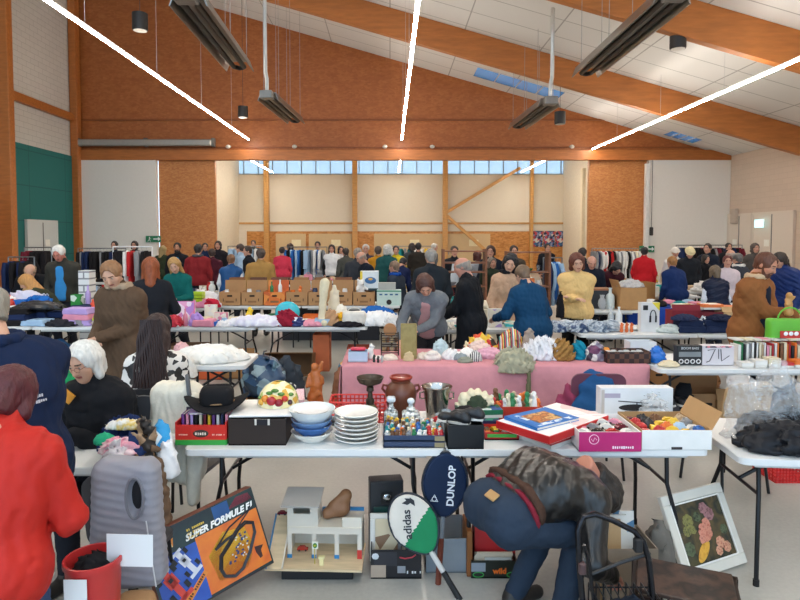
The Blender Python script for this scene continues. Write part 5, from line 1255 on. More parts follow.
# rackets
def racket(label, center, rx_, rz_, w, h, cover, rot, handle_to, two=None, wood_=True):
    t = thing('racket', label, 'racket', center, 0, 'tennis rackets', rot)
    def f(X, Y, Zz):
        ww = w * (1 - .28 * np.clip(-Zz / h, 0, 1) ** 1.5)
        return (np.sqrt((X / ww) ** 2 + (Zz / h) ** 2 + (Y / .024) ** 4) - 1) * .024 if False else np.maximum((np.sqrt((X / ww) ** 2 + (Zz / h) ** 2) - 1) * w, np.abs(Y) - .018)
    V, Fc = snet(f, (-w * 1.1, -.03, -h * 1.1), (w * 1.1, .03, h * 1.1), .009)
    mats = [cover]; mi = None
    if two: mats = [cover, two]; c = V[Fc].mean(1); mi = ((c[:, 2] - c[:, 0] * .45) < -h * .1).astype(int)
    MB().arr(V, Fc, mats=mi).build('cover', mats, t, 60)
    MB().tube([(math.cos(a) * w * 1.02 * (1 - .28 * max(0, -math.sin(a)) ** 1.5), 0, math.sin(a) * h * 1.02) for a in [2 * PI * i / 32 for i in range(32)]], .009, 6, closed=True).build('piping', M('#1c2430', .5), t)
    L = handle_to
    MB().box((0, 0, -h - .06), (.028, .02, .14), b=.006).build('shaft', M('#c8c4c0' if two else '#7a8088', .4), t)
    MB().cyl((0, 0, -h - .12), (0, 0, -h - L), .016, .017, 8).build('grip', M('#17181a' if two else '#6a2c18', .6), t); return t
t = racket('white tennis racket cover fading to green, lying slanted', (bx(415, 3.2), 3.2, .36), 0, 0, .125, .165, M('#d4cdc2', .6, kind='cloth', bump=.1), (-12, -33, 0), .36, M('#1c7e50', .5, kind='cloth', bump=.1))
textmesh('lettering', 'adidas', .062, M('#24242a', .5), t, TR(-.03, -.0195, .02, 90, -62), .0006, bold=.0012)
for k in range(3): MB().prism([(0, -.004), (.012, -.028), (.024, 0), (.012, .026)], 0, .001, X=TR(.03 + .012 * k - .01, -.0195, .115 - .004 * abs(k - 1) * 2, 90, (k - 1) * 32 - 33)).build('leaf_mark', M('#24242a', .5), t)
t = racket('navy blue tennis racket cover standing upright', (bx(446, 3.27), 3.28, .545), 0, 0, .122, .175, M('#142440', .45, kind='cloth', bump=.1), (-4, 4, 0), .38)
textmesh('lettering', 'DUNLOP', .055, M('#e0e4ea', .5), t, TR(.035, -.0195, .0, 90, -90), .0006, bold=.0015)
MB().tube([(-.055, -.0198, -.055), (-.075, -.0198, -.09), (-.035, -.0198, -.09)], .003, 4, closed=True).tube([(-.055 + .012 * math.cos(a), -.0198, -.078 + .012 * math.sin(a)) for a in [2 * PI * i / 12 for i in range(12)]], .002, 4, closed=True).build('arrow_mark', M('#e0e4ea', .5), t)
carton('clear grey plastic storage tub behind the racket handles', (bx(446, 3.5), 3.5, 0), (.24, .3, .2), mat=M('#9aa2aa', .25, alpha=.7), handle=False, name='storage_tub')
# red box of books
t = carton('low printed black carton with orange lettering below red albums', (bx(493, 3.42), 3.42, 0), (.26, .25, .1), mat=M('#1c2018', .45), handle=False, name='printed_carton')
MB().box((-.09, -.127, .065), (.08, .002, .05)).build('grey_label', M('#8a9098', .5), t); textmesh('lettering', 'wild', .045, M('#e06a1c', .5), t, TR(.03, -.1275, .042, 90), .0006, bold=.002)
for x in (-.09, .1): MB().tube([(x + .03 * math.cos(a), -.1275, .022 + .014 * math.sin(a)) for a in [2 * PI * i / 12 for i in range(12)]], .003, 4, closed=True).build('green_print', M('#3a9a4a', .5), t)
for i, (c, h) in enumerate((('red', .37), ('maroon', .31), ('red', .27))): gamebox('%s album box upright in printed carton, %s' % (c, ['rear and tallest', 'middle one', 'in front, shorter'][i]), (bx(494, 3.5), 3.53 - .05 * i, .012 + h / 2), (.235, h, .045), col=CN[c], group='red albums', rot=(90, 0, 0))
book('book with sepia photo cover leaning against the red albums', (bx(495, 3.36), 3.34, .02), (.22, .21, .02), 0, '#a89484', mat=printm(('#8a7460', '#c8b8a0', '#5a4636', '#d8ccb8'), 10), rot=(84, 0, 0)); book('grey postcard book at the very front of the red albums', (bx(500, 3.33), 3.315, .05), (.15, .12, .012), 0, mat=printm(('#8a8a88', '#b8b8b0', '#5c5a58', '#ccccc4'), 14), rot=(84, 0, 0))
single(MB().box((0, 0, .13), (.03, .22, .26), b=.002), 'folder', 'tall ochre folder on the left of the red albums', 'folder', [M('#8a5224', .6)], (bx(469, 3.42), 3.42, .0))
# painting
def prnt_flower():
    return printm(('#25241c', '#4a4428', '#1f2420', '#5c4c2c', '#2c2c24', '#6a6038'), 5, 'soft')
t = frame('framed still life of roses in a wide white frame, leaning under the table', (1.86, 3.335, .012), .51, .45, (-25, 0, 25), '#d8d2c6', prnt_flower(), .055, .03); t.name = 'framed_painting'
MB().box((0, -.016, .06), (.41, .004, .008)).box((0, -.016, .39), (.41, .004, .008)).box((-.201, -.016, .225), (.008, .004, .338)).box((.201, -.016, .225), (.008, .004, .338)).build('inner_slip', M('#ece8e0', .5), t)
def petal(cx, czz, r, c, nm='painted_rose'):
    b = MB(); r *= 1.35
    for k in range(7): a = 2 * PI * k / 7 + cx * 40; b.ball((cx + r * .55 * math.cos(a), -.009, czz + r * .55 * math.sin(a)), (r * .5, .0025, r * .42), 8)
    b.ball((cx, -.0105, czz), (r * .4, .003, r * .4), 8); b.build(nm, printm(c, 50, 'soft'), t)
for cx, c_, r in ((.01, .215, .04), (-.02, .18, .026), (.035, .255, .024)): petal(cx, c_, r, ('#b8604a', '#d89078', '#8a3a2c'))
for cx, c_, r in ((.08, .3, .03), (.05, .335, .026)): petal(cx, c_, r, ('#7a4a50', '#a87878', '#5a3038'))
for cx, c_, r in ((.1, .14, .026), (.14, .11, .024), (.07, .1, .02)): petal(cx, c_, r, ('#a85a44', '#d8a080', '#7a3020'))
for cx, c_, r in ((-.15, .15, .03), (-.02, .3, .022), (.16, .2, .022)): petal(cx, c_, r, ('#3a4430', '#5a6444', '#24281e'), 'painted_leaves')
for cx, c_, r in ((-.1, .29, .03), (-.13, .24, .022), (-.08, .24, .018)): petal(cx, c_, r, ('#4a4a2a', '#8a8448', '#2c3020'), 'painted_leaves')
MB().ball((0, 0, 0), (.075, .003, .03), 14, X=TR(-.05, -.0095, .12, 0, -38)).build('painted_fruit', printm(('#c88a2c', '#e0a83c', '#a86a1c'), 20, 'soft'), t)
# crate, cart, bits at lower right
t = thing('plastic_crate', 'dark brown slotted plastic crate in front of the painting', 'crate', (1.32, 2.62, 0), -24); w, d, h = .42, .32, .36; CB = M('#2e2018', .45); b = MB()
b.box((0, 0, .006), (w, d, .012))
for s in (-1, 1): b.box((0, s * d / 2, h - .02), (w + .01, .014, .04)).box((s * w / 2, 0, h - .02), (.014, d + .01, .04)).box((0, s * d / 2, .03), (w, .01, .05)).box((s * w / 2, 0, .03), (.01, d, .05))

for sx in (-1, 1):
    for sy in (-1, 1): b.box((sx * w / 2, sy * d / 2, h / 2), (.03, .03, h))
b.build('frame', CB, t); b = MB()
for i in range(15):
    for s in (-1, 1): b.box((-w / 2 + w * i / 14, s * d / 2, h / 2), (.01, .007, h - .03))
for i in range(11):
    for s in (-1, 1): b.box((s * w / 2, -d / 2 + d * i / 10, h / 2), (.007, .01, h - .03))
b.build('slats', CB, t)
single(MB().box((0, 0, 0), (.4, .3, .02), b=.004), 'crate_cover', 'dark marbled board resting over the brown crate', 'board', [printm(('#2a1c16', '#4a3428', '#1c130f', '#3a281e'), 9, 'soft')], (1.32, 2.62, .372), -24)
t = thing('folding_cart', 'black tubular folding cart by the bending man', 'cart', (.98, 2.42, 0)); TUB = M('#2c2c30', .25, metal=.8)
def q(px, py, Y): return at(px, py, Y) - Vector((.98, 2.42, 0))
MB().tube([q(586, 640, 2.42), q(579, 560, 2.42), q(578, 530, 2.43), q(583, 517, 2.44), q(595, 514, 2.45), q(612, 520, 2.46), q(634, 531, 2.47), q(643, 541, 2.47), q(649, 560, 2.47), q(657, 640, 2.44)], .0125, 10).build('handle_frame', TUB, t)
MB().tube([q(584, 545, 2.44), q(589, 562, 2.44), q(598, 640, 2.44)], .008, 8).build('inner_tube', TUB, t); MB().tube([q(592, 574, 2.46), q(622, 562, 2.47), q(650, 553, 2.48)], .008, 8).build('crossbar', M('#1c1c1e', .5), t)
MB().box(tuple(q(638, 545, 2.46)), (.035, .03, .06), b=.006).build('hinge', M('#151517', .5), t); MB().box(tuple(q(582, 568, 2.41)), (.03, .03, .05), b=.006).build('hinge', M('#4a3434', .5), t)
bk = MB(); c0 = q(622, 600, 2.5)
for i in range(9): bk.tube([(c0.x - .13 + .0325 * i, -.1, .1), (c0.x - .13 + .0325 * i, -.11, .4), (c0.x - .13 + .0325 * i, .12, .42), (c0.x - .13 + .0325 * i, .12, .1)], .0035, 5)
for z_ in (.12, .22, .32, .4): bk.tube([(c0.x - .13, -.1, z_), (c0.x + .13, -.1, z_), (c0.x + .13, .12, z_), (c0.x - .13, .12, z_)], .004, 5, closed=True)
bk.build('wire_basket', M('#3a3c40', .3, metal=.8), t)
for s in (-1, 1): MB().cyl((c0.x + s * .15, .1, .08), (c0.x + s * .175, .1, .08), .08, n=18).build('wheel', M('#151515', .6), t)
MB().cyl((c0.x - .17, .1, .08), (c0.x + .17, .1, .08), .007, n=8).build('axle', TUB, t)
gx = c0.x + .98
heap('dark navy bag lying in the cart basket', (gx, 2.43, .13), (.11, .09, .28), '#16202e', seed=33, name='bag', cat='bag')
carton('open carton of papers on floor behind the cart', (bx(628, 3.1), 3.1, 0), (.26, .26, .34), mat=card('#8a7a68'), handle=False)
for i, (px, c, lb) in enumerate(((612, '#b89468', 'tan folder upright in the carton behind the cart'), (622, '#d8d4c8', 'white magazine upright in the carton behind the cart'), (633, '#4a7494', 'blue and white magazine upright in the carton behind cart'))):
    single(MB().box((0, 0, .22), (.11, .012, .44)), 'magazine', lb, 'magazine', [printm((c, '#d8d4cc', c), 14) if i else M(c, .6)], (bx(px, 3.1), 3.03 + .05 * i, .01), rot=(-5, 0, 0), rz=0)
heap('grey cloth bag slumped left of the painting', (bx(656, 3.3), 3.2, 0), (.09, .1, .34), '#6a6660', seed=36, name='cloth_bag', cat='bag')
# ------------------------------------------------------------------ left foreground
folding_table('small folding table hidden under the piled clothes at left', -2.3, -1.24, 3.02, .55)
def H_(lb, px, Y, z, sz, c, seed, **k): return heap(lb, (bx(px, Y), Y, z), sz, c if isinstance(c, str) else '#888888', mat=None if isinstance(c, str) else c, seed=seed, **k)
H_('navy sweatshirt heaped at the back of the clothes table', 122, 3.3, Z, (.13, .1, .17), '#1c2c56', 41); H_('navy folded trousers hanging over the table edge by white shirt', 128, 3.08, Z - .0, (.09, .07, .14), '#22345e', 42)
H_('white t-shirt with faint grey print hanging off the clothes table', 110, 2.98, Z - .18, (.085, .05, .3), printm(('#e6e4e2', '#e6e4e2', '#c8bcc4', '#ecebe8'), 12, 'soft'), 43, name='shirt', h=.011)
H_('pink trimmed white blouse across the clothes pile', 116, 3.05, Z + .07, (.1, .06, .07), printm(('#e8e4e2', '#dc8aa0', '#ece8e6'), 9, 'soft'), 44, name='blouse'); H_('small green cap on the navy sweatshirt', 100, 3.1, Z + .1, (.05, .05, .05), '#2aa078', 45, name='cap', cat='hat')
H_('tan camouflage jacket with dark marks slung over the table corner', 141, 3.1, Z - .22, (.085, .08, .4), printm(('#9a7e60', '#8a6c4e', '#a88c6c', '#2a2420', '#9a7e60', '#8a6c4e', '#94785a'), 14), 46, name='jacket', h=.012)
H_('bright blue printed bag on top of the tan jacket', 158, 3.15, Z + .03, (.06, .05, .17), printm(('#2a9ad4', '#2a9ad4', '#e8f0f4', '#1c80b8'), 16), 47, name='printed_bag', cat='bag', amp=.08)
H_('white plastic bag hanging beneath the bright blue bag', 163, 3.1, Z - .08, (.06, .05, .18), M('#e4e4e6', .3), 48, name='plastic_bag', cat='bag'); H_('white and yellow socks bundled on the navy sweatshirt', 122, 3.2, Z + .145, (.1, .035, .05), printm(('#e8e8e4', '#e8e8e4', '#e0c04a', '#e8e8e4'), 14, 'soft'), 49, name='socks')
# chairs with coats
chair('grey folding chair under the quilted vest', (bx(131, 2.78), 2.76, 0), 175, '#3a3a3e', .9, w=.22)
t = thing('quilted_vest', 'light grey quilted vest draped over a chair back', 'vest', (bx(126, 2.58), 2.55, .42), 3)
def qv(X, Y, Zz):
    w = .135 + .03 * (1 - Zz / .55); d = d_box(X * .155 / np.maximum(w, .05), Y, Zz, (0, 0, .27), (.155, .075, .28), .06)
    d = d + .0045 * np.abs(np.sin(Zz * 88 + X * 22)) - .002 + .006 * wob(X, Y, Zz, 14, 3)
    return np.maximum(d, -d_ell(X, Y, Zz, (.055, -.07, .40), (.033, .05, .085)))
V, Fc = snet(qv, (-.24, -.1, -.02), (.24, .1, .57), .0085); MB().arr(V, Fc).build('shell', M('#8d8d96', .5, kind='cloth', bump=.12), t, 80)
MB().ball((.055, -.028, .40), (.036, .012, .088), 14).build('lining', M('#16161a', .7), t); MB().tube([(.055 + .036 * math.cos(a), -.074, .40 + .088 * math.sin(a)) for a in [2 * PI * i / 24 for i in range(24)]], .006, 6, closed=True).build('armhole_trim', M('#74747c', .6), t)  # dark ellipse filling the armhole recess, then its trim
MB().tube([(.1, -.07, .3), (.12, -.075, .15), (.14, -.08, .02)], .003, 5).build('zip', M('#c4c4c8', .3), t)
H_('brown wool coat slumped behind the quilted vest', 152, 3.05, .28, (.07, .07, .5), '#6e5744', 51, name='coat', h=.013)
chair('grey chair carrying the cream knitted cardigan', (bx(176, 3.75), 3.85, 0), 170, '#4a4a4e', .95)
t = thing('knitted_cardigan', 'cream cable knit cardigan hung over a chair', 'cardigan', (bx(176, 3.7), 3.66, .42), -8)
def kc(X, Y, Zz):
    d = d_box(X * (1 + .25 * (Zz - .3)), Y, Zz, (0, 0, .3), (.165, .09, .31), .07); return d + .006 * np.sin(X * 85) * np.sin(Zz * 30 + 2 * np.sin(X * 40)) + .012 * wob(X, Y, Zz, 16, 7)
V, Fc = snet(kc, (-.25, -.13, -.03), (.25, .13, .66), .01); MB().arr(V, Fc).build('body', knit('#dcd6c6'), t, 80); V, Fc = sdfmesh([((.13, -.06, .52), (.17, -.09, .2), .05, .045), ((.17, -.09, .2), (.15, -.1, -.08), .045, .04)], .01, .03, .006, 40, 6); MB().arr(V, Fc).build('sleeve', knit('#dcd6c6'), t, 80)
single(MB().tube([(0, 0, 0), (.02, -.06, .05), (.04, -.1, -.02), (.06, -.12, -.12)], .014, 6).box((.06, -.125, -.14), (.045, .02, .04)), 'bag_strap', 'black and grey strap with buckle over the cardigan', 'strap', [M('#4a4c50', .4)], (bx(182, 3.6), 3.66, 1.03))
# bag, bucket, papers
t = bagthing('large tan paper bag on the floor in front of grey vest', (bx(131, 2.45), 2.4, 0), (.19, .2, .44), '#8a6a48', 5, None, M('#9a7650', .8, kind='card', bump=.5), 'paper_bag', 'bag', False)
single(MB().box((0, 0, .0), (.175, .002, .135)), 'paper_sheet', 'blank white sheet of paper on the tan bag', 'paper', [M('#e6e6e6', .7, var=.02)], (bx(125, 2.28), 2.27, 1.92 - (556 - 237) / 600 * 2.28), rot=(6, 3, 3))
t = thing('bucket', 'red plastic bucket with paper sheet beside red jacket', 'bucket', (bx(78, 2.2), 2.26, .24), 0); RB = M('#c03030', .35)
MB().lathe([(0, 0), (.075, 0), (.08, .01), (.1, .42), (.107, .43), (.107, .45), (.098, .45), (.094, .42), (.074, .012), (0, .01)], 26).build('body', RB, t)
MB().box((-.015, -.107, .36), (.085, .002, .12), X=TR(rx=0)).build('paper_sheet', M('#e8e8e8', .7, var=.02), t)
single(MB().box((0, 0, .12), (.24, .24, .24), b=.004), 'wooden_block', 'low dark crate under the red bucket', 'crate', [M('#3a3230', .7)], (bx(78, 2.2), 2.26, 0)); heap('black garment stuffed into the red bucket', (bx(78, 2.2), 2.26, .61), (.075, .075, .08), '#17181c', seed=55)
# small table with white coat
folding_table('small folding table under the white padded coat', -1.98, -1.33, 5.45, .6)
heap('white padded coat spread across the small table', (bx(205, 5.6), 5.72, Z), (.33, .22, .13), '#e6e4de', seed=61, name='coat', fr=7, h=.017); heap('white coat sleeve bundle hanging from small table', (bx(186, 5.5), 5.42, Z - .1), (.1, .07, .2), '#dedbd4', seed=62, name='coat', h=.014); heap('pale pink scarf on the white coat', (bx(180, 5.8), 5.8, Z + .06), (.07, .06, .09), '#e0b0b0', seed=63, name='scarf'); heap('dark grey hood edge at the right end of the small table', (bx(239, 5.9), 5.9, Z - .12), (.05, .08, .16), '#55534e', seed=64, name='hood')
# ------------------------------------------------------------------ people near and middle
person('person in a bright red jacket, dark red hair, seen from behind at lower left', AX(-24, 2.0), 1.98, 6, 1.47, '#c8201c', 'jacket', '#34486a', '#4a141c', 'bob', lean=14, near=True, female=True, wide=1.18, hr=(.14, .3, .95), hl=(-.2, .3, .9), head=(34, 0), topmat=M('#b42820', .6, kind='cloth', bump=.2), twist=-8)
bp = PEOPLE[-1]; b = MB().tube([(-.16, -.12, 1.28), (-.05, -.19, 1.2), (.12, -.17, 1.02), (.26, -.05, .86)], .012, 6); 
person('person in a navy fleece jacket, grey hair, back turned at the left edge', AX(6, 2.6), 2.58, 50, 1.72, '#16233f', 'jacket', '#1c2436', '#8a8478', 'crew', lean=14, near=True, wide=1.22, hl=(-.18, .4, 1.0), hr=(.1, .42, 1.0), head=(20, 10), collar='#1a2744', coat=.12)
n_ = textmesh('back_lettering', '~xxx|xxxxxx', .018, M('#c8ccd4', .6), PEOPLE[-1], TR(.05, -.225, 1.26, 84, 0, 20), .0006)
person('seated person with white bob hair and glasses, black hooded top, looking down', AX(105, 3.62), 3.65, 158, 1.64, '#18191d', 'jacket', '#20222a', '#d8d6d0', 'bob', sit=True, lean=12, near=True, female=True, wide=1.15, hl=(-.1, .36, .82), hr=(.12, .36, .8), head=(14, 8), glasses=True, hood=True)
MB().box((0, 0, 0), (.07, .012, .07), X=TR(.05, .26, 1.0, -20, 45)).build('orange_badge', M('#d8902a', .5), PEOPLE[-1])
person('person with very long dark hair seated from behind, black and white patterned top', AX(150, 4.35), 4.4, 12, 1.66, '#e0dcd6', 'shirt', '#202028', '#2c1a18', 'verylong', sit=True, lean=8, near=True, female=True, topmat=printm(('#e4e0da', '#18181a', '#e4e0da', '#e4e0da', '#202022'), 26), head=(8, 0))
r_, j = PEOPLE[-1], None
for i in range(13):
    x = -.11 + .018 * i; MB().tube([(x * (.6 + .5 * k / 12) + .006 * math.sin(k * 1.3 + i), -.15 + .02 * abs(x) * 10 - .004 * k, 1.33 - .04 * k) for k in range(13)], .0105, 6).build('braid', hairm('#2c1a18'), r_)
MB().tube([(.045 * math.cos(a), -.135, 1.3 + .016 * math.sin(a)) for a in [2 * PI * i / 14 for i in range(14)]], .006, 6, closed=True).build('hair_clip', M('#d0d4d8', .3), r_)
person('person in a brown parka with fur collar and short fair hair', AX(125, 5.6), 5.62, 165, 1.72, '#5a4636', 'coat', '#2c241e', '#8a6240', 'short', coat=.3, near=True, female=True, lean=10, hl=(.06, .3, 1.02), hr=(.12, .3, 1.0), head=(28, 15), collar='#a8927a', wide=1.05)
person('person with long ginger hair, black jacket, behind the brown parka', AX(150, 7.0), 7.0, 20, 1.66, '#1d1f25', 'jacket', '#20222a', '#8a4420', 'long', female=True, hr=(.2, .3, 1.0))
person('person in a teal jumper with name tag behind the left stall', AX(180, 9.2), 9.2, 170, 1.62, '#0f5a56', 'sweater', '#20222a', '#a8804a', 'long', female=True, lean=10, hl=(-.1, .32, 1.0), hr=(.1, .3, 1.08), head=(25, 20))
MB().box((-.05, .17, 1.22), (.09, .01, .05)).build('name_tag', M('#e8e8e8', .6), PEOPLE[-1])
person('white-haired person in grey cardigan and blue shirt at left stall', AX(65, 9.9), 9.9, 180, 1.8, '#37352f', 'jacket', '#20222a', '#d8d4cc', 'short', shirt='#3a8ac8', wide=1.05, head=(30, 0), skin='#c07868', lean=8)
person('person in a khaki parka with fur hood, blonde, bent over at left', AX(56, 8.9), 8.9, 100, 1.6, '#2f3424', 'jacket', '#20222a', '#b88448', 'long', female=True, lean=38, hl=(-.1, .5, .9), hr=(.15, .5, .9), head=(10, 0), collar='#a88858', crouch=.1)
person('person in a black coat bent low over the left stall', AX(22, 9.8), 10.2, 200, 1.7, '#17181c', 'coat', '#17181c', '#8a7058', 'sides', lean=45, hl=(-.1, .5, .9), hr=(.15, .5, .9), head=(20, 0), coat=.2)
person('person in a grey cardigan and pink top leaning over the pink table', AX(428, 6.85), 6.85, 172, 1.66, '#6c7074', 'sweater', '#2a2628', '#4a2a20', 'long', female=True, near=True, lean=33, hl=(.08, .5, .92), hr=(.26, .48, .82), head=(32, 10), shirt='#b88a88', wide=1.08)
person('person in a long dark coat with grey hair, back turned by the shelves', AX(432, 9.0), 9.0, 8, 1.72, '#20262c', 'coat', '#1a2434', '#8a8680', 'short', coat=.25, hood=True, wide=1.05)
person('bald person in a black hooded jacket looking left', AX(472, 7.1), 7.05, 70, 1.68, '#17191d', 'coat', '#2c4660', '#8a8278', 'sides', coat=.3, near=True, hood=True, hl=(-.1, .38, .95), hr=(.1, .38, .95), head=(18, 10), skin='#b8806c')
person('person in a beige sweater and dark scarf with black hair', AX(507, 8.2), 8.25, 190, 1.7, '#bc987c', 'sweater', '#2a2a30', '#141216', 'curly', female=True, near=True, collar='#1c1c22', head=(20, -25), lean=10, hl=(-.28, .1, 1.05), coat=.15)
person('person in a bright blue hooded wool coat, back turned', AX(534, 6.95), 6.95, 25, 1.6, '#123c5c', 'coat', '#20222a', '#6a5440', 'short', coat=.45, near=True, hood=True, female=True, lean=14, hl=(-.28, .35, .95), hr=(.22, .35, 1.0), head=(20, 0), wide=1.08)
person('person in a pale yellow sweater holding dark cloth', AX(577, 8.15), 8.15, 160, 1.7, '#d8b478', 'sweater', '#17181c', '#5a2a1c', 'bob', near=True, female=True, wide=1.1, lean=6, hl=(.1, .26, 1.12), hr=(-.02, .3, 1.1), head=(20, 18))
heap('black garment held up by the person in yellow', (AX(561, 7.85), 7.85, .86), (.05, .05, .32), '#17161a', seed=71, name='garment')
person('bearded person in an open tan coat with shearling collar', AX(757, 6.2), 6.3, 215, 1.76, '#87552f', 'coat', '#2c2e34', '#5a3220', 'short', coat=.42, near=True, lean=6, hl=(.02, .38, 1.08), hr=(-.08, .4, 1.14), head=(24, 0), beard=True, collar='#c4a888', shirt='#1c2230', skin='#c08468', wide=1.06, grip=True)
figurine('small brown and cream figure held by the bearded person', (AX(789, 5.95), 5.93, 1.13), 1.6, '#b8864a')
t = bagthing('bright green shopping bag with red and white print at right edge', (AX(792, 5.7), 5.72, .78), (.42, .12, .36), '#4f9a2a', 0, None, M('#5aa82c', .5), 'shopping_bag', 'bag', True)
MB().box((-.02, -.066, .2), (.2, .008, .1), b=.003).build('red_print', M('#b82c24', .4), t); MB().ball((-.07, -.074, .225), (.022, .004, .02), 10).ball((-.02, -.074, .225), (.022, .004, .02), 10).ball((.03, -.074, .225), (.022, .004, .02), 10).build('white_print', M('#e8e8e8', .4), t)
# bending man in leather
person('person in a black leather jacket and jeans bending far down by the table', AX(500, 2.85), 2.84, 294, 1.66, '#2c2622', 'jacket', '#2a3646', '#231b16', 'bob', near=True, lean=72, bow=104, crouch=.28, feet=((-.13, .2, .08), (.13, .28, .08)), hl=(-.2, .6, .3), hr=(.22, .5, .28), head=(84, 0), nohem=True, wide=1.12, topmat=M('#1b1918', .3, kind='leather', scale=.6, bump=.5), skin='#b87a64', grip=True, hx=.12)
b = PEOPLE[-1]; hz_ = .92 * 1.66 / 1.72 - .28; dd = Vector((0, math.sin(R(72)), math.cos(R(72)))); o_ = dd.z * hz_
V, Fc = sdfmesh([((-.09, .05, hz_ + .01), (.09, .05, hz_ + .01),   .121, .121)], .01, .03, .002, 50, 3, clip=[(tuple(dd), o_ + .09), (tuple(-dd), -o_ - .066)])
MB().arr(V, Fc).build('red_waistband', cloth('#7c2230'), b, 80)
V, Fc = sdfmesh([((-.085, .06, hz_ + .03), (.085, .06, hz_ + .03), .131, .131)], .012, .03, .004, 70, 3, clip=[(tuple(dd), o_ + .14), (tuple(-dd), -o_ - .09)])
MB().arr(V, Fc).build('brown_hem', knit('#4a342a'), b, 80)
MB().box((0, 0, 0), (.075, .01, .045), b=.003, X=TR(.05, -.07, hz_ + .1, 122)).build('leather_patch', M('#b08a58', .6), b)
chair('dark chair under the white-haired seated person', (AX(98, 3.62) + .06, 3.72, 0), 330, '#2a2a2e'); chair('dark chair under the person with braids', (AX(150, 4.35), 4.38, 0), 192, '#2a2a2e')
# ------------------------------------------------------------------ the pink table and its row
def cloth_cover(label, x0, x1, y0, y1, z, drop, m, name='tablecloth', seed=3):
    g = random.Random(seed); nx = 70; vs = []; fs = []
    prof = [(y1 + .02, z - .35, .5), (y1 + .01, z + .003, .2), (y0 + .1, z + .003, 0), (y0 + .01, z + .004, 0), (y0 - .015, z - .015, .15), (y0 - .025, z - .15, .5), (y0 - .03, z - .3, .8), (y0 - .035, z - drop, 1)]
    for i in range(nx + 1):
        x = x0 + (x1 - x0) * i / nx
        for y, zz, k in prof: vs.append((x, y - (.045 * math.sin(x * 7 + 1.5 * math.sin(x * 2.3) + zz * 3) + .02 * math.sin(x * 19 + zz * 5)) * k, zz + .01 * k * math.sin(x * 5)))
    n = len(prof)
    for i in range(nx): fs += [(i * n + j, (i + 1) * n + j, (i + 1) * n + j + 1, i * n + j + 1) for j in range(n - 1)]
    # left end drop
    o = len(vs); 
    for k, (dx, zz) in enumerate(((0, z + .004), (-.015, z - .01), (-.02, z - .2), (-.035, z - drop))):
        for j in range(9): vs.append((x0 + dx - .02 * math.sin(j * 1.7) * (k > 1), y0 + (y1 - y0) * j / 8, zz))
    for k in range(3): fs += [(o + k * 9 + j, o + k * 9 + j + 1, o + (k + 1) * 9 + j + 1, o + (k + 1) * 9 + j) for j in range(8)]
    ob = MB().add(vs, fs).build(name, m, None, 70); mo = ob.modifiers.new('s', 'SOLIDIFY'); mo.thickness = .004
    return tag(ob, label, 'tablecloth')
folding_table('folding table under the pink cloth, left half', -.42, .97, 5.47); folding_table('folding table under the pink cloth, right half', .98, 2.36, 5.47)
cloth_cover('pink tablecloth hanging to the floor over the middle tables', -.44, 2.38, 5.45, 6.24, .74, .6, cloth('#c98a92'))
folding_table('white folding table right of the pink cloth with books', 2.4, 3.85, 5.3); folding_table('white folding table at the right edge with books', 3.86, 5.3, 5.3)
def HP(lb, px, Y, sz, c, seed, z=.745, **k): return heap(lb, (AX(px, Y), Y, z), sz, c if isinstance(c, str) else '#888888', mat=None if isinstance(c, str) else c, seed=seed, **k)
def PX(px, Y, z=.745): return (AX(px, Y), Y, z)
carton('clear blue tub with red lid at the left end of pink table', PX(358, 5.65), (.18, .14, .1), mat=M('#b8cce0', .3), handle=False, name='plastic_tub'); single(MB().box((0, 0, 0), (.14, .1, .025), b=.01), 'tub_lid', 'red lid loose on the blue tub', 'lid', [M('#c02848', .4)], PX(358, 5.65, .86))
figurine('white robed figurine at left end of pink table', PX(371, 5.7), 1.05, '#e8e4dc'); figurine('dark green small figurine next to the white robed one', PX(374, 5.58), .5, '#22302a'); figurine('black small figurine before the twig nest', PX(378, 5.56), .45, '#18181a'); figurine('silver small figurine before the twig nest', PX(382, 5.57), .45, '#a8b0b0')
t = thing('wire_spice_rack', 'wire and wood tiered rack with round top on the pink table', 'rack', PX(390, 5.95)); b = MB()
for z_ in (.03, .09, .15, .2): b.tube([(-.085, -.05, z_), (.085, -.05, z_), (.085, .05, z_), (-.085, .05, z_)], .005, 5, closed=True).tube([(-.085, -.05, z_ + .025), (.085, -.05, z_ + .025)], .004, 5)
for x in (-.085, .085): b.tube([(x, -.05, 0), (x, -.05, .22)], .006, 5).tube([(x, .05, 0), (x, .05, .22)], .006, 5)
b.build('wire_frame', M('#3a3430', .5, metal=.6), t); MB().cyl((0, -.03, .25), (0, .03, .25), .065, n=20).build('round_top', M('#a8764a', .6, kind='wood'), t)
for i in range(8): MB().cyl((-.06 + .04 * (i % 4), 0, .035 + .09 * (i // 4)), (-.06 + .04 * (i % 4), 0, .085 + .09 * (i // 4)), .017, n=10).build('jar', M(('#b8a070', '#8a5a34', '#c8b890', '#6a4a30')[i % 4], .4), t)
HP('white seashell cluster in front of the wire rack', 390, 5.7, (.07, .05, .055), '#e0d0c0', 5); HP('cream lace doily with shells beside picture foot', 378, 5.75, (.06, .05, .03), '#e4dcd4', 6)
frame('tall olive and gold framed panel with flower relief standing on pink table', PX(409, 5.72, .75), .155, .34, (-4, 0, 3), '#a08a50', printm(('#8a7a44', '#9c8c54', '#7c6c38'), 8, 'soft'), .008, .015)
pn = bpy.data.objects['picture_frame'] if False else None
HP('beige flower relief ornament at foot of the olive panel', 409, 5.64, (.05, .02, .09), '#c8b48c', 8)
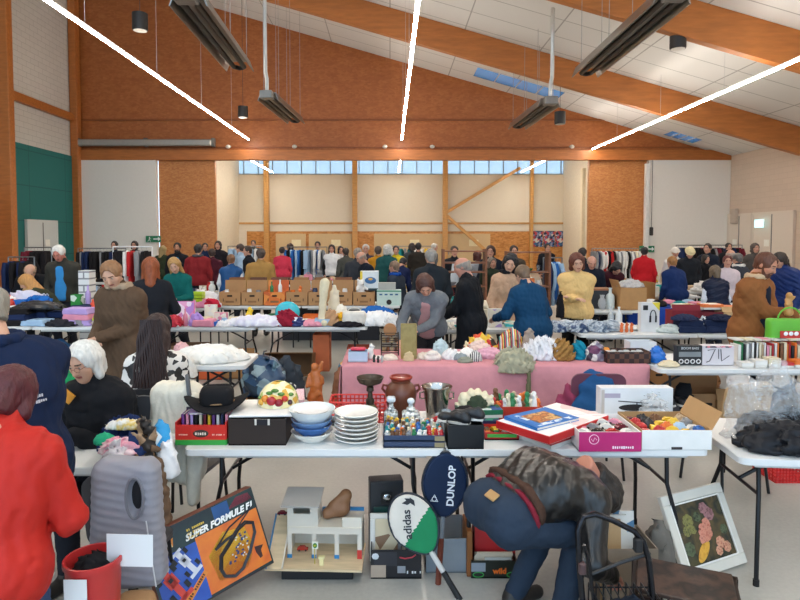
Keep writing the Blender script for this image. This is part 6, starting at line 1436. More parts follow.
for i, (px, Y, sz, c, nm) in enumerate(((424, 5.75, (.07, .06, .06), '#d8c8b8', 'cream knitted baby bonnet right of the olive panel'), (433, 5.7, (.08, .06, .08), '#dcd4cc', 'white baby vest in the linen pile'), (441, 5.9, (.08, .07, .15), '#b8c8cc', 'pale blue grey baby coat on top of the linen pile'), (452, 5.75, (.09, .07, .09), '#e4e0de', 'white baby trousers in the linen pile'), (461, 5.7, (.07, .05, .06), '#8a9498', 'slate grey baby sock bundle in linen pile'), (468, 5.85, (.08, .07, .08), '#e8e4e0', 'white blouse right of the slate socks'))): HP(nm, px, Y, sz, c, 20 + i, group=None)
HP('black and white zebra print cloth ball on the pink table', 476, 5.65, (.06, .05, .09), printm(('#18181a', '#e8e4e0'), 18, 'stripe'), 31); HP('grey green folded scarf left of the zebra cloth', 466, 5.58, (.07, .05, .05), '#8a8c7c', 32)
HP('pink cotton blanket pile on the pink table', 490, 5.8, (.13, .09, .09), '#dca8b8', 33); HP('cream pink cloth behind the pink blanket', 480, 6.0, (.12, .07, .12), '#e0c4b8', 34); HP('red and yellow printed children clothes heaped behind the pink blanket', 482, 6.12, (.16, .06, .17), printm(('#c82c24', '#e0b83a', '#d8502c', '#e8d8b0', '#3a3020'), 14), 35)
HP('striped multicolour woven blanket standing behind the khaki bag', 512, 6.1, (.13, .07, .22), printm(('#3a8a8c', '#e0d8c8', '#c8502c', '#d8b84a', '#2a3a4a', '#b83a3a'), 5, 'stripe', stretch=(1, .2, .3)), 36)
HP('khaki crumpled linen bag drooping over the pink table edge', 515, 5.5, (.17, .12, .19), '#a8a48c', 37, z=.68, fr=10, amp=.18, h=.014, name='linen_bag', cat='bag'); HP('thin khaki strap end dangling from the linen bag', 530, 5.4, (.025, .02, .26), '#6c6a50', 38, z=.5, name='strap')
HP('white cellophane bag heap right of the khaki bag', 543, 5.75, (.17, .12, .18), M('#dcdce0', .25), 39, fr=12, amp=.2, name='plastic_bag', cat='bag'); HP('grey brown fur pompom on the cellophane bag', 530, 6.0, (.07, .06, .24), knit('#9a8c80'), 40, name='pompom')
HP('ochre brown crumpled scarf on the pink table', 563, 5.7, (.11, .09, .17), '#9a7440', 41, fr=12, amp=.2, name='scarf'); HP('teal jersey bundle between ochre scarf and patterned wrap', 580, 5.75, (.08, .08, .16), '#127a94', 42); HP('small turquoise ribbon bundle by the teal jersey', 590, 5.72, (.035, .04, .11), '#5ac0c0', 43)
HP('multicolour dark patterned wrap standing by the teal jersey', 597, 5.68, (.09, .08, .17), printm(('#3a3040', '#8a8090', '#c8c4c0', '#6a3a5a', '#2a4a5a', '#28242c'), 14), 44)
t = carton('patterned wooden tray of white cups at right end of pink table', PX(627, 5.62), (.4, .2, .11), mat=printm(('#5a3828', '#3a2018', '#8a6248', '#2a1814'), 22, 'check'), handle=False, name='wooden_tray')
for i in range(6): mug('white cup in the patterned tray, %s' % ['leftmost', 'second from left', 'third from left', 'third from right', 'second from right', 'rightmost'][i], PX(609, 5.6, .79)[:1] and (AX(610, 5.6) + .06 * i, 5.6 + .03 * (i % 2), .795), .62, CN['white'], 'white cups in the tray')
book('orange note card propped at the left of patterned tray', PX(606, 5.66, .84), (.1, .08, .01), 0, '#d88a3a', rot=(30, 0, 0)); carton('clear pale plastic lid box behind the cups', (AX(642, 5.95), 5.95, .745), (.26, .16, .14), mat=M('#dcdee0', .3), handle=False, name='plastic_box')
HP('bright blue plastic bag at the seam of pink and white tables', 659, 5.6, (.075, .07, .13), M('#1668c0', .4), 45, name='plastic_bag', cat='bag')
# white table goods
HP('cream paper hat shape right of the blue bag', 671, 5.42, (.09, .05, .05), '#d8c8a8', 46)
t = thing('game_console_box', 'black boxed toy with four white round dials, standing', 'box', PX(690, 5.5)); MB().box((0, 0, .09), (.23, .08, .18), b=.003).build('body', M('#1e1e20', .5), t)
MB().box((0, -.042, .1), (.2, .004, .045)).build('grey_window', M('#7c8082', .4), t); textmesh('lettering', 'BOOM BASS', .03, M('#d0d0d0', .5), t, TR(0, -.043, .155, 90), .0005)
for i in range(4): MB().tube([(-.08 + .053 * i + .018 * math.cos(a), -.043, .035 + .018 * math.sin(a)) for a in [2 * PI * k / 12 for k in range(12)]], .005, 5, closed=True).build('dial_print', M('#d8d4d4', .5), t)
t = thing('boxed_set', 'white box with black line drawing of equipment', 'box', PX(718, 5.5)); MB().box((0, 0, .09), (.29, .1, .18), b=.003).build('body', M('#cfc8cc', .5), t)
MB().tube([(-.1, -.052, .14), (-.03, -.052, .15), (-.08, -.052, .04), (-.11, -.052, .03)], .004, 4).tube([(.02, -.052, .15), (.03, -.052, .04), (.1, -.052, .09)], .004, 4).tube([(0, -.052, .15), (.0, -.052, .06)], .003, 4).build('line_drawing', M('#2a2428', .5), t); MB().box((0, -.052, .17), (.24, .003, .014)).build('title_strip', printm(('#c86a7a', '#4a3a44', '#d8b0b8'), 40), t)
g = random.Random(77); x = AX(735, 5.6); cl = ['white', 'green', 'black', 'white', 'grey', 'white', 'black', 'white', 'cream', 'beige', 'white', 'pink', 'cream', 'red', 'white', 'orange', 'brown', 'cream', 'orange', 'red', 'black', 'orange', 'cream', 'white', 'pink', 'white', 'blue']
i = 0
while x < AX(812, 5.6) and i < len(cl):
    w = g.uniform(.016, .034); c = cl[i]; hh = g.uniform(.16, .2)
    book('%s book in the standing row, %s' % (c, 'first at left' if i == 0 else 'after a %s one, %s' % (cl[i - 1], ('near the white boxed set', 'before the tan coat', 'by the green bag', 'at the right edge')[min(3, i // 8)])), (x + w / 2, 5.6, .745 + hh / 2), (.13, hh, w), col=CN[c], group='row of books on the white table', rot=(90, 0, 90)); x += w + .003; i += 1
for i in range(7): gamebox('%s flat box lying in front of the book row, %s' % (['white', 'white', 'cream', 'red', 'orange', 'red', 'white'][i], ['leftmost', 'second', 'third', 'fourth', 'fifth', 'sixth', 'last at right'][i]), (AX(748, 5.4) + .12 * i, 5.4, .745), (.11, .1, .045 + .02 * (i % 3)), 0, CN[['white', 'white', 'cream', 'red', 'orange', 'red', 'white'][i]], group='flat boxes before the book row')
for i in range(9): book('%s leaflet lying on top of the standing books, %s' % (['white', 'cream', 'white', 'pink', 'white', 'grey', 'cream', 'white', 'orange'][i], ['first', 'second', 'third', 'fourth', 'fifth', 'sixth', 'seventh', 'eighth', 'ninth'][i] + ' from the left'), (AX(738, 5.65) + .085 * i, 5.65, .95), (.08, .14, .012), g.uniform(-15, 15), CN[['white', 'cream', 'white', 'pink', 'white', 'grey', 'cream', 'white', 'orange'][i]], group='leaflets on the book row')
# below and in front of the pink / white tables
chair('dark chair carrying blue jeans in front of the pink cloth', (AX(592, 4.85), 4.85, 0), 178, '#6a3a4c', .86)
heap('blue jeans slung over the chair back before the pink cloth', (AX(592, 4.7), 4.63, .5), (.17, .09, .38), '#24507e', seed=81, name='jeans', fr=5, h=.014, ridge=False, amp=.12); heap('dark pink scarf beside the blue jeans on the chair', (AX(569, 4.7), 4.68, .46), (.11, .07, .27), '#8c3a54', seed=82, name='scarf', ridge=False); heap('dark pink scarf tail right of the blue jeans', (AX(616, 4.8), 4.75, .5), (.07, .06, .3), '#94405c', seed=83, name='scarf', ridge=False)
for i, (px, c) in enumerate(((654, 'black'), (661, 'black'), (672, 'black'), (680, 'black'))): shoe('black laced shoe under the white table, %s' % ['leftmost', 'second', 'third', 'rightmost'][i], (AX(px, 5.9), 5.75, .32), 1.1, '#202024', 'shoes under the white table', 180)
carton('dark grey crate under the black shoes', (AX(667, 5.9), 5.8, 0), (.32, .34, .32), mat=M('#2a2a2e', .5), handle=False, name='crate'); carton('brown carton on the floor under the white table', (AX(706, 6.0), 6.05, 0), (.5, .3, .36), flaps='b', col='#9a7048'); heap('black rucksack slumped by the shoes', (AX(687, 5.7), 5.7, 0), (.12, .1, .5), '#18181c', seed=84, name='rucksack', cat='bag'); HP('blue cloth bundle under the right white table', 790, 5.9, (.2, .15, .4), '#1c2c4c', 85, z=0)
basket('brown wicker basket hidden left of the pink cloth', (AX(339, 5.7), 5.7, 0), (.22, .3, .3), '#8a5a34'); HP('brown shoulder bag on the wicker basket', 340, 5.7, (.08, .1, .34), M('#7a4a2c', .5, kind='leather'), 86, z=.3, name='bag', cat='bag')
# ------------------------------------------------------------------ third row of tables
xs = [AX(p, 7.8) for p in (15, 128, 241, 354)] + [AX(p, 7.6) for p in (440,)]
for i, (a, b_) in enumerate(((-6.2, -4.72), (-4.7, -3.24), (-3.22, -1.76), (-1.74, -.3))): folding_table(['third row folding table at far left under dark clothes', 'third row folding table beside the brown parka', 'third row folding table with blue trays of toys', 'third row folding table with the cream boot'][i], a, b_, 7.8)
for i, (a, b_) in enumerate(((.62, 2.08), (2.3, 3.735), (3.74, 5.2))): folding_table(['folding table between the bald person and the blue coat', 'folding table with jeans pile, right of the blue coat', 'folding table with navy clothes beside the tan coat'][i], a, b_, 7.2 if i else 7.6)
kinds = 'folded garment,folded garment,garment heap,game box,book,mug'
# left pile of clothes
stk = [(18, 8.0, 'black', 3), (36, 7.98, 'pale blue', 1), (36, 8.2, 'black', 3), (55, 8.25, 'black', 2), (72, 8.0, 'grey', 1), (78, 8.0, 'lilac', 3), (84, 8.3, 'navy', 3), (10, 8.25, 'white', 3), (28, 8.4, 'blue', 4)]
for px, Y, c, n in stk:
    for k in range(n):
        cc = c if k != 1 else {'lilac': 'pink', 'black': 'navy', 'navy': 'grey', 'white': 'pale blue', 'blue': 'black'}.get(c, c)
        folded('%s folded garment, %s of the %s' % (cc, ['bottom', 'second layer', 'third layer', 'fourth layer'][k], {18: 'pile by white head', 36: 'pile left of striped knits', 55: 'rear dark pile', 72: 'single grey fold', 78: 'striped knit pile', 84: 'rear navy pile', 10: 'pile at the frame edge', 28: 'rear blue topped pile'}[px] if not (px == 36 and n == 1) else 'lone light blue fold'), (AX(px, Y), Y, .74 + .075 * k), (.36, .26, .085), rnd.uniform(-8, 8), CN[cc], group='folded clothes on the left table')
heap('black leather jacket draped over the dark piles at left', (AX(36, 8.1), 8.12, .95), (.3, .15, .1), mat=M('#201f22', .35, kind='leather'), seed=91, name='jacket'); heap('bright blue jacket lining spread on the leather jacket', (AX(38, 8.25), 8.25, 1.02), (.17, .1, .09), '#1c62b0', seed=92, name='jacket'); heap('white and lilac knit pile behind the blue lining', (AX(26, 8.5), 8.5, 1.0), (.3, .1, .15), '#c8c4d4', seed=93, name='knitwear'); heap('red and white patterned cloth at the left frame edge', (AX(4, 8.3), 8.3, .95), (.15, .1, .16), printm(('#c8341c', '#e8e0dc', '#c8341c'), 7), seed=94)
carton('green and white storage box at the seated blonde person', PX(76, 8.35, .96), (.13, .1, .16), mat=printm(('#2a8a34', '#2a8a34', '#d8e0d0', '#1c6a2a'), 14), handle=False, name='patterned_box')
figurine('red and orange feather toy at right end of striped knits', PX(92, 8.1, .93), 1.0, '#e0502c'); figurine('small yellow green toy under the feather toy', PX(93, 7.95), .9, '#b8c82c')
clutter('left table behind the striped knits', AX(82, 8.45), AX(100, 8.45), (8.45,), .96, 'upright box,jar,bottle', 'white,beige,lilac,maroon,grey', 5)
tower = carton('tall white paper drawer tower behind the parka person', (AX(83, 8.9), 9.0, 0), (.16, .2, 1.42), mat=grid_mat('drawers', '#e4e2e0', '#8a888c', .4, .1, (0, 2), .012), handle=False, name='drawer_tower')
clutter('table beside the brown parka', AX(146, 8.0), AX(239, 8.0), (8.3, 8.08, 7.9), .742, 'upright box,upright box,figurine,folded garment,soft toy,mug,bottle,jar,plastic tub', 'white,pink,lilac,black,white,grey,cream,pale blue', 6)
HP('red and white sweater flopping off the parka side table', 172, 7.85, (.12, .1, .15), printm(('#c02438', '#c02438', '#e8dcdc'), 9), 101, name='sweater'); HP('lilac soft unicorn bag on the parka side table', 196, 7.9, (.1, .08, .16), '#b090d8', 102); gamebox('pink and white doll box upright on the parka side table', PX(186, 8.1, .9), (.24, .3, .07), col='#dc7ab4', top=printm(('#dc8ac0', '#f0e0ec', '#b888d0', '#e8a8cc'), 12), rot=(84, 0, 0))
for i, (px, c) in enumerate(((228, '#2a6ac0'), (258, '#2a62b8'))): carton(['blue flat plastic tray left on the toy table', 'blue flat plastic tray right on the toy table'][i], PX(px, 7.95), (.34, .2, .06), mat=M(c, .35), handle=False, name='plastic_tray')
clutter('toy table with blue trays', AX(243, 7.95), AX(352, 7.95), (8.35, 8.15, 7.93), .742, 'upright box,plastic tub,book,figurine,toy car,folded garment,jar,game box', 'blue,yellow,white,pale blue,white,cream,orange,pale blue,green', 7)
HP('long white and lilac quilt heap along the toy table', 258, 7.9, (.42, .13, .14), printm(('#e4e0e6', '#d0cce0', '#e8e6ea', '#c4b8d0'), 6, 'soft'), 103); HP('dark red velvet heap on the white quilt', 286, 7.9, (.17, .1, .2), '#8c1c30', 104); HP('navy and white scrap beside the red velvet', 297, 7.88, (.1, .08, .12), printm(('#20306a', '#e0e0e8'), 12), 105); HP('pink knitted blanket folded at right of the velvet', 312, 7.9, (.2, .1, .08), '#d890a0', 106); single(MB().ball((0, 0, .15), (.17, .09, .15), 20), 'toy_helmet', 'turquoise shiny round toy case behind the velvet', 'toy', [M('#3ab4c4', .25)], PX(287, 8.15)); figurine('yellow rubber duck like toy on the toy table', PX(249, 8.0), 1.6, '#e8c028', name='toy_duck', cat='toy')
def bootf():
    V, Fc = sdfmesh([((0, .0, .05), (.0, -.12, .035), .05, .04), ((0, .0, .05), (.01, .02, .25), .055, .05), ((.01, .02, .25), (.04, .02, .56), .05, .06)], .012, .03, .008, 30, 4); V[:, 2] -= V[:, 2].min(); return MB().arr(V, Fc)
o = bootf().build('tall_boot', knit('#ddd2b4'), None, 80); place(o, 'tall cream leather boot standing on the toy table', 'boot', PX(322, 7.95), 20)
HP('cream fur cuff heap leaning behind the tall boot', 334, 8.15, (.09, .07, .5), '#dcd0b8', 107); HP('beige suede shoe pair heap right of the boot', 331, 7.92, (.1, .08, .2), '#b8906c', 108); HP('white cloth peak on yellow cloth, right of the boot', 341, 8.1, (.1, .07, .24), '#e8e2d4', 109); HP('yellow cloth folded beneath the white peak', 341, 7.98, (.13, .08, .15), '#dca82c', 110)
bagthing('white handbag with black base on the end of toy table', PX(354, 7.92), (.32, .16, .19), '#e0dad0', 5); HP('black scarf trailing from the white handbag', 348, 7.86, (.2, .1, .07), '#1c1a20', 111); HP('white linens heaped left of grey cardigan person', 378, 8.0, (.3, .15, .17), '#e4e4e4', 112, fr=12); HP('blue sheets in the back of the linens', 377, 8.3, (.28, .1, .2), '#2460a8', 113); HP('grey white linens at the end of the third row', 392, 7.92, (.13, .12, .13), '#d0d0d0', 114)
# under third row
folding = None
carton('orange printed carton under the toy table', (AX(210, 8.1), 8.15, 0), (.34, .3, .42), mat=printm(('#d8602c', '#d8602c', '#e0b088', '#c8481c'), 6), handle=False); carton('brown carton under the parka side table', (AX(185, 8.1), 8.2, 0), (.5, .3, .45), col='#8a6444'); carton('open brown wooden crate leaning under the toy table', (AX(292, 8.05), 8.1, .2), (.62, .3, .42), col='#7a5634', rot=(80, 0, 0), handle=False); carton('orange carton at right of the wooden crate', (AX(321, 8.1), 8.2, .1), (.22, .3, .5), col='#c86a40', handle=False)
carton('rust red carton with white label left of the pink cloth', (AX(358, 7.9), 8.0, .1), (.3, .25, .36), mat=M('#b04a2c', .6), handle=False); single(MB().box((0, 0, 0), (.05, .004, .12)), 'paper_label', 'white paper label on the rust red carton', 'label', [M('#e0e0e0', .6)], (AX(357, 7.9), 7.85, .38))
carton('low brown carton on the floor by the plastic sack', (AX(259, 6.4), 6.55, 0), (.42, .3, .17), col='#a06a3c'); heap('clear blue sack of dark clothes on the low carton', (AX(262, 6.6), 6.62, .17), (.24, .17, .42), mat=printm(('#2a4a6a', '#5a7a8a', '#1c2c3c', '#8aa0a8', '#28486a'), 9, rough=.3), seed=115, name='sack', cat='bag', fr=10); heap('dark grey sack slumped right of the blue sack', (AX(285, 6.8), 6.85, .0), (.2, .15, .5), '#3a4048', seed=116, name='sack', cat='bag')
t = bagthing('white and black shopping bag with green leaves on the floor', (AX(289, 6.2), 6.25, 0), (.3, .16, .3), '#d8dcd8', -6, None, printm(('#dcdfdc', '#1c2024', '#dcdfdc', '#1c2024', '#2f7a4a'), 3, 'stripe'), 'shopping_bag')
HP('colourful bundle on the floor left of the pink cloth', 342, 6.6, (.1, .1, .5), printm(('#2a6a8a', '#c89a5a', '#3a3a4a', '#b86a3a'), 9), 117, z=0)
# between: table by bald person, right tables
clutter('table behind the bald person', .7, 2.0, (8.1, 7.8), .742, 'game box,upright box,plastic tub,folded garment,book', 'teal,white,orange,turquoise,white,cream,pale blue', 8)
carton('white box on floor under the table by the bald person', (AX(446, 7.6), 7.9, 0), (.4, .3, .34), mat=card('#c8c0b4'))
for i, (px, c) in enumerate(((556, '#23426c'), (568, '#c8ccd4'), (578, '#2c4468'), (590, '#8c9cac'), (600, '#5a6c80'), (611, '#96a2ac'))): HP('%s denim heap on the jeans table, %s' % (['dark blue', 'white', 'navy', 'pale grey', 'slate', 'light blue'][i], ['leftmost', 'second from left', 'third from left', 'third from right', 'second from right', 'rightmost'][i]), px, 7.45 + .1 * (i % 2), (.13, .13, .12), printm((c, '#b8c0c8', c, c), 12, 'soft'), 120 + i, group='denim heaps')
for i in range(3): figurine('orange and white toy bird on the jeans table, %s' % ['left', 'middle', 'right'][i], PX(623 + 5 * i, 7.35), .8, '#d8682c', 'orange toy birds')
HP('white paper and dish heap behind the orange birds', 620, 7.6, (.25, .14, .08), '#e0dcd8', 127)
t = gamebox('white box with yellow corner picturing headphones, standing upright', (AX(648, 7.5), 7.5, .74 + .185), (.23, .37, .1), col='#d8d8d8', rot=(90, 0, 0), name='headphone_box'); MB().prism([(.02, .185), (.115, .185), (.115, .08)], .1005, .102).build('yellow_corner', M('#d8c83a', .4), t)
MB().tube([(.035 + .035 * math.cos(a), .02 + .07 * math.sin(a), .104) for a in [PI * i / 10 for i in range(11)]], .006, 5).tube([(0, .02, .104), (.0, -.06, .104)], .012, 6).tube([(.07, .02, .104), (.07, -.06, .104)], .012, 6).build('headphone_picture', M('#22242a', .4), t); MB().box((-.06, .12, .102), (.06, .06, .003)).build('black_square', M('#1e2024', .4), t)
bottles = ((605, 8.0), (613, 7.9), (621, 7.95))
for i, (px, Y) in enumerate(((612, 7.85), (620, 7.8))): lathed('bottle', ['clear slim bottle left of the white jug', 'white bottle like jug behind the orange birds'][i], PX(px, Y), (1.2, 1.2, 1.0), mat=clear('#d8dee0', .1, .5) if not i else M('#d8dcdc', .3))
heap('pale open magazine on the right table beside the navy jackets', (AX(671, 7.4), 7.4, .742), (.15, .1, .09), '#c8d0cc', seed=130, name='magazine', cat='magazine')
for i, (px, w) in enumerate(((690, .26), (717, .3))): 
    for k in range(2): folded('navy folded jacket on the right table, %s pile, %s' % (['left', 'right'][i], ['bottom', 'top'][k]), PX(px, 7.42, .742 + .07 * k), (w + .1 - .05 * k, .28 - .04 * k, .085), 4 * i - 7 * k, '#1c2845', group='navy jackets on the right table')
HP('white shirt folded between the navy jackets', 706, 7.45, (.16, .1, .16), '#d8dce0', 131); carton('dark red carton behind the navy jackets', (AX(683, 7.75), 7.72, .742), (.36, .2, .24), mat=card('#7a1828'), flaps='f', handle=False); carton('maroon carton right of the dark red one', (AX(708, 7.75), 7.72, .742), (.3, .2, .22), mat=card('#6c1a26'), handle=False); carton('beige carton with open flap by the tan coat', (AX(728, 7.75), 7.72, .742), (.24, .2, .22), col='#b89468', flaps='f', fa=130)
clutter('shelf of books above the dark red cartons', AX(672, 7.85), AX(735, 7.85), (7.8,), .985, 'game box,book,game box', 'pale blue,white,blue,orange,cream', 12)
for px, lb, c in ((638, 'brown leather bag under the headphone box table', '#6a4630'), (592, 'beige sack under the jeans table', '#b8a084'), (700, 'open brown box under the navy jackets', '#8a5e3c'), (620, 'brown and pink bundle under the jeans table', '#8a6a5a')): HP(lb, px, 7.6, (.25, .15, .4), c, px, z=0, name='bag', cat='bag')
# ------------------------------------------------------------------ the row of brown cartons
folding_table('long white table under the brown cartons, left', AX(208, 10.2), AX(300, 10.2), 10.2); folding_table('long white table under the brown cartons, right', AX(301, 10.2), AX(400, 10.2), 10.2)
cn = ['leftmost', 'second from left', 'third from left, orange', 'middle', 'third from right', 'second from right', 'rightmost']
for i in range(7):
    x = AX(231.5 + 22.1 * i, 10.4); c = card('#b08458') if i != 2 else printm(('#d8702c', '#d8702c', '#e08a3c', '#c85c24'), 7)
    t = carton('brown archive carton in the row of seven, %s' % cn[i] if i != 2 else 'orange fruit carton in the row of seven brown ones', (x, 10.45, .742), (.365, .4, .235), mat=c, flaps='b', fa=108, group='row of archive cartons' if i != 2 else None)
    MB().box((0, -.2025, .07), (.14, .002, .03)).build('print', M('#8a623e', .7), t)
    for s in (-1, 1): MB().box((s * .11, -.2025, .1), (.012, .002, .05)).build('arrow_print', M('#2c1c12', .7), t)
    carton('dark brown inner box behind %s carton' % cn[i].split(',')[0], (x, 10.78, .742), (.25 + .02 * (i % 3), .16, .45), col=['#8a5a36', '#6a4434', '#7a4c3c', '#a0744a', '#8a6240', '#84543a', '#946644'][i], handle=False, group='inner boxes')
    clutter('in the %s carton' % cn[i].split(',')[0], x - .17, x + .17, (10.45,), .742 + .16, 'figurine,bottle,mug,soft toy,jar', ['white', 'white,grey', 'green,white', 'yellow,orange', 'white,navy', 'cream,white', 'white'][i], 60 + i)
single(MB().box((0, 0, .35), (1.8, .25, .7)), 'shelf_stack', 'dark crate stack behind the carton row', 'crate', [M('#2a2a30', .6)], (AX(330, 11), 11.2, 0))
t = thing('appliance_box', 'white boxed appliance with blue and yellow picture, on the carton row', 'box', (AX(369.5, 10.6), 10.6, .98)); MB().box((0, 0, .17), (.32, .2, .34), b=.003).build('body', M('#d8e0e4', .4), t); MB().box((-.14, -.102, .17), (.04, .004, .34)).build('yellow_edge', M('#e0c83a', .4), t)
MB().ball((.02, -.101, .18), (.1, .004, .06), 14).build('appliance_picture', M('#3a6a9a', .4), t); MB().ball((.02, -.104, .2), (.04, .004, .02), 10).build('yellow_detail', M('#e0a83a', .4), t); MB().box((0, -.102, .02), (.3, .004, .04)).build('dark_strip', M('#2a3c40', .4), t)
t = thing('sewing_machine_box', 'pale green boxed machine with round black speaker, right of the cartons', 'box', (AX(389, 10.35), 10.4, .742)); MB().box((0, 0, .13), (.42, .25, .26), b=.003).build('body', M('#c4d8d0', .4), t); MB().box((0, -.127, .25), (.42, .004, .02)).build('green_strip', M('#1c8a6a', .4), t)
MB().cyl((.0, -.126, .06), (.0, -.132, .06), .045, n=16).build('dial', M('#17181a', .4), t); 
for i in range(4): MB().box((-.14 + .09 * i, -.127, .19), (.05, .004, .025)).build('print', M('#2a5a8a', .4), t)
single(MB().box((0, 0, .06), (.3, .2, .12)), 'grey_carton', 'grey open carton on the green boxed machine', 'box', [card('#a8a8a4')], (AX(387, 10.4), 10.45, 1.005))
# pink clothes table at left of cartons
folding_table('white table with pink clothes behind the teal jumper', AX(160, 9.9) , AX(206, 9.9), 9.9)
for i, (px, Y, sz, c, lb) in enumerate(((196, 10.0, (.22, .12, .16), '#dc8aac', 'pink baby clothes heap beside the teal jumper'), (208, 10.1, (.2, .12, .12), '#e8d4dc', 'white and pink blouse heap next to the cartons'), (203, 10.3, (.3, .1, .25), '#e4e0e2', 'white clothes ridge behind the pink heap'), (211, 9.98, (.14, .08, .14), '#b8203c', 'crimson bag by the pink clothes'), (186, 9.97, (.12, .08, .1), '#d85a7a', 'rose cloth before the teal jumper'))): HP(lb, px, Y, sz, c, 140 + i)
for k in range(3): carton('lime green plastic tub, %s of three' % ['bottom', 'middle', 'top'][k], PX(194, 10.0, .742 + .055 * k + .1), (.3, .18, .05), mat=M('#b4d02c', .35), handle=False, name='plastic_tub', group='lime tubs')
# ------------------------------------------------------------------ shelves with crockery
def shelf(label, x0, x1, y, h, zs, d=.3):
    t = thing('wooden_shelf', label, 'shelf', ((x0 + x1) / 2, y, 0)); w = x1 - x0; m = wood('#7c4a2c')
    for q in (-1, 1): MB().box((q * w / 2, 0, h / 2), (.04, d, h)).build('side', m, t)
    for z_ in zs: MB().box((0, 0, z_), (w - .04, d, .025)).build('shelf_board', m, t)
    return t
shelf('open wooden shelf left, behind the bald person', AX(443, 11), AX(485, 11), 11.0, 1.7, (.4, .78, 1.02, 1.28, 1.45, 1.66)); shelf('open wooden shelf right, behind the beige sweater', AX(507, 11), AX(548, 11), 11.0, 1.66, (.4, .78, 1.02, 1.28, 1.64))
for k, (a, b_, zz) in enumerate(((444, 484, .8), (444, 484, 1.04), (508, 547, .8), (508, 547, 1.04), (508, 547, 1.3), (444, 484, .42))): clutter(['left wooden shelf, low board', 'left wooden shelf, middle board', 'right wooden shelf, low board', 'right wooden shelf, middle board', 'right wooden shelf, upper board', 'left wooden shelf, bottom board'][k], AX(a, 11) + .04, AX(b_, 11) - .03, (11.0,), zz - .007, 'mug,jar,figurine,bowl,vase,glass', 'white,cream,brown,orange,pale blue,grey,maroon,green', 80 + k, .0)
single(MB().box((0, 0, .25), (.7, .4, .5), b=.003).box((0, 0, .65), (.66, .4, .28), b=.003), 'white_cabinet', 'pale cream cabinet between the two wooden shelves', 'cabinet', [M('#d0c4ac', .5)], (AX(492, 9.4), 9.5, 0)); HP('cream packing paper pile on the cream cabinet', 492, 9.5, (.25, .14, .12), '#d4cab4', 147, z=.79)
folding_table('table of crockery behind the dark coat', AX(440, 9.6), AX(500, 9.6), 9.9, z=.7)
clutter('crockery table behind the bald person', AX(446, 10), AX(478, 10), (10.3, 10.05), .702, 'mug,jar,bowl,vase,glass,bottle', 'white,cream,teal,pale blue,grey,brown', 90)
# ------------------------------------------------------------------ further tables right of centre
folding_table('white table with large open carton, right of yellow sweater', AX(584, 9.6), AX(640, 9.6), 9.55)
carton('large open brown carton with plastic film, right of yellow sweater', (AX(632, 9.75), 9.85, .742), (.42, .4, .36), col='#b08454', flaps='l', handle=False); heap('clear plastic film on the large open carton', (AX(633, 9.7), 9.78, 1.1), (.2, .14, .12), mat=clear('#e4e4e4', .2, .5), seed=150, name='plastic_film', cat='film')
carton('brown carton with open flap behind, near the dark red jacket', (AX(636, 11.6), 11.6, .7), (.6, .4, .35), col='#a4713c', handle=False); single(MB().box((0, 0, .34), (1.4, .5, .68)), 'cupboard', 'low brown cupboard supporting the rear carton', 'cupboard', [wood('#a87844')], (AX(632, 11.8), 11.7, 0))
lathed('bottle', 'white bleach like bottle beside the yellow sweater', PX(611, 9.8), (2, 2, 1.3), '#d0d8d4'); lathed('vase', 'clear grey vase on the table by the yellow sweater', PX(603, 9.7), 1.0, mat=clear('#c8ccd0', .1, .5)); single(MB().box((0, 0, .0), (.5, .3, .03)), 'brown_board', 'brown shelf board held over dark box by yellow sweater', 'board', [wood('#9a6644')], (AX(596, 9.9), 9.95, 1.06)); single(MB().box((0, 0, .15), (.4, .25, .3)), 'dark_box', 'dark box below the brown board', 'box', [M('#26282c', .5)], (AX(596, 9.9), 9.95, .742))
folding_table('table under the blue cloth, left part', AX(632, 9.9), AX(718, 9.9), 10.0); folding_table('table under the blue cloth, right part', AX(719, 9.9), AX(800, 9.9), 10.0)
cloth_cover('royal blue tablecloth on the far right tables', AX(630, 9.9), AX(740, 9.9), 9.96, 10.76, .74, .45, cloth('#1c3c8c'), seed=8)
clutter('blue cloth table', AX(634, 10), AX(735, 10), (10.45, 10.12), .752, 'garment heap,folded garment,garment heap,garment heap', 'navy,white,black,teal,green,cream,pale blue,pink', 14)
folding_table('white table with sewing goods behind the blue cloth', AX(628, 12), AX(700, 12), 11.9); clutter('table behind the blue cloth', AX(630, 12), AX(698, 12), (12.5, 12.05), .742, 'upright box,garment heap,bowl,bottle,plastic tub', 'teal,white,cream,grey,turquoise,beige', 15)
folding_table('white table of clothes in front of the puffer vest', AX(690, 12), AX(780, 12), 12.9); clutter('clothes table past the puffer vest', AX(692, 13), AX(778, 13), (13.4, 13.0), .742, 'garment heap,folded garment,garment heap', 'white,cream,beige,white,pink,navy', 16)
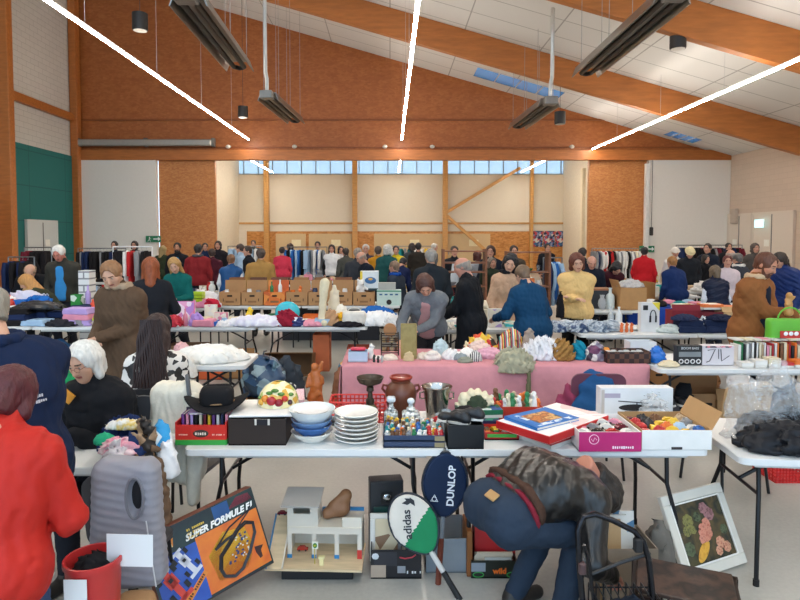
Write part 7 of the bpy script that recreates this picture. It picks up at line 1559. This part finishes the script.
# left background tables
folding_table('far left table with bottles at the frame edge', -6.9, -5.5, 10.4); clutter('far left edge table', -6.85, -5.55, (10.9, 10.6), .742, 'bottle,folded garment,garment heap,figurine', 'orange,yellow,white,white,pale blue', 17)
folding_table('table in front of the left clothes rails', AX(84, 11), AX(165, 11), 11.0); clutter('table before the left clothes rails', AX(86, 11), AX(163, 11), (11.5, 11.15), .742, 'jar,mug,upright box,bottle,plastic tub,vase', 'maroon,white,pink,beige,grey,orange,pale blue,red', 18)
folding_table('table with crates behind the tan jacket, left', AX(180, 12.5), AX(250, 12.5), 12.4); clutter('table behind the teal jumper', AX(182, 12.5), AX(248, 12.5), (12.9, 12.55), .742, 'plastic tub,upright box,book,vase,game box', 'white,beige,red,black,grey,brown,navy', 19)
folding_table('table behind the carton row, middle', AX(252, 13), AX(350, 13), 13.0); clutter('table behind the carton row', AX(254, 13), AX(348, 13), (13.5, 13.1), .742, 'plastic tub,garment heap,folded garment,soft toy,game box', 'purple,white,pink,red,black,orange,lilac,grey', 22)
folding_table('toy stall table in front of far racks', AX(300, 16), AX(365, 16), 16.0); clutter('toy stall before the far rack', AX(301, 16), AX(364, 16), (16.5, 16.1), .742, 'soft toy,soft toy,garment heap,handbag', 'white,beige,red,black,cream,pink,grey', 23)
folding_table('table behind the navy crouching person', AX(385, 13), AX(445, 13), 12.6); clutter('table right of the navy crouching person', AX(400, 13), AX(443, 13), (12.9,), .742, 'plastic tub,upright box,garment heap,jar', 'pale blue,yellow,orange,white,grey,turquoise', 24)
for i, (a, b_, y, cs, w) in enumerate(((80, 158, 15.5, 'white,grey,black,beige,cream,navy', 'table by the left rails'), (200, 262, 16.5, 'white,beige,red,pale blue', 'table by the brick boards'), (655, 700, 15.0, 'yellow,yellow,white,cream,green', 'yellow stall by the right partition'), (560, 600, 14.5, 'white,brown,beige,black', 'table under the right far rail'), (450, 520, 15.0, 'white,brown,black,maroon', 'table behind the wooden shelves'), (720, 790, 17.0, 'white,black,navy,grey', 'table before the double doors'))):
    folding_table('distant white %s' % w, AX(a, y), AX(b_, y), y); clutter(w, AX(a, y), AX(b_, y), (y + .25,), .742, 'upright box,upright box,garment heap,soft toy,vase' if i == 2 else 'garment heap,folded garment,plastic tub,jar', cs, 30 + i)
# ------------------------------------------------------------------ clothes rails
rack('clothes rail in front of the left white partition', AX(78, 17), AX(126, 17), 17.0, 1.6, ['black', 'black', 'beige', 'grey', 'black', 'maroon', 'navy'], 1, 'long rail by the left partition')
rack('white clothes rail at the left partition', AX(113, 13.5), AX(152, 13.5), 13.5, 1.7, ['white', 'navy', 'black', 'white', 'grey', 'red', 'black'], 2, 'white rail at left', white=True)
rack('clothes rail of jeans and jackets before the beige doors', AX(283, 18), AX(327, 18), 18.0, 1.62, ['pale blue', 'blue', 'grey', 'white', 'black', 'grey', 'pale blue'], 3, 'middle rail')
rack('clothes rail left by the teal wall', AX(36, 16), AX(62, 16), 15.5, 1.65, ['black', 'maroon', 'black', 'navy'], 4, 'rail by the teal wall')
rack('long clothes rail below the right brick boards', AX(592, 19.5), AX(643, 19.5), 19.5, 1.55, ['white', 'red', 'black', 'white', 'grey', 'cream', 'white', 'red', 'navy'], 5, 'rail under the right boards')
rack('clothes rail behind the yellow sweater', AX(546, 12), AX(565, 12), 12.2, 1.5, ['navy', 'pale blue', 'blue', 'black'], 6, 'rail by yellow sweater', gap=.07)
rack('dark clothes rail along the right partition', AX(676, 20), AX(742, 20), 20.0, 1.65, ['black', 'black', 'navy', 'grey', 'black', 'maroon'], 7, 'dark rail at the right')
rack('distant clothes rail before the bay doors', AX(385, 21), AX(432, 21), 21.0, 1.6, ['white', 'yellow', 'grey', 'teal', 'white'], 8, 'distant middle rail', gap=.12)
rack('distant clothes rail left of the wooden shelves', AX(228, 21), AX(262, 21), 21.0, 1.6, ['pale blue', 'white', 'grey', 'pale blue'], 9, 'rail in the left bay', gap=.12)
t = rack('rail of dark coats at the far left edge', AX(8, 12.6), AX(34, 12.6), 12.6, 1.5, ['black', 'black', 'navy'], 10, 'far left edge rail', gap=.1)

for px, Y, sz, c, lb, z in ((686, 7.4, (.15, .11, .07), '#232c48', 'crumpled navy sleeve on the left navy jackets', .89), (722, 7.38, (.17, .12, .07), '#1a2038', 'crumpled dark navy hood on the right navy jackets', .89), (60, 7.9, (.2, .1, .09), '#26262c', 'black scarf crumpled before the striped knits', .742), (100, 8.0, (.12, .1, .1), '#d8c8c0', 'pale cloth heap before the parka person', .742), (225, 7.9, (.12, .1, .08), '#e4e0e0', 'white cloth in front of the left blue tray', .742), (160, 7.95, (.1, .08, .1), '#e4d8dc', 'whitish doll dress by the ginger haired person', .742),
    (540, 7.75, (.1, .08, .1), '#d8d4c8', 'cream cloth under the blue coat arm', .742), (448, 7.7, (.1, .09, .07), '#c8c4bc', 'greyish paper stack beside bald person', .742), (120, 11.2, (.2, .12, .16), '#d8d4d0', 'white clothes heap before the white clothes rail', .742), (660, 12.2, (.2, .15, .18), '#2a8a84', 'teal cloth heap behind the blue cloth', .742), (705, 12.95, (.25, .15, .2), '#dcd8d4', 'white clothes mound before the quilted body warmer', .742), (770, 13.1, (.2, .15, .16), '#c8bca8', 'beige clothes mound near the double doors', .742)):
    HP(lb, px, Y, sz, c, int(px), z=z)
for i, (px, Y, c, lb) in enumerate(((150, 9.4, '#9a6a40', 'brown carton under the ginger person table'), (240, 8.2, '#a87848', 'tan carton under the toy table centre'), (120, 8.3, '#8a5a34', 'brown carton below the left knits table'), (470, 7.9, '#b08458', 'brown carton below the bald person table'), (560, 7.5, '#8c6440', 'brown carton below the jeans table left'), (735, 6.0, '#a0764a', 'brown carton under the right book table'), (655, 7.5, '#96683c', 'brown carton beneath the headphone box'))): carton(lb, (AX(px, Y), Y, 0), (.42, .3, .3), rz=(i * 7) % 15 - 7, col=c, flaps='f' if i % 2 else 'b')
for i, (px, Y, c, sz) in enumerate(((30, 8.3, '#2aa070', (.25, .15, .35)), (60, 8.2, '#3a6a9a', (.15, .15, .5)), (50, 7.6, '#23975e', (.3, .2, .28)), (85, 7.7, '#c8b8a8', (.15, .15, .3)))): HP(['green cloth bundle under the left clothes table', 'denim blue bundle under left clothes table', 'bright green cloth heap on the floor behind the white bob', 'beige bundle on the floor near the parka'][i], px, Y, sz, c, 170 + i, z=0)
# ------------------------------------------------------------------ people further back
far = [
 # label, px, Y, face, h, top, kind, hair, style, extra
 ('person in black standing left behind the white clothes rail', 116, 17.6, 180, 1.78, '#1c1e24', 'jacket', '#1c1816', 'short', {}),
 ('person in a black hat right of the one behind the rail', 136, 17.8, 180, 1.78, '#17181c', 'jacket', '#2a201c', 'bob', {}),
 ('blonde person in a dark green coat against the white partition', 161, 16, 340, 1.66, '#28301f', 'coat', '#8a7448', 'long', dict(coat=.3)),
 ('dark bearded person in black jacket with bright blue shirt', 178, 15, 190, 1.76, '#1a1c22', 'jacket', '#17120f', 'short', dict(beard=True, shirt='#1c8ac4', skin='#a87458')),
 ('person in a red and grey jacket, back turned by the boards', 197, 12.9, 0, 1.74, '#7a2024', 'jacket', '#241c1a', 'short', dict(collar='#4a4c50', wide=1.15)),
 ('person in a maroon hooded jacket by the boards', 212, 14.5, 20, 1.62, '#4a1c2a', 'jacket', '#3a2a24', 'short', dict(hood=True)),
 ('person with pale face and black scarf near the white door', 219, 18, 180, 1.78, '#1f1c22', 'jacket', '#2a201e', 'bob', {}),
 ('child in a blue body warmer with white sleeves', 230, 12.6, 0, 1.55, '#1c4a7c', 'vest', '#7a5438', 'short', dict(vest='#d8dce0')),
 ('person in a pale blue denim jacket near the bay', 243, 16, 90, 1.72, '#9cb4cc', 'jacket', '#3a2c28', 'short', {}),
 ('person in black behind the tan jacket', 251, 14, 120, 1.7, '#1b1c22', 'jacket', '#33261e', 'short', {}),
 ('person in a tan suede jacket, back turned behind the cartons', 260, 11.6, 0, 1.68, '#a07a44', 'jacket', '#4a3c34', 'short', dict(wide=1.12, pants='#20201e')),
 ('person standing in the bay by the white door', 254, 23, 180, 1.78, '#5a5c58', 'jacket', '#4a3c30', 'short', {}),
 ('person in a coral pink top, back turned by the jeans rail', 282, 17, 10, 1.62, '#c83a50', 'sweater', '#2c1f1c', 'short', {}),
 ('person with long dark hair beside the jeans rail', 292, 18.2, 60, 1.7, '#b8b4b0', 'jacket', '#2c1a14', 'long', dict(female=True)),
 ('person in white behind the toy stall', 318, 18.8, 180, 1.76, '#d8dadc', 'sweater', '#2a211e', 'short', {}),
 ('person in black and white behind the toy stall', 332, 17.6, 180, 1.68, '#dcdcdc', 'vest', '#1a1616', 'long', dict(vest='#18181c', female=True)),
 ('person in grey jacket browsing right of the toy stall', 347, 15.5, 30, 1.62, '#4a4a44', 'jacket', '#2a201c', 'short', {}),
 ('person in a slate coat, back turned, left of the bald one', 357, 12.2, 350, 1.68, '#33363c', 'coat', '#8a8076', 'short', dict(coat=.2)),
 ('bald person in a navy sweater bowing over the carton row', 371, 11.8, 120, 1.66, '#171c28', 'sweater', '#9a8a7c', 'sides', dict(lean=14, head=(20, 0))),
 ('person with white hair behind the bald navy sweater person', 366, 15, 180, 1.72, '#3a3440', 'jacket', '#c0b8b0', 'short', {}),
 ('person in an ochre coat behind the green coat', 378, 14.4, 0, 1.68, '#b07a1c', 'coat', '#4a3c34', 'short', dict(coat=.2)),
 ('person in a dark teal coat leaning right near the centre', 385, 13.5, 330, 1.74, '#1c4a4a', 'coat', '#b8b4ac', 'curly', dict(coat=.25, lean=10)),
 ('person in a navy jacket bent over a table in the centre', 394, 12.3, 330, 1.6, '#151f42', 'jacket', '#17161c', 'short', dict(lean=32, head=(25, 0), hood=True)),
 ('person in yellow and black behind the bent navy one', 396, 15.5, 180, 1.68, '#c8b42c', 'jacket', '#1a1617', 'short', {}),
 ('seated person in grey and blue jacket behind the green box', 398, 11.4, 60, 1.68, '#2a3340', 'jacket', '#7a6250', 'crew', dict(sit=True, z0=.12, collar='#1c4a9a')),
 ('person in a grey coat with ponytail, left of a dark pair', 412, 17.5, 0, 1.72, '#3c4448', 'coat', '#241c1a', 'ponytail', dict(coat=.2)),
 ('person in a brown black jacket, right of a dark pair', 418.5, 17.2, 0, 1.74, '#2a2622', 'jacket', '#17140f', 'short', dict(wide=1.1)),
 ('person in black with dark hair seen through the left shelf', 454, 13, 180, 1.7, '#17181e', 'jacket', '#2c1e16', 'short', dict(shirt='#c8ccd0')),
 ('person with glasses and dark coat between the two shelves', 491, 12.6, 165, 1.72, '#1a1f2c', 'coat', '#3a1f16', 'ponytail', dict(coat=.2, female=True, glasses=True)),
 ('person with brown cap low between the two shelves', 490, 11.8, 200, 1.5, '#2a3428', 'jacket', '#6a5c50', 'bob', {}),
 ('person whose forehead shows above the right shelf', 513, 13, 180, 1.72, '#4a4036', 'jacket', '#2a1f18', 'short', {}),
 ('person with dark red hair behind the left shelf', 479, 13.4, 20, 1.6, '#8a8c90', 'sweater', '#4a1c14', 'bob', {}),
 ('person in black with a cap behind the bald dark jacket one', 584, 13.5, 10, 1.66, '#22242c', 'jacket', '#2a201e', 'short', {}),
 ('bald person in a dark zipped jacket right of yellow sweater', 589, 10.6, 175, 1.62, '#1a1e2a', 'jacket', '#8a7464', 'sides', dict(lean=14, head=(25, 0), skin='#c08a74')),
 ('person in dark red with black hair bent forward', 605, 10.9, 190, 1.6, '#3a141c', 'jacket', '#131216', 'curly', dict(lean=30, head=(38, 0))),
 ('person in a bright red jacket by the right partition', 644, 14.5, 330, 1.66, '#b41c24', 'jacket', '#1c1716', 'short', dict(near=False)),
 ('blonde person in a royal navy jacket by the blue cloth', 678, 11.2, 20, 1.55, '#182c58', 'jacket', '#9a6a3a', 'short', dict(near=False, wide=1.1, lean=12)),
 ('person in a white bobble hat at the yellow stall', 675, 14.6, 160, 1.64, '#d8d4d0', 'jacket', '#b8a888', 'short', dict(hat='#d8d0c4')),
 ('person in a cream woolly hat reading', 688, 13, 170, 1.68, '#1f2228', 'jacket', '#3a2c24', 'short', dict(hat='#d8c89c', head=(28, 0))),
 ('person in black bent behind the cream hat', 700, 13.8, 200, 1.5, '#17171b', 'coat', '#241a16', 'bob', dict(lean=16)),
 ('young person in a dark jacket standing tall by the right rail', 709, 14.0, 130, 1.74, '#1b2230', 'jacket', '#241a16', 'short', {}),
 ('person in a navy quilted body warmer, back turned', 718, 9.7, 5, 1.44, '#151d34', 'vest', '#6a5844', 'bob', dict(vest='#c8ccd4', female=True, wide=1.05, near=True)),
 ('person with red brown hair beside the quilted body warmer', 727, 11.2, 160, 1.56, '#c8b8bc', 'sweater', '#5a2420', 'short', dict(female=True)),
 ('grey-haired person in a dark jacket with white stripe', 734, 13, 20, 1.64, '#1f2430', 'jacket', '#a89488', 'sides', dict(collar='#d0d0d4')),
 ('person in a grey coat with white scarf left of the tan coat', 745, 11.0, 30, 1.6, '#33363e', 'coat', '#5a5450', 'short', dict(coat=.2, collar='#c8c4c0', lean=12)),
 ('person with curly brown hair before the double doors', 753, 15.5, 180, 1.74, '#4a4440', 'jacket', '#4a3c34', 'curly', {}),
 ('person in a bright navy puffer jacket at the right edge', 788, 9.5, 110, 1.68, '#162a5c', 'puffer', '#2c211c', 'ponytail', dict(lean=10, head=(20, 0), near=True)),
 ('person in dark clothes by the dark rail and right wall', 727, 18.5, 180, 1.72, '#1c1c20', 'jacket', '#1c1614', 'short', {}),
 ('person in a white blouse at the centre toy stall', 340, 18.5, 200, 1.62, '#cfc8c8', 'shirt', '#1f1a1a', 'bob', dict(female=True)),
 ('person in grey, white hair, crossing behind the centre rail', 432, 19, 250, 1.7, '#5a5e64', 'jacket', '#c4c0b8', 'short', {}),
 ('person in black near the bay posters', 546, 18, 190, 1.7, '#1c1c22', 'jacket', '#2a1f1a', 'short', {}),
 ('person in a dark blue jacket near the brick boards at left', 205, 17.5, 200, 1.72, '#1c2a48', 'jacket', '#2a211c', 'short', {}),
]
spots = [(p.location.x, p.location.y) for p in PEOPLE]
def free(x, y): return all(not (a - .24 < x < b + .24 and c - .27 < y < d + .27) for a, b, c, d in RECTS) and all((x - u) ** 2 + (y - v) ** 2 > .34 for u, v in spots)
for lb, px, Y, fc_, h, top, kind, hair, style, ex in far:
    for dy in sorted([.12 * k for k in range(-16, 17)], key=abs):
        if free(AX(px, Y + dy), Y + dy): Y += dy; break
    spots.append((AX(px, Y), Y))
    person(lb, AX(px, Y), Y, fc_, h, top, kind, ex.pop('pants', '#1f222c'), hair, style, **{**dict(skin='#bf8c74', detail=True, near=False, lean=ex.pop('lean', 6)), **ex})

# finer pieces belong to the part they sit on
def sub(root, part, keep=()):
    p = [c for c in root.children if c.name.split('.')[0] == part][0]
    for c in list(root.children):
        if c is not p and c.name.split('.')[0] not in keep: c.parent = p
for o in list(SC.objects):
    if o.parent is None:
        k = o.name.split('.')[0]
        if k == 'race_game_box': sub(o, 'cover_background', ('box_body',))
        if k == 'racket': sub(o, 'cover', ('shaft', 'grip', 'piping'))
        if k == 'framed_painting': sub(o, 'picture', ('frame', 'inner_slip'))
        if k == 'helicopter_box': sub(o, 'body')
        if k == 'person':
            tops = [c for c in o.children if c.name.split('.')[0] in ('jacket', 'coat', 'sweater', 'padded_jacket', 'shirt')]
            hr_ = [c for c in o.children if c.name.split('.')[0] == 'hair']
            for c in list(o.children):
                n = c.name.split('.')[0]
                if n in ('collar', 'orange_badge', 'name_tag', 'back_lettering', 'brown_hem') and tops: c.parent = tops[0]
                if n in ('braid', 'hair_clip') and hr_: c.parent = hr_[0]
